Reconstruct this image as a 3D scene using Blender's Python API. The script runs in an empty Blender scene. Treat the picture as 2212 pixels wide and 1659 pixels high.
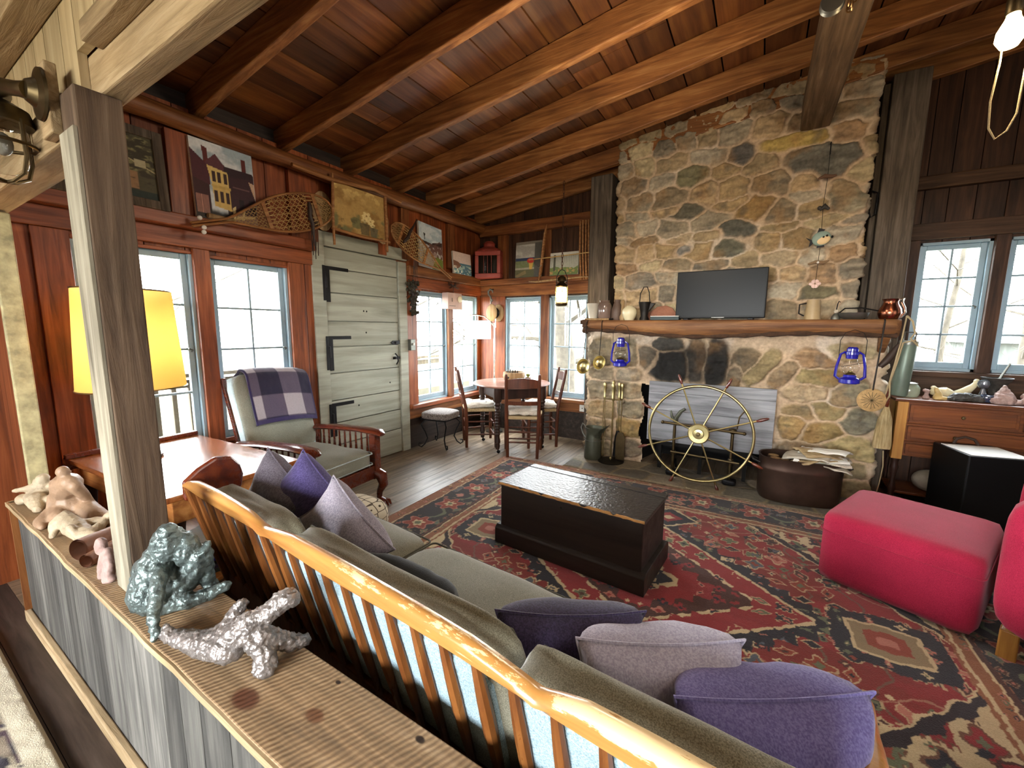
import bpy, math, random
import numpy as np
from math import sin, cos, pi, radians as R, sqrt, atan2
from mathutils import Vector, Matrix, noise as mn
random.seed(7); RNG = np.random.default_rng(7)
SC = bpy.context.scene
COL = SC.collection

# ---------------------------------------------------------------- colour
def lin(c):
    if isinstance(c, str):
        c = c.lstrip('#'); c = [int(c[i:i+2], 16)/255 for i in (0, 2, 4)]
        return tuple((x/12.92 if x <= .04045 else ((x+.055)/1.055)**2.4) for x in c)
    return tuple(c)
def lin4(c): return (*lin(c), 1)
def npc(c): return np.array(lin(c))

# ---------------------------------------------------------------- mesh builder
class MB:
    def __init__(s):
        s.v = []; s.f = []; s.r = []; s.M = None; s.rnd = 0.0
    def add(s, vs, fs):
        b = len(s.v)
        if s.M is not None: vs = [s.M @ Vector(p) for p in vs]
        s.v += [tuple(p) for p in vs]
        s.f += [tuple(b+i for i in f) for f in fs]
        s.r += [s.rnd]*len(fs)
        return s
    def box(s, x0, x1, y0, y1, z0, z1):
        vs = [(x, y, z) for x in (x0, x1) for y in (y0, y1) for z in (z0, z1)]
        return s.add(vs, [(0,1,3,2),(4,6,7,5),(0,4,5,1),(2,3,7,6),(0,2,6,4),(1,5,7,3)])
    def cbox(s, c, sz, rot=None):
        """box about centre c, optional euler rot"""
        x, y, z = [q/2 for q in sz]
        m = Matrix.Translation(c)
        if rot: m = m @ (Matrix.Rotation(rot[2], 4, 'Z') @ Matrix.Rotation(rot[1], 4, 'Y') @ Matrix.Rotation(rot[0], 4, 'X'))
        vs = [m @ Vector((a, b, d)) for a in (-x, x) for b in (-y, y) for d in (-z, z)]
        return s.add(vs, [(0,1,3,2),(4,6,7,5),(0,4,5,1),(2,3,7,6),(0,2,6,4),(1,5,7,3)])
    def bar(s, a, b, w, h, up=(0,0,1)):
        """rectangular bar from a to b"""
        a = Vector(a); b = Vector(b); d = (b-a).normalized(); u = Vector(up)
        sd = d.cross(u)
        if sd.length < 1e-4: sd = d.cross(Vector((1,0,0)))
        sd.normalize(); u = sd.cross(d)
        vs = [p + sd*i*w/2 + u*j*h/2 for p in (a, b) for i in (-1, 1) for j in (-1, 1)]
        return s.add(vs, [(0,1,3,2),(4,6,7,5),(0,4,5,1),(2,3,7,6),(0,2,6,4),(1,5,7,3)])
    def tube(s, pts, r, n=8, cap=True, flat=1.0, closed=False):
        pts = [Vector(p) for p in pts]; m = len(pts)
        rs = r if hasattr(r, '__len__') else [r]*m
        vs = []; fs = []; prev = None
        for i, p in enumerate(pts):
            if closed: d = pts[(i+1) % m]-pts[i-1]
            else: d = pts[min(i+1, m-1)]-pts[max(i-1, 0)]
            if d.length < 1e-9: d = Vector((0,0,1))
            d.normalize()
            if prev is None:
                a = Vector((0,0,1)) if abs(d.z) < .9 else Vector((1,0,0))
                x = d.cross(a).normalized()
            else:
                x = prev - d*prev.dot(d)
                if x.length < 1e-6: x = d.cross(Vector((0,0,1)))
                x.normalize()
            prev = x; y = d.cross(x)
            for k in range(n):
                t = 2*pi*k/n
                vs.append(p + x*cos(t)*rs[i] + y*sin(t)*rs[i]*flat)
        for i in range(m if closed else m-1):
            j = (i+1) % m
            for k in range(n):
                k2 = (k+1) % n
                fs.append((i*n+k, i*n+k2, j*n+k2, j*n+k))
        if cap and not closed:
            fs.append(tuple(range(n-1, -1, -1))); fs.append(tuple((m-1)*n+k for k in range(n)))
        return s.add(vs, fs)
    def lathe(s, prof, n=24, c=(0,0,0), axis='Z', cap=True):
        vs = []; fs = []; m = len(prof)
        for r, z in prof:
            for k in range(n):
                t = 2*pi*k/n; a, b = r*cos(t), r*sin(t)
                p = (a, b, z) if axis == 'Z' else ((z, a, b) if axis == 'X' else (b, z, a))
                vs.append((p[0]+c[0], p[1]+c[1], p[2]+c[2]))
        for i in range(m-1):
            for k in range(n):
                k2 = (k+1) % n
                fs.append((i*n+k, i*n+k2, (i+1)*n+k2, (i+1)*n+k))
        if cap:
            if prof[0][0] > 1e-5: fs.append(tuple(range(n-1, -1, -1)))
            if prof[-1][0] > 1e-5: fs.append(tuple((m-1)*n+k for k in range(n)))
        return s.add(vs, fs)
    def ball(s, c, r, nu=16, nv=10, rot=None):
        r = r if hasattr(r, '__len__') else (r, r, r)
        m = Matrix.Translation(c)
        if rot: m = m @ (Matrix.Rotation(rot[2], 4, 'Z') @ Matrix.Rotation(rot[1], 4, 'Y') @ Matrix.Rotation(rot[0], 4, 'X'))
        vs = []; fs = []
        for j in range(nv+1):
            ph = pi*j/nv
            for i in range(nu):
                t = 2*pi*i/nu
                vs.append(m @ Vector((r[0]*sin(ph)*cos(t), r[1]*sin(ph)*sin(t), -r[2]*cos(ph))))
        for j in range(nv):
            for i in range(nu):
                i2 = (i+1) % nu
                fs.append((j*nu+i, j*nu+i2, (j+1)*nu+i2, (j+1)*nu+i))
        return s.add(vs, fs)
    def prism(s, out, t0, t1, axis='Y'):
        """2-D outline extruded between t0 and t1; axis Y: outline in XZ, X: outline in YZ, Z: outline in XY"""
        n = len(out)
        def P(a, b, t):
            return (a, t, b) if axis == 'Y' else ((t, a, b) if axis == 'X' else (a, b, t))
        vs = [P(a, b, t) for t in (t0, t1) for a, b in out]
        fs = [tuple(range(n)), tuple(range(2*n-1, n-1, -1))]
        fs += [(i, i+n, (i+1) % n+n, (i+1) % n) for i in range(n)]
        return s.add(vs, fs)
    def rbox(s, c, sz, p=7, n=9, crown=0, rot=None, wob=0, seed=0):
        """soft rounded block (super-ellipsoid blended cube)"""
        m = Matrix.Translation(c)
        if rot: m = m @ (Matrix.Rotation(rot[2], 4, 'Z') @ Matrix.Rotation(rot[1], 4, 'Y') @ Matrix.Rotation(rot[0], 4, 'X'))
        idx = {}; vs = []; fs = []
        def vid(a, b, d):
            k = (a, b, d)
            if k not in idx:
                q = [math.tan((t/n*2-1)*.62)/math.tan(.62) for t in (a, b, d)]
                w = (abs(q[0])**p+abs(q[1])**p+abs(q[2])**p)**(1/p)
                w = max(w, 1e-6); f = max(abs(q[0]), abs(q[1]), abs(q[2]))/w*1.0
                x, y, z = [t*f for t in q]
                zz = z*sz[2]/2
                if q[2] > 0 and crown: zz += crown*(1-q[0]**2)*(1-q[1]**2)
                if wob: 
                    nn = mn.noise(Vector((x*2.1+seed, y*2.1, z*2+seed)))
                    zz += wob*nn; x += wob*nn*.5/sz[0]; y += wob*mn.noise(Vector((y*2+seed, x*2, 5)))/sz[1]
                idx[k] = len(vs); vs.append(m @ Vector((x*sz[0]/2, y*sz[1]/2, zz)))
            return idx[k]
        for ax in range(3):
            for side in (0, n):
                for i in range(n):
                    for j in range(n):
                        q = []
                        for (a, b) in ((i, j), (i+1, j), (i+1, j+1), (i, j+1)):
                            t = [0, 0, 0]; t[ax] = side; t[(ax+1) % 3] = a; t[(ax+2) % 3] = b
                            q.append(vid(*t))
                        fs.append(tuple(q if side else q[::-1]))
        return s.add(vs, fs)
    def pillow(s, w, h, t, n=22, seed=0, wr=.006):
        vs = []; fs = []
        for side in (1, -1):
            for j in range(n+1):
                for i in range(n+1):
                    u, v = i/n*2-1, j/n*2-1
                    x = u*w/2*(1-.13*(1-v*v)*abs(u)**3); y = v*h/2*(1-.13*(1-u*u)*abs(v)**3)
                    z = t/2*(max(0, (1-u**4))*max(0, (1-v**4)))**.55
                    e = (1-u**4)*(1-v**4)
                    z += wr*e*(mn.noise(Vector((x*9+seed, y*9, side*3.1)))+.9*abs(mn.noise(Vector((x*16+seed*2, y*5, side)))))
                    vs.append((x, y, side*z))
        N = (n+1)**2
        for k in range(2):
            for j in range(n):
                for i in range(n):
                    a = k*N+j*(n+1)+i; q = (a, a+1, a+n+2, a+n+1)
                    fs.append(q if k == 0 else q[::-1])
        return s.add(vs, fs)
    def build(s, name, mat, parent=None, world=False, smooth=False, bevel=0, seg=2, sub=0, remesh=0, disp=0, dscale=1.0, ang=40, merge=True):
        me = bpy.data.meshes.new(name)
        vs = s.v
        if world and parent is not None:
            o = wloc(parent); vs = [(x-o[0], y-o[1], z-o[2]) for x, y, z in vs]
        me.from_pydata(vs, [], s.f)
        if any(s.r):
            at = me.attributes.new('rnd', 'FLOAT', 'FACE'); at.data.foreach_set('value', s.r)
        me.validate(); me.update()
        ob = bpy.data.objects.new(name, me); COL.objects.link(ob)
        if parent is not None: ob.parent = parent
        me.materials.append(mat)
        if remesh:
            m = ob.modifiers.new('r', 'REMESH'); m.mode = 'VOXEL'; m.voxel_size = remesh; m.use_smooth_shade = True
            m = ob.modifiers.new('s', 'SMOOTH'); m.iterations = 3; m.factor = .5
        elif merge and smooth:
            m = ob.modifiers.new('w', 'WELD'); m.merge_threshold = .0003
        if bevel:
            m = ob.modifiers.new('b', 'BEVEL'); m.width = bevel; m.segments = seg; m.limit_method = 'ANGLE'; m.angle_limit = R(35)
        if sub:
            m = ob.modifiers.new('u', 'SUBSURF'); m.levels = sub; m.render_levels = sub
        if disp:
            tx = bpy.data.textures.new(name, 'CLOUDS'); tx.noise_scale = dscale; tx.noise_depth = 3
            m = ob.modifiers.new('d', 'DISPLACE'); m.texture = tx; m.strength = disp; m.mid_level = .5; m.texture_coords = 'LOCAL'
        if smooth:
            me.shade_smooth()
            if ang < 180: me.set_sharp_from_angle(angle=R(ang))
        return ob
def wloc(o):
    l = Vector((0,0,0))
    while o is not None: l += o.location; o = o.parent
    return l
def put(o, label=None, cat=None, group=None, kind=None):
    if label: o['label'] = label
    if cat: o['category'] = cat
    if group: o['group'] = group
    if kind: o['kind'] = kind
    return o
def thing(name, label, cat, loc=(0,0,0), rz=0, group=None, rot=None):
    o = bpy.data.objects.new(name, None); COL.objects.link(o); o.empty_display_size = .05
    o.location = loc; o.rotation_euler = rot if rot else (0, 0, rz)
    return put(o, label, cat, group)
def struct(o): o['kind'] = 'structure'; return o
def copy_tree(o, parent=None):
    c = o.copy(); COL.objects.link(c)
    if parent is not None: c.parent = parent
    for ch in list(o.children): copy_tree(ch, c)
    return c
def grid_mesh(name, P, C, mat, parent=None, faces_mask=None, smooth=True):
    """P (ny,nx,3) points, C (ny,nx,3) linear colours or None"""
    ny, nx = P.shape[:2]
    me = bpy.data.meshes.new(name)
    idx = np.arange(ny*nx).reshape(ny, nx)
    q = np.stack([idx[:-1,:-1], idx[:-1,1:], idx[1:,1:], idx[1:,:-1]], -1).reshape(-1, 4)
    if faces_mask is not None: q = q[faces_mask.reshape(-1)]
    me.vertices.add(ny*nx); me.vertices.foreach_set('co', P.reshape(-1).astype(np.float32))
    me.loops.add(q.size); me.loops.foreach_set('vertex_index', q.reshape(-1).astype(np.int32))
    me.polygons.add(len(q)); me.polygons.foreach_set('loop_start', np.arange(0, q.size, 4, dtype=np.int32))
    me.polygons.foreach_set('use_smooth', np.full(len(q), smooth))
    me.update(); me.validate()
    if C is not None:
        at = me.color_attributes.new('col', 'FLOAT_COLOR', 'POINT')
        at.data.foreach_set('color', np.concatenate([C, np.ones((ny, nx, 1))], -1).reshape(-1).astype(np.float32))
    ob = bpy.data.objects.new(name, me); COL.objects.link(ob)
    me.materials.append(mat)
    if parent is not None: ob.parent = parent
    return ob
# numpy value noise
def vnoise(x, y, seed=0):
    xi = np.floor(x).astype(np.int64); yi = np.floor(y).astype(np.int64)
    xf = x-xi; yf = y-yi; u = xf*xf*(3-2*xf); v = yf*yf*(3-2*yf)
    def h(a, b):
        n = (a*374761393 + b*668265263 + seed*974634743) & 0xffffffff
        n = ((n ^ (n >> 13))*1274126177) & 0xffffffff
        return ((n ^ (n >> 16)) & 0xffff)/65535.0
    return (h(xi, yi)*(1-u)+h(xi+1, yi)*u)*(1-v)+(h(xi, yi+1)*(1-u)+h(xi+1, yi+1)*u)*v
def fbm(x, y, seed=0, o=4):
    s = 0; a = .5; t = 0
    for i in range(o):
        s = s+a*vnoise(x, y, seed+i); t += a; a *= .5; x = x*2.03; y = y*2.03
    return s/t
def sst(a, b, x):
    t = np.clip((x-a)/(b-a), 0, 1); return t*t*(3-2*t)
def mix(a, b, m):
    return a*(1-m[..., None])+np.asarray(b)*m[..., None]
# ---------------------------------------------------------------- materials
def nmat(name):
    m = bpy.data.materials.new(name); m.use_nodes = True
    nt = m.node_tree; nt.nodes.clear()
    out = nt.nodes.new('ShaderNodeOutputMaterial'); b = nt.nodes.new('ShaderNodeBsdfPrincipled')
    nt.links.new(b.outputs[0], out.inputs[0])
    return m, nt, b
def N(nt, t, **kw):
    n = nt.nodes.new('ShaderNode'+t)
    for k, v in kw.items():
        if k in n.inputs: n.inputs[k].default_value = v
        else: setattr(n, k, v)
    return n
def ramp(nt, stops, interp='LINEAR'):
    r = nt.nodes.new('ShaderNodeValToRGB'); e = r.color_ramp.elements; r.color_ramp.interpolation = interp
    while len(e) > 1: e.remove(e[-1])
    e[0].position = stops[0][0]; e[0].color = lin4(stops[0][1])
    for p, c in stops[1:]:
        q = e.new(p); q.color = lin4(c)
    return r
def mixc(nt, typ='MIX', fac=.5):
    m = nt.nodes.new('ShaderNodeMix'); m.data_type = 'RGBA'; m.blend_type = typ; m.inputs[0].default_value = fac
    return m   # inputs 6,7 -> outputs 2
def coords(nt, scale=(1,1,1), rnd=True):
    L = nt.links
    tc = nt.nodes.new('ShaderNodeTexCoord')
    src = tc.outputs['Object']
    if rnd:
        at = N(nt, 'Attribute', attribute_name='rnd')
        vm = N(nt, 'VectorMath', operation='MULTIPLY_ADD')
        cb = N(nt, 'CombineXYZ')
        for i in range(3): L.new(at.outputs['Fac'], cb.inputs[i])
        L.new(cb.outputs[0], vm.inputs[0]); vm.inputs[1].default_value = (31.7, 17.3, 23.1); L.new(src, vm.inputs[2])
        src = vm.outputs[0]
    mp = N(nt, 'Mapping'); mp.inputs['Scale'].default_value = scale
    L.new(src, mp.inputs[0])
    return mp.outputs[0], src
def wood(name, cols, axis='X', s=1.0, rough=.6, bump=.25, var=.25, knots=0, streak=1.0, dirt=.35, spec=.3, coat=0):
    """cols: dark, mid, light"""
    m, nt, b = nmat(name); L = nt.links
    sc = [14*s]*3; sc['XYZ'.index(axis)] = .9*s
    v, src = coords(nt, sc)
    n1 = N(nt, 'TexNoise', Scale=2.2, Detail=9.0, Roughness=.62, Distortion=.5*streak); L.new(v, n1.inputs['Vector'])
    r1 = ramp(nt, [(.28, cols[0]), (.5, cols[1]), (.72, cols[2])]); L.new(n1.outputs[0], r1.inputs[0])
    col = r1.outputs[0]
    n2 = N(nt, 'TexNoise', Scale=2.3*s, Detail=3.0, Roughness=.55); L.new(src, n2.inputs['Vector'])
    r2 = ramp(nt, [(.3, (1-dirt,)*3), (.65, (1.0,)*3)]); L.new(n2.outputs[0], r2.inputs[0])
    m1 = mixc(nt, 'MULTIPLY', 1.0); L.new(col, m1.inputs[6]); L.new(r2.outputs[0], m1.inputs[7]); col = m1.outputs[2]
    if var:
        at = N(nt, 'Attribute', attribute_name='rnd')
        r3 = ramp(nt, [(0, (1-var,)*3), (1, (1.0,)*3)]); L.new(at.outputs['Fac'], r3.inputs[0])
        m2 = mixc(nt, 'MULTIPLY', 1.0); L.new(col, m2.inputs[6]); L.new(r3.outputs[0], m2.inputs[7]); col = m2.outputs[2]
    if knots:
        ks = [3.2*s]*3; ks['XYZ'.index(axis)] = 1.5*s
        mp = N(nt, 'Mapping'); mp.inputs['Scale'].default_value = ks; L.new(src, mp.inputs[0])
        vo = N(nt, 'TexVoronoi', Scale=1.0); L.new(mp.outputs[0], vo.inputs['Vector'])
        r4 = ramp(nt, [(.0, (1-knots,)*3), (.06, (1-knots*.6,)*3), (.16, (1.0,)*3)]); L.new(vo.outputs['Distance'], r4.inputs[0])
        m3 = mixc(nt, 'MULTIPLY', 1.0); L.new(col, m3.inputs[6]); L.new(r4.outputs[0], m3.inputs[7]); col = m3.outputs[2]
    L.new(col, b.inputs['Base Color'])
    rr = ramp(nt, [(.2, (min(1, rough+.12),)*3), (.8, (max(.05, rough-.08),)*3)]); L.new(n1.outputs[0], rr.inputs[0]); L.new(rr.outputs[0], b.inputs['Roughness'])
    b.inputs['Specular IOR Level'].default_value = spec
    if coat: b.inputs['Coat Weight'].default_value = coat; b.inputs['Coat Roughness'].default_value = .18
    if bump:
        bp = N(nt, 'Bump', Strength=bump, Distance=.01); L.new(n1.outputs[0], bp.inputs['Height']); L.new(bp.outputs[0], b.inputs['Normal'])
    return m
def ledgewood(name):
    m, nt, b = nmat(name); L = nt.links
    v, src = coords(nt, (1.2, 13, 13), rnd=False)
    n1 = N(nt, 'TexNoise', Scale=2.0, Detail=8.0, Roughness=.6, Distortion=1.2); L.new(v, n1.inputs['Vector'])
    r1 = ramp(nt, [(.3, '#77624a'), (.5, '#94795a'), (.72, '#ad9272')]); L.new(n1.outputs[0], r1.inputs[0])
    mp = N(nt, 'Mapping'); mp.inputs['Rotation'].default_value = (0, 0, R(24)); L.new(src, mp.inputs[0])
    wv = N(nt, 'TexWave', Scale=26.0, Distortion=2.2, Detail=3.0); wv.inputs['Detail Scale'].default_value = 1.5; L.new(mp.outputs[0], wv.inputs['Vector'])
    r2 = ramp(nt, [(.1, (.70,)*3), (.6, (1,)*3)]); L.new(wv.outputs['Fac'], r2.inputs[0])
    m1 = mixc(nt, 'MULTIPLY', .8); L.new(r1.outputs[0], m1.inputs[6]); L.new(r2.outputs[0], m1.inputs[7]); col = m1.outputs[2]
    for kx, ky, kr, kc in ((-.876, .372, 1.0, '#5a3826'), (-.717, .425, .62, '#66452e'), (-.50, .50, .3, '#2c2018'), (-.745, .50, .2, '#2c2018'), (-1.9, .40, .6, '#5a3826')):
        s_ = N(nt, 'Vector'+'Math', operation='SUBTRACT'); s_.inputs[1].default_value = (kx, ky, .57); L.new(src, s_.inputs[0])
        q = N(nt, 'Vector'+'Math', operation='MULTIPLY'); q.inputs[1].default_value = (22/kr, 36/kr, 0); L.new(s_.outputs[0], q.inputs[0])
        l = N(nt, 'Vector'+'Math', operation='LENGTH'); L.new(q.outputs[0], l.inputs[0])
        rk = ramp(nt, [(.55, (1,1,1)), (.75, (.75,)*3), (.8, (.35,)*3), (1.0, (0,0,0))]); L.new(l.outputs['Value'], rk.inputs[0])
        mk = mixc(nt); L.new(rk.outputs[0], mk.inputs[0]); L.new(col, mk.inputs[6]); mk.inputs[7].default_value = lin4(kc); col = mk.outputs[2]
    L.new(col, b.inputs['Base Color']); b.inputs['Roughness'].default_value = .6; b.inputs['Specular IOR Level'].default_value = .3
    bp = N(nt, 'Bump', Strength=.35, Distance=.004); L.new(wv.outputs['Fac'], bp.inputs['Height']); L.new(bp.outputs[0], b.inputs['Normal'])
    return m
def plain(name, c, rough=.5, metal=0, spec=.4, bump=0, bs=60, mot=.15, ms=6, coat=0, trans=0, ior=1.45, emit=None, es=0, stretch=None, sheen=0):
    m, nt, b = nmat(name); L = nt.links
    v, src = coords(nt, stretch or (1,1,1), rnd=False)
    n = N(nt, 'TexNoise', Scale=float(ms), Detail=5.0, Roughness=.6); L.new(v, n.inputs['Vector'])
    c = np.array(lin(c)); lo, hi = c*(1-mot), np.minimum(c*(1+mot), 1)
    r = ramp(nt, [(.3, tuple(lo)), (.7, tuple(hi))]); L.new(n.outputs[0], r.inputs[0]); L.new(r.outputs[0], b.inputs['Base Color'])
    b.inputs['Roughness'].default_value = rough; b.inputs['Metallic'].default_value = metal; b.inputs['Specular IOR Level'].default_value = spec
    if coat: b.inputs['Coat Weight'].default_value = coat; b.inputs['Coat Roughness'].default_value = .1
    if trans: b.inputs['Transmission Weight'].default_value = trans; b.inputs['IOR'].default_value = ior
    if emit: b.inputs['Emission Color'].default_value = lin4(emit); b.inputs['Emission Strength'].default_value = es
    if sheen: b.inputs['Sheen Weight'].default_value = sheen; b.inputs['Sheen Roughness'].default_value = .5
    if bump:
        n2 = N(nt, 'TexNoise', Scale=float(bs), Detail=4.0); L.new(v, n2.inputs['Vector'])
        bp = N(nt, 'Bump', Strength=bump, Distance=.006); L.new(n2.outputs[0], bp.inputs['Height']); L.new(bp.outputs[0], b.inputs['Normal'])
    return m
def fabric(name, c1, c2, weave=380, rough=.95, bump=.25, sheen=.25, streak=None, big=.2):
    m, nt, b = nmat(name); L = nt.links
    v, src = coords(nt, streak or (1,1,1), rnd=False)
    n = N(nt, 'TexNoise', Scale=float(weave), Detail=2.0); L.new(v, n.inputs['Vector'])
    r = ramp(nt, [(.35, c1), (.65, c2)]); L.new(n.outputs[0], r.inputs[0])
    n3 = N(nt, 'TexNoise', Scale=5.0, Detail=3.0); L.new(src, n3.inputs['Vector'])
    r3 = ramp(nt, [(.3, (1-big,)*3), (.7, (1,)*3)]); L.new(n3.outputs[0], r3.inputs[0])
    mm = mixc(nt, 'MULTIPLY', 1.0); L.new(r.outputs[0], mm.inputs[6]); L.new(r3.outputs[0], mm.inputs[7])
    L.new(mm.outputs[2], b.inputs['Base Color'])
    b.inputs['Roughness'].default_value = rough; b.inputs['Specular IOR Level'].default_value = .15
    b.inputs['Sheen Weight'].default_value = sheen; b.inputs['Sheen Roughness'].default_value = .5
    bp = N(nt, 'Bump', Strength=bump, Distance=.003); L.new(n.outputs[0], bp.inputs['Height']); L.new(bp.outputs[0], b.inputs['Normal'])
    return m
def vcol(name, rough=.85, bump=.2, bs=120, spec=.2, mot=.15, ms=60, sheen=0):
    m, nt, b = nmat(name); L = nt.links
    at = N(nt, 'Attribute', attribute_name='col')
    v, src = coords(nt, rnd=False)
    n = N(nt, 'TexNoise', Scale=float(ms), Detail=5.0); L.new(v, n.inputs['Vector'])
    r = ramp(nt, [(.3, (1-mot,)*3), (.7, (1,)*3)]); L.new(n.outputs[0], r.inputs[0])
    mm = mixc(nt, 'MULTIPLY', 1.0); L.new(at.outputs['Color'], mm.inputs[6]); L.new(r.outputs[0], mm.inputs[7]); L.new(mm.outputs[2], b.inputs['Base Color'])
    b.inputs['Roughness'].default_value = rough; b.inputs['Specular IOR Level'].default_value = spec
    if sheen: b.inputs['Sheen Weight'].default_value = sheen
    if bump:
        n2 = N(nt, 'TexNoise', Scale=float(bs), Detail=5.0); L.new(v, n2.inputs['Vector'])
        bp = N(nt, 'Bump', Strength=bump, Distance=.006); L.new(n2.outputs[0], bp.inputs['Height']); L.new(bp.outputs[0], b.inputs['Normal'])
    return m
def glassmat(name, tint=(.97,.98,.98)):
    m = bpy.data.materials.new(name); m.use_nodes = True; nt = m.node_tree; nt.nodes.clear(); L = nt.links
    out = N(nt, 'OutputMaterial'); t = N(nt, 'BsdfTransparent'); t.inputs[0].default_value = (*tint, 1)
    g = N(nt, 'BsdfGlossy'); g.inputs['Roughness'].default_value = .03
    f = N(nt, 'LayerWeight'); f.inputs[0].default_value = .5; pw = N(nt, 'Math', operation='POWER'); pw.inputs[1].default_value = 5.0; L.new(f.outputs['Facing'], pw.inputs[0]); ma = N(nt, 'MapRange'); ma.inputs[3].default_value = .03; ma.inputs[4].default_value = .8; L.new(pw.outputs[0], ma.inputs[0])
    mx = N(nt, 'MixShader'); L.new(ma.outputs[0], mx.inputs[0]); L.new(t.outputs[0], mx.inputs[1]); L.new(g.outputs[0], mx.inputs[2]); L.new(mx.outputs[0], out.inputs[0])
    return m
def emis(name, c, s):
    m = bpy.data.materials.new(name); m.use_nodes = True; nt = m.node_tree; nt.nodes.clear()
    out = N(nt, 'OutputMaterial'); e = N(nt, 'Emission'); e.inputs[0].default_value = lin4(c); e.inputs[1].default_value = s
    nt.links.new(e.outputs[0], out.inputs[0]); return m

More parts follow.
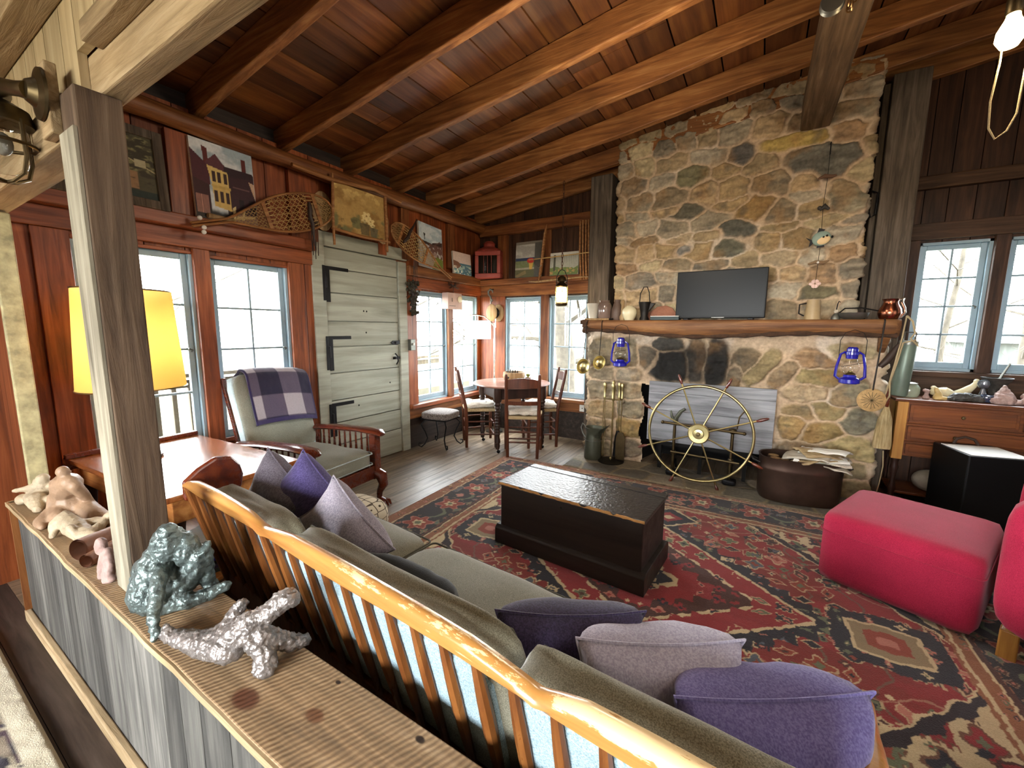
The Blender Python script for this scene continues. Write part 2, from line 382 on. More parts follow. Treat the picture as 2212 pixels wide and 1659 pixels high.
RED = ('#5a2810', '#8f4820', '#b0663a')
W = dict(
 wallY = wood('wall_boards_red', RED, 'Z', 1.0, .45, .2, .45, .45, spec=.35),
 trimY = wood('trim_red_along_y', RED, 'Y', 1.0, .42, .2, .3, .35, spec=.4),
 trimX = wood('trim_brown_along_x', ('#4a2410', '#85502a', '#a5713f'), 'X', 1.0, .5, .2, .3, .35),
 trimZ = wood('trim_red_upright', RED, 'Z', 1.0, .42, .2, .3, .35, spec=.4),
 brownZ = wood('brown_upright', ('#45220f', '#7a4522', '#9c6636'), 'Z', 1.0, .5, .2, .3, .3),
 darkZ = wood('dark_wall_boards', ('#24160e', '#442a1a', '#5e3d26'), 'Z', 1.0, .55, .2, .4, .3),
 darkX = wood('dark_rail', ('#2a1a10', '#4a3220', '#6a4c32'), 'X', 1.0, .6, .25, .3),
 plateY = wood('plate_log', ('#4d2812', '#7f4c26', '#a06b3a'), 'Y', 1.0, .5, .25, .2, .3),
 ceilY = wood('ceiling_boards', ('#4d2813', '#764523', '#98622f'), 'Y', .55, .42, .15, .6, .5, dirt=.5, spec=.4),
 raft = wood('rafter_wood', ('#5a341a', '#8f5c30', '#b5824e'), 'X', 1.0, .5, .3, .2, .3),
 beamY = wood('weathered_beam', ('#3d2c1d', '#5e4831', '#7c634a'), 'Y', 1.0, .7, .3, .2),
 postZ = wood('weathered_post', ('#3a322a', '#5b5044', '#7a6e60'), 'Z', 1.0, .8, .35, .2, streak=2),
 newY = wood('rough_sawn_pine', ('#8f7a56', '#b59e76', '#cdb892'), 'Y', 1.0, .7, .3, .25, .25, dirt=.2),
 newZ = wood('sawn_cleat_boards', ('#8f7a56', '#b59e76', '#cdb892'), 'Z', .7, .7, .2, .25, .2, dirt=.15),
 newX = wood('rough_sawn_beam', ('#80694a', '#a98e68', '#c4ab86'), 'X', 1.3, .75, .6, .2, .2, streak=1.6, dirt=.25),
 ledge = ledgewood('ledge_board'),
 edge = wood('raw_board_edge', ('#8a7250', '#ad9470', '#c9b391'), 'X', 1.3, .8, .4, .1),
 barnZ = wood('grey_barn_board', ('#3f3e3c', '#66645f', '#8a877f'), 'Z', .9, .8, .35, .55, .2, streak=1.4, dirt=.4),
 floor = wood('floor_planks', ('#5b4a3a', '#8a765f', '#a8937a'), 'Y', .9, .42, .12, .35, .15, spec=.45),
 kfloor = wood('kitchen_floor', ('#2e2621', '#4a3e36', '#5e5148'), 'X', .9, .5, .12, .35),
 doorw = wood('painted_door', ('#7f8073', '#9a9b8c', '#aeae9f'), 'Y', .5, .6, .12, .08, .12, dirt=.15),
 sash = plain('sash_paint', '#8a9fa9', .45, mot=.08),
 sofa = wood('maple_sofa_frame', ('#8a5626', '#b07c40', '#c99a5c'), 'X', .7, .28, .05, .1, 0, dirt=.2, spec=.5, coat=.35),
 sofad = wood('maple_sofa_spindle', ('#5a3014', '#804c24', '#9a6534'), 'Z', .8, .3, .05, .15, 0, spec=.5, coat=.3),
 mahog = wood('mahogany', ('#3c150b', '#642816', '#824024'), 'X', .8, .25, .05, .1, 0, spec=.5, coat=.4),
 desk = wood('desk_top', ('#6a3418', '#96552a', '#b4743f'), 'X', .7, .2, .04, .1, 0, spec=.5, coat=.5),
 deskside = wood('desk_side', ('#7a4420', '#a86c38', '#c68c52'), 'X', .7, .4, .08, .1),
 chairw = wood('ladder_chair_wood', ('#3c1c10', '#5f301b', '#7a4429'), 'Z', .8, .4, .1, .2),
 tabled = wood('table_dark_leg', ('#1d110c', '#35211a', '#4c3226'), 'Z', .8, .35, .08, .1),
 tablet = wood('table_top_worn', ('#6b4233', '#95695a', '#b48c7c'), 'X', .7, .3, .05, .1, coat=.2),
 chest = wood('chest_black_paint', ('#1a1411', '#2b221d', '#352a24'), 'X', .5, .45, .06, .1, dirt=.4),
 chestlid = plain('chest_lid', '#221e1c', .30, spec=.55, bump=.7, bs=55, mot=.4, ms=40),
 rawedge = wood('chest_raw_edge', ('#8a5c2e', '#b98448', '#d6a567'), 'X', 1.0, .6, .2, .1),
 dress = wood('sideboard_wood', ('#4a2410', '#75401d', '#96582a'), 'X', .8, .35, .05, .15, coat=.2),
 dressl = wood('sideboard_stile', ('#8a5a24', '#b07a38', '#c4924c'), 'Z', .8, .4, .05, .1),
 fireb = wood('grey_fire_board', ('#66666a', '#8c8d91', '#a9aaad'), 'X', .7, .75, .25, .15, .3, streak=1.8),
 mantel = wood('mantel_log', ('#4a2c17', '#7c5230', '#a37547'), 'X', .7, .55, .3, .1, .3, streak=1.6),
 bark = plain('bark', '#3f2a1b', .9, bump=.8, bs=40, mot=.5, ms=20),
 bowlw = wood('bowl_wood', ('#7a5a38', '#a8885e', '#c4a67c'), 'Z', .8, .6, .1, .1),
 branch = wood('peeled_branch', ('#6b3f20', '#9a6738', '#b98a56'), 'Y', 1.2, .55, .2, .1),
 rawhide = plain('rawhide', '#a98a54', .6, mot=.2),
 iron = plain('black_iron', '#17171a', .5, .6, bump=.2, mot=.3),
 darkm = plain('dark_metal', '#2a2724', .45, .8, bump=.15),
 brass = plain('brass', '#a89a6c', .32, 1.0, mot=.12, ms=10),
 brassd = plain('dull_brass', '#574a34', .42, 1.0, mot=.25, ms=12),
 copper = plain('copper', '#8a5642', .25, 1.0, mot=.15),
 tubm = plain('browned_copper', '#4d3b32', .42, .75, mot=.3, ms=5),
 pewter = plain('pewter', '#6b6c66', .4, .8, mot=.2),
 blue = plain('blue_enamel', '#16168a', .22, spec=.6, coat=.5, mot=.1),
 clear = glassmat('clear_glass', (.94,.95,.95)), pane = glassmat('window_glass'),
 black = plain('black_plastic', '#070708', .45, spec=.2, mot=.1), screen = plain('tv_screen', '#040405', .35, spec=.15, mot=.05),
 white = plain('white_paint', '#d8d6cf', .6, mot=.06), paper = plain('paper', '#d9d6cc', .8, mot=.08),
 redp = plain('red_lantern_paint', '#8a3a2e', .5, mot=.25, bump=.1),
 sage = fabric('sage_upholstery', '#5e5a48', '#878270', 420),
 sageb = fabric('blue_grey_back_panel', '#6c858e', '#a3bac2', 300),
 pipe = fabric('dark_piping', '#3d3b2e', '#565242', 500),
 mor = fabric('morris_cushion', '#747566', '#94968a', 380), morb = fabric('morris_cushion_side', '#9fb3b8', '#c8d6d8', 300),
 mauve = fabric('mauve_cloth', '#77707c', '#989098', 300, streak=(1,.2,1)), grey = fabric('grey_cloth', '#5d5660', '#7d7680', 300, streak=(1,.2,1)),
 lilac = fabric('lilac_cloth', '#9a94a8', '#b9b3c4', 260, streak=(1,.15,1)),
 purp = fabric('purple_cloth', '#3d355c', '#564c78', 260, streak=(1,.15,1)), purpd = fabric('dark_purple_cloth', '#2a2238', '#3f3552', 260, streak=(1,.15,1)),
 purpl = fabric('violet_cloth', '#5d5588', '#7a72a6', 260, streak=(1,.15,1)),
 velvet = fabric('black_velvet', '#0a0908', '#15120f', 300),
 redf = fabric('red_upholstery', '#8a1732', '#ac2644', 500, sheen=.12), greyf = fabric('grey_wool', '#8b8a86', '#b0afaa', 200),
 cream = fabric('cream_seat_pad', '#b5aa98', '#d8cebd', 160, big=.3), rush = wood('rush_seat', ('#8a7350', '#b39a72', '#cdb78f'), 'X', 2.5, .8, .6, .1),
 stoolc = fabric('stool_tapestry', '#4a403c', '#8a8078', 90), straw = wood('straw', ('#8a744c', '#b89f70', '#d4bf92'), 'Z', 3.0, .8, .6, .3),
 tan = plain('tan_wicker', '#9a7c50', .7, mot=.3, ms=40, bump=.4, bs=150),
 clayo = plain('brown_patina_clay', '#8f745c', .5, mot=.25, ms=14, bump=.4, bs=70), clayg = plain('grey_green_plaster', '#667270', .38, .55, mot=.5, ms=35, bump=1.0, bs=70),
 clayw = plain('silvery_clay', '#8f8884', .34, .6, mot=.4, ms=40, bump=1.0, bs=70), clayc = plain('cream_clay', '#a3937a', .6, mot=.25, ms=20, bump=.5, bs=80),
 clayp = plain('pinkish_clay', '#957c74', .6, mot=.25, ms=25, bump=.5, bs=90), clayb = plain('brown_clay', '#7d5540', .5, mot=.2, ms=15, bump=.3),
 clayk = plain('dark_clay', '#33302c', .5, mot=.5, ms=30, bump=.6, bs=80),
 stonew = plain('stoneware_cream', '#cfc4a0', .2, coat=.4, mot=.08), jug = plain('brown_stoneware', '#5a463a', .5, mot=.2), tin = plain('enamel_pail', '#b0a898', .4, mot=.15),
 slate = plain('dark_green_book', '#2f3a3a', .6), oliv = plain('olive_tin', '#4d4f42', .45, .5, mot=.3, bump=.2), extg = plain('grey_green_cylinder', '#5d6a5e', .4, .3, mot=.15),
 rope = plain('hemp_rope', '#9a8a6a', .9, bump=.6, bs=200), leather = plain('dark_leather', '#2c1d14', .6, mot=.3), dried = plain('dried_vine', '#2f2a1c', .9, mot=.5, ms=40),
 pinkw = plain('pink_washed_box', '#b5988c', .7, mot=.15), shell = plain('pale_shell', '#d8b8ae', .5), soot = plain('soot', '#0d0c0b', .95),
 peel = plain('peeling_white_paint', '#9a906c', .8, mot=.4, ms=20, bump=.4, bs=30), dado = wood('dark_dado', ('#1a120d', '#2e221a', '#4a3a2e'), 'Y', .8, .6, .1, .2),
 shade = plain('arc_shade', '#efe6d0', .8, emit='#fff4d8', es=1.6), bulb = emis('hot_bulb', '#ffdf9a', 22), fil = emis('lantern_glow', '#ffd890', 14),
 patt = None,
)
VC_STONE = vcol('fieldstone', .82, .45, 60, .25, .3, 45)
VC_RUG = vcol('rug_wool', .95, .5, 260, .08, .25, 220, sheen=.2)
VC_PAINT = vcol('oil_paint', .55, .15, 90, .3, .12, 50)
VC_CLOTH = vcol('woven_wool', .95, .4, 260, .1, .2, 200, sheen=.3)
# ================================================================ THE ROOM
XL, YF = -3.31, 4.65            # inner faces: left wall, far wall
def zr(x): return 2.69+.135*(x+3.31)     # underside of rafters
rr = random.Random(3)
def boards(mb, u0, u1, w, z0f, z1f, mk, holes=()):
    """upright boards between u0..u1; mk(u_a,u_b,z0,z1) adds a board; holes: (u0,u1,z0,z1) left open"""
    u = u0
    while u < u1-.01:
        e = min(u+w*rr.uniform(.8, 1.25), u1)
        if u1-e < w*.35: e = u1
        cuts = sorted({u, e, *[h[i] for h in holes for i in (0, 1) if u < h[i] < e]})
        mb.rnd = rr.random()*.98+.01
        for a, b in zip(cuts[:-1], cuts[1:]):
            segs = [(z0f, z1f((a+b)/2))]
            for h in holes:
                if h[0] < (a+b)/2 < h[1]:
                    ns = []
                    for s0, s1 in segs:
                        if h[2] > s0+.001: ns.append((s0, min(s1, h[2])))
                        if h[3] < s1-.001: ns.append((max(s0, h[3]), s1))
                    segs = ns
            ga = .003 if a == u else 0; gb = .003 if b == e else 0
            for s0, s1 in segs:
                if s1-s0 > .01: mk(a+ga, b-gb, s0, s1)
        u = e
# floor ---------------------------------------------------------------
mb = MB(); x = -3.32
while x < 3.2:
    w = rr.uniform(.11, .17); y = -2.6-rr.random()*1.5
    y = .345
    while y < 4.7:
        l = min(rr.uniform(1.6, 3.2), 4.7-y)
        mb.rnd = rr.random(); mb.box(x+.0012, x+w-.0012, y+.001, y+l-.001, -.03, 0)
        y += l
    x += w
struct(mb.build('floor', W['floor']))
mb = MB(); y = -2.6
while y < .345:
    w = min(rr.uniform(.12, .18), .345-y); mb.rnd = rr.random(); mb.box(-3.32, 3.2, y+.001, y+w-.001, -.03, -.001); y += w
struct(mb.build('floor_kitchen', W['kfloor']))
mb = MB(); mb.box(-3.4, 3.3, -2.7, 4.75, -.09, -.032); struct(mb.build('floor_slab', W['soot']))
# left wall ------------------------------------------------------------
LW = [(.765, 1.30, .55, 1.825), (1.432, 1.95, .54, 1.815)]            # french windows y0 y1 z0 z1
AW = [(3.415, 3.925, .52, 1.742), (4.035, 4.55, .52, 1.742)]
DOOR = (2.29, 3.14, 0, 2.05)
holes = [(a-.02, b+.02, c-.02, d+.02) for a, b, c, d in LW+AW]+[DOOR]
mb = MB()
boards(mb, -2.6, 4.65, .2, -.02, lambda u: 2.75, lambda a, b, s0, s1: mb.box(XL-.03, XL, a, b, s0, s1), holes)
struct(mb.build('wall_left', W['wallY']))
mb = MB(); mb.M = None
for a, b, s0, s1 in [(-2.6, .74, -.05, 3.0), (.74, 1.97, -.05, .53), (.74, 4.7, 1.85, 3.0), (1.97, 2.29, .5, 1.9), (3.14, 3.40, -.05, 1.9), (3.40, 4.7, -.05, .5), (4.57, 4.7, .4, 1.9), (1.3, 1.43, .5, 1.9), (3.93, 4.03, .4, 1.9), (2.25, 3.2, 2.06, 2.2)]:
    mb.box(XL-.13, XL-.031, a, b, s0, s1)
struct(mb.build('wall_left_sheathing', W['dado']))
# left wall trims
def trim(n, mat, boxes, bev=.004):
    mb = MB()
    for i, q in enumerate(boxes): mb.rnd = .3+.5*rr.random(); mb.box(*q)
    return struct(mb.build('trim_%d' % n, mat, bevel=bev))
tn = [0]
def T(mat, *boxes, bev=.004): tn[0] += 1; return trim(tn[0], mat, boxes, bev)
x0 = XL
T(W['trimY'], (x0, x0+.035, .50, 2.19, 1.865, 1.975))                # head casing over the french windows
T(W['trimY'], (x0, x0+.06, -2.6, .50, 1.88, 1.98))
T(W['trimY'], (x0, x0+.10, -2.6, 2.18, 1.976, 2.06), bev=.008)       # picture ledge
T(W['trimY'], (x0, x0+.035, 3.25, 4.65, 1.78, 1.90))
T(W['plateY'], (x0, x0+.09, 3.25, 4.65, 1.901, 2.005), bev=.01)
T(W['trimZ'], (x0, x0+.03, .60, .745, .5, 1.864)); T(W['trimZ'], (x0, x0+.034, 1.318, 1.416, .42, 1.864)); T(W['trimZ'], (x0, x0+.03, 1.968, 2.10, .42, 1.864))
T(W['trimZ'], (x0, x0+.02, 2.11, 2.185, .0, 1.97))
for (a, b, c, d) in LW:   # inner stop mouldings
    T(W['trimY'], (x0-.02, x0+.012, a-.018, b+.018, d, d+.022), (x0-.02, x0+.012, a-.018, b+.018, c-.03, c))
T(W['trimZ'], (x0, x0+.028, 3.25, 3.40, .45, 1.78)); T(W['brownZ'], (x0, x0+.035, 3.935, 4.025, .5, 1.78)); T(W['trimZ'], (x0, x0+.012, 4.565, 4.65, .5, 1.78))
T(W['trimY'], (x0, x0+.09, 3.25, 4.65, .455, .50), bev=.006)         # window sill shelf
T(W['plateY'], (x0, x0+.03, 3.25, 4.65, .335, .452))
T(W['dado'], (x0, x0+.015, 3.25, 4.65, 0.0, .333))
for ya, yb in ((1.22, 1.375), (2.005, 2.24), (3.19, 3.30), (3.935, 4.06), (.45, .6), (2.88, 2.98)):
    T(W['trimZ'] if ya < 3 else W['brownZ'], (x0, x0+.045, ya, yb, 2.062, 2.575))
# top plate log
mb = MB(); mb.tube([(x0+.075, y, 2.63+.008*sin(y*2.1)) for y in np.linspace(-.1, 4.64, 24)], [.062+.006*sin(i*1.7) for i in range(24)], 12)
struct(mb.build('trim_plate', W['plateY'], smooth=True))
# peeling white corner board at the end of the half wall
T(W['peel'], (-3.30, -2.87, .395, .465, 0, 1.84)) if 0 else None
# far wall -------------------------------------------------------------
FW = [(-2.888, -2.39, .52, 1.728), (-2.245, -1.768, .52, 1.728)]
RW = [(1.062, 1.437, 1.055, 2.035), (1.556, 1.95, 1.055, 2.035)]
fh = [(a-.02, b+.02, c-.02, d+.02) for a, b, c, d in FW+RW]
mb = MB()
boards(mb, XL-.03, 2.9, .17, -.02, lambda u: zr(u)+.3, lambda a, b, s0, s1: mb.box(a, b, YF, YF+.03, s0, s1), fh)
struct(mb.build('wall_far', W['darkZ']))
mb = MB()
for a, b, s0, s1 in [(-3.4, -2.91, -.05, 4), (-2.91, -1.75, -.05, .5), (-2.91, -1.75, 1.75, 4), (-2.37, -2.265, .5, 1.8), (-1.75, 1.04, -.05, 4), (1.04, 1.97, -.05, 1.03), (1.04, 1.97, 2.055, 4), (1.457, 1.536, 1, 2.1), (1.97, 2.95, -.05, 4)]:
    mb.box(a, b, YF+.031, YF+.13, s0, s1)
struct(mb.build('wall_far_sheathing', W['dado']))
y1 = YF
T(W['trimX'], (x0, -1.62, y1-.035, y1, 1.765, 1.905)); T(W['trimX'], (x0, -1.62, y1-.13, y1, 1.906, 1.975), bev=.01)
T(W['trimX'], (x0+.05, -1.62, y1-.09, y1, 2.53, 2.66), bev=.01)      # rail under the roof
T(W['trimZ'], (x0+.02, -2.905, y1-.02, y1, .5, 1.765)); T(W['brownZ'], (-2.37, -2.265, y1-.035, y1, .5, 1.765)); T(W['brownZ'], (-1.75, -1.66, y1-.03, y1, .5, 1.765))
T(W['trimX'], (x0, -1.56, y1-.10, y1, .455, .50), bev=.006); T(W['trimX'], (x0, -1.56, y1-.03, y1, .34, .454)); T(W['dado'], (x0, -1.52, y1-.015, y1, 0, .339))
T(W['brownZ'], (-3.00, -2.86, y1-.05, y1, 1.98, 2.53)); T(W['brownZ'], (-2.33, -2.25, y1-.03, y1, 1.98, 2.53))
# right of the chimney
T(W['darkX'], (.9, 2.9, y1-.05, y1, 2.075, 2.20)); T(W['darkX'], (.9, 2.9, y1-.06, y1, 2.46, 2.56), bev=.01)
T(W['darkX'], (.98, 2.9, y1-.07, y1, .985, 1.03), bev=.005); T(W['darkX'], (.9, 2.9, y1-.02, y1, .80, .984))
T(W['darkZ'], (.955, 1.043, y1-.035, y1, 1.03, 2.075)); T(W['darkZ'], (1.457, 1.536, y1-.045, y1, 1.03, 2.075)); T(W['darkZ'], (1.97, 2.08, y1-.035, y1, 1.03, 2.075))
# great posts beside the chimney
mb = MB(); mb.rnd = .5; mb.box(-1.65, -1.42, 4.32, 4.52, 0.02, zr(-1.5)-.005); struct(mb.build('post_left', W['postZ'], bevel=.008, disp=.012, dscale=.3))
mb = MB(); mb.rnd = .4; mb.box(.70, .915, 4.30, 4.52, 0.02, zr(.8)-.005); struct(mb.build('post_right', W['postZ'], bevel=.008))
mb = MB(); mb.rnd = .4; mb.box(.66, .699, 4.36, 4.50, 1.46, zr(.66)-.02); struct(mb.build('post_board', W['postZ'], bevel=.004))
# right and back walls (out of the picture, they close the room)
mb = MB(); boards(mb, -2.6, 4.65, .2, -.02, lambda u: 3.9, lambda a, b, s0, s1: mb.box(2.9, 2.93, a, b, s0, s1))
struct(mb.build('wall_right', W['darkZ']))
mb = MB(); boards(mb, -3.31, 2.9, .2, -.02, lambda u: 3.6, lambda a, b, s0, s1: mb.box(a, b, -2.63, -2.6, s0, s1), [(-2.0, .6, .9, 1.9)])
struct(mb.build('wall_back', W['newX']))
# ceiling boards, rafters ------------------------------------------------
mb = MB(); x = -3.42; sl = .135
while x < 2.95:
    w = rr.uniform(.15, .27); a, b = x+.005, x+w-.005
    y = .42
    while y < 4.7:
        l = min(rr.uniform(1.8, 3.0), 4.75-y); mb.rnd = rr.random()
        za, zb = zr(a)+.165, zr(b)+.165
        vs = [(a, y+.002, za), (b, y+.002, zb), (b, y+l-.002, zb), (a, y+l-.002, za)]
        mb.add(vs+[(p[0], p[1], p[2]+.025) for p in vs], [(0,3,2,1),(4,5,6,7),(0,1,5,4),(1,2,6,5),(2,3,7,6),(3,0,4,7)]); y += l
    x += w
struct(mb.build('ceiling', W['ceilY']))
mb = MB(); mb.add([(-3.5, .3, zr(-3.5)+.2), (3, .3, zr(3)+.2), (3, 4.8, zr(3)+.2), (-3.5, 4.8, zr(-3.5)+.2)], [(0,1,2,3)]); struct(mb.build('roof', W['soot']))
for i, y in enumerate((.80, 1.406, 1.987, 2.575, 3.143, 3.677, 4.20, 4.59)):
    mb = MB(); mb.rnd = .2+.7*((i*.37) % 1); wv = .030
    n = 14; vs = []; fs = []
    for k in range(n+1):
        x = -3.40+(6.3)*k/n; j = .006*sin(k*1.9+i*2); zt = zr(x)+.163; zb = zr(x)+.004*sin(k*2.3+i)
        vs += [(x, y-wv+j, zb), (x, y+wv+j, zb), (x, y+wv+j, zt), (x, y-wv+j, zt)]
    for k in range(n):
        for q in range(4): fs.append((k*4+q, k*4+(q+1) % 4, k*4+4+(q+1) % 4, k*4+4+q))
    fs += [(3,2,1,0), (n*4, n*4+1, n*4+2, n*4+3)]
    mb.add(vs, fs); struct(mb.build('ceiling_beam', W['raft'], bevel=.007))
# purlin running towards the camera over the hearth
mb = MB(); mb.rnd = .5; mb.bar((.27, -.3, 3.02), (.235, 4.14, 3.02), .19, .24); struct(mb.build('ceiling_beam_purlin', W['beamY'], bevel=.012))
# kitchen side: half wall, post, beam, low pine ceiling
mb = MB(); x = -2.78
while x < 1.6:
    w = rr.uniform(.11, .2); mb.rnd = rr.random(); mb.box(x+.0015, x+w-.0015, .350, .372, .0, .545); x += w
struct(mb.build('wall_half', W['barnZ']))
mb = MB(); mb.box(-2.78, 1.6, .3725, .46, 0, .545); struct(mb.build('wall_half_core', W['dado']))
mb = MB(); mb.rnd = .6
n = 60; prof = []
for k in range(n+1):
    xx = -2.82+4.45*k/n; prof.append((xx, .332+.004*mn.noise(Vector((xx*6, 0, 1)))+.003*mn.noise(Vector((xx*25, 0, 1)))))
mb.prism(prof+[(1.63, .522), (-2.82, .522)], .546, .57, 'Z'); ob = mb.build('wall_half_ledge', W['ledge'], bevel=.003); struct(ob)
mb = MB(); mb.rnd = .5
mb.prism(prof[::1]+[(x_, y_-.0055) for x_, y_ in prof[::-1]], .549, .5675, 'Z'); struct(mb.build('trim_ledge_edge', W['edge']))
mb = MB(); mb.rnd = .6; mb.box(-2.80, 1.6, .328, .349, 0, .055); struct(mb.build('baseboard_half_wall', W['edge'], bevel=.004))
mb = MB(); mb.rnd = .4; mb.box(-2.80, -2.785, .33, .52, 0, .57); struct(mb.build('trim_half_wall_end', W['brownZ']))
mb = MB(); mb.box(-3.305, -2.86, .43, .47, 0, 1.83); struct(mb.build('wall_end_panel', W['wallY']))
mb = MB(); mb.box(-2.862, -2.835, .405, .47, .0, 1.83); struct(mb.build('trim_end_panel', W['peel'], bevel=.005))
# post (thing-like structure) and beams
mb = MB(); mb.rnd = .7
mb.box(-1.61, -1.497, .38, .474, .571, 1.942)
struct(mb.build('post_half_wall', wood('post_sawn', ('#3f3126', '#5f4c3b', '#7a6652'), 'Z', .9, .85, .5, .1, .35, streak=1.8), bevel=.004))
mb = MB(); mb.rnd = .8; mb.box(-1.613, -1.499, .372, .3795, .571, 1.842); struct(mb.build('trim_post_face', wood('post_grey_face', ('#686152', '#8f8774', '#aea692'), 'Z', .9, .85, .5, .1, .2, streak=1.8)))
mb = MB(); mb.rnd = .9; mb.box(-1.615, 2.6, .436, .49, 1.944, 2.05)
struct(mb.build('beam_kitchen', W['newX'], bevel=.006, disp=.006, dscale=.15))
mb = MB(); mb.rnd = .3; mb.box(-3.30, -1.612, .385, .478, 1.84, 1.955); struct(mb.build('beam_kitchen_left', W['newX'], bevel=.006))
mb = MB(); mb.rnd = .5; mb.box(-1.70, -1.615, .36, .384, 1.845, 2.02); struct(mb.build('trim_lamp_block', W['newX'], bevel=.003))
mb = MB(); mb.rnd = .5; mb.box(-1.46, 2.6, .395, .435, 2.03, 2.075); struct(mb.build('trim_ledger', W['newX'], bevel=.003))
mb = MB(); x = -3.31
while x < 2.95:
    w = rr.uniform(.15, .22); mb.rnd = rr.random(); mb.box(x+.002, x+w-.002, -2.6, .42, 2.36, 2.385); x += w
struct(mb.build('ceiling_kitchen', W['newY']))
mb = MB(); x = -3.30
while x < 2.9:
    w = rr.uniform(.10, .15); mb.rnd = rr.random(); mb.box(x+.002, x+w-.002, .415, .434, 2.051 if x > -1.62 else 1.96, 2.36); x += w
struct(mb.build('wall_kitchen_top', W['newZ']))
mb = MB(); mb.rnd = .6; mb.box(-3.30, 2.9, .345, .414, 2.19, 2.30); struct(mb.build('trim_header', W['newX'], bevel=.004))
for i, y in enumerate((-.05, -.55, -1.1, -1.7, -2.2)):
    mb = MB(); mb.rnd = .2+.15*i; mb.box(-3.3, 2.9, y-.04, y+.04, 2.24, 2.359); struct(mb.build('ceiling_beam_kitchen', W['newX'], bevel=.005))
# gable board closing the gap above the kitchen beam
mb = MB(); x = -3.31
while x < 2.9:
    w = rr.uniform(.16, .24); mb.rnd = rr.random(); mb.box(x+.002, x+w-.002, .440, .455, 2.052, zr(x)+.17); x += w
struct(mb.build('wall_gable', W['ceilY']))
# hearth slab
# ---------------------------------------------------------------- windows
def window(n, plane, a0, a1, z0, z1, mirror=False, cols=2, rows=4, open_=0):
    """plane 'L' = left wall (a along Y), 'F' = far wall (a along X)"""
    root = bpy.data.objects.new('window_%d' % n, None); COL.objects.link(root); struct(root)
    root.location = (XL, 0, 0) if plane == 'L' else (0, YF, 0)
    def B(mb, u0, u1, d0, d1, w0, w1):
        if plane == 'L': mb.box(-d1, -d0, u0, u1, w0, w1)
        else: mb.box(u0, u1, d0, d1, w0, w1)
    mb = MB()    # jamb lining
    for q in ((a0-.02, a0, -.002, .12, z0-.02, z1+.02), (a1, a1+.02, -.002, .12, z0-.02, z1+.02), (a0-.02, a1+.02, -.002, .12, z1, z1+.02), (a0-.02, a1+.02, -.002, .12, z0-.02, z0)): B(mb, *q)
    mb.build('frame', W['sash'], root)
    mb = MB(); s = .036; d0, d1 = .03, .065
    for q in ((a0, a0+s, d0, d1, z0, z1), (a1-s, a1, d0, d1, z0, z1), (a0+s, a1-s, d0, d1, z1-s, z1), (a0+s, a1-s, d0, d1, z0, z0+s*1.35)): B(mb, *q)
    sash = mb.build('sash', W['sash'], root, bevel=.004)
    mb = MB(); m = .0075
    for i in range(1, cols):
        u = a0+s+(a1-a0-2*s)*i/cols; B(mb, u-m, u+m, d0+.004, d1-.004, z0+s, z1-s)
    for j in range(1, rows):
        w = z0+s*1.35+(z1-z0-2.35*s)*j/rows; B(mb, a0+s, a1-s, d0+.004, d1-.004, w-m, w+m)
    mb.build('muntins', W['sash'], sash, bevel=.003)
    mb = MB(); B(mb, a0+s*.6, a1-s*.6, .046, .049, z0+s*.6, z1-s*.6); mb.build('pane', W['pane'], root)
    mb = MB(); zc = (z0+z1)/2
    if plane == 'L': mb.tube([(-.028, a1-.018, zc-.01), (-.005, a1-.02, zc), (0, a1-.045, zc+.012)], .005, 6)
    else: mb.tube([(a1-.018, .028, zc-.01), (a1-.02, .005, zc), (a1-.045, 0, zc+.012)], .005, 6)
    mb.build('latch', W['pewter'], root, smooth=True)
for i, (a, b, c, d) in enumerate(LW+AW): window(i+1, 'L', a, b, c, d)
for i, (a, b, c, d) in enumerate(FW+RW): window(i+5, 'F', a, b, c, d)
# ---------------------------------------------------------------- door
dr = thing('door_1', 'pale grey-green plank door with black strap hinges beside the alcove windows', 'door', (XL, 2.715, 0)); struct(dr)
mb = MB(); zs = [0, .26, .47, .68, .93, 1.17, 1.40, 1.65, 1.86, 2.04]
for k in range(len(zs)-1):
    mb.rnd = rr.random()*.5+.5; mb.box(-.02, .015, -.418, .418, zs[k]+.0015+.006, zs[k+1]-.0015)
mb.rnd = .5; mb.box(-.034, -.021, -.43, .43, .001, 2.045)
panel = mb.build('door_panel', W['doorw'], dr, bevel=.0025)
mb = MB()
mb.rnd = .9
mb.box(-.02, .035, -.545, -.424, 0, 2.05); mb.box(-.02, .035, .424, .535, 0, 2.03); mb.box(-.02, .037, -.55, .545, 2.046, 2.165)
mb.build('door_frame', W['doorw'], dr, bevel=.004)
for z, big in ((1.74, 1), (1.13, 1), (.52, 0)):
    mb = MB()
    mb.box(.036, .042, -.455, -.43, z-.16, z+.14); mb.box(.016, .024, -.415, -.375, z-.17, z+.14); mb.box(.016, .024, -.376, -.18, z+.11, z+.14)
    mb.tube([(.036, -.423, z-.05), (.036, -.423, z+.05)], .012, 10)
    mb.build('hinge', W['iron'], dr, bevel=.002)
mb = MB(); mb.prism([(.30, 1.195), (.33, 1.215), (.42, 1.215), (.42, 1.18), (.33, 1.175)], .016, .028, 'X'); mb.ball((.028, .36, 1.195), .012)
mb.build('bolt', W['iron'], dr, bevel=.002)
mb = MB(); mb.box(.016, .026, .33, .42, 1.02, 1.045); mb.tube([(.02, .36, 1.08), (.05, .365, 1.05), (.05, .37, 1.0), (.02, .375, .965)], .007, 8); mb.ball((.03, .345, 1.035), .014)
mb.build('latch', W['iron'], dr, smooth=True)
mb = MB()
for (y, z) in ((-.02, 1.505), (.015, 1.503), (.0, 1.30), (.28, .78), (-.12, .60)): mb.ball((.0155, y, z), (.003, .008, .009), 8, 6)
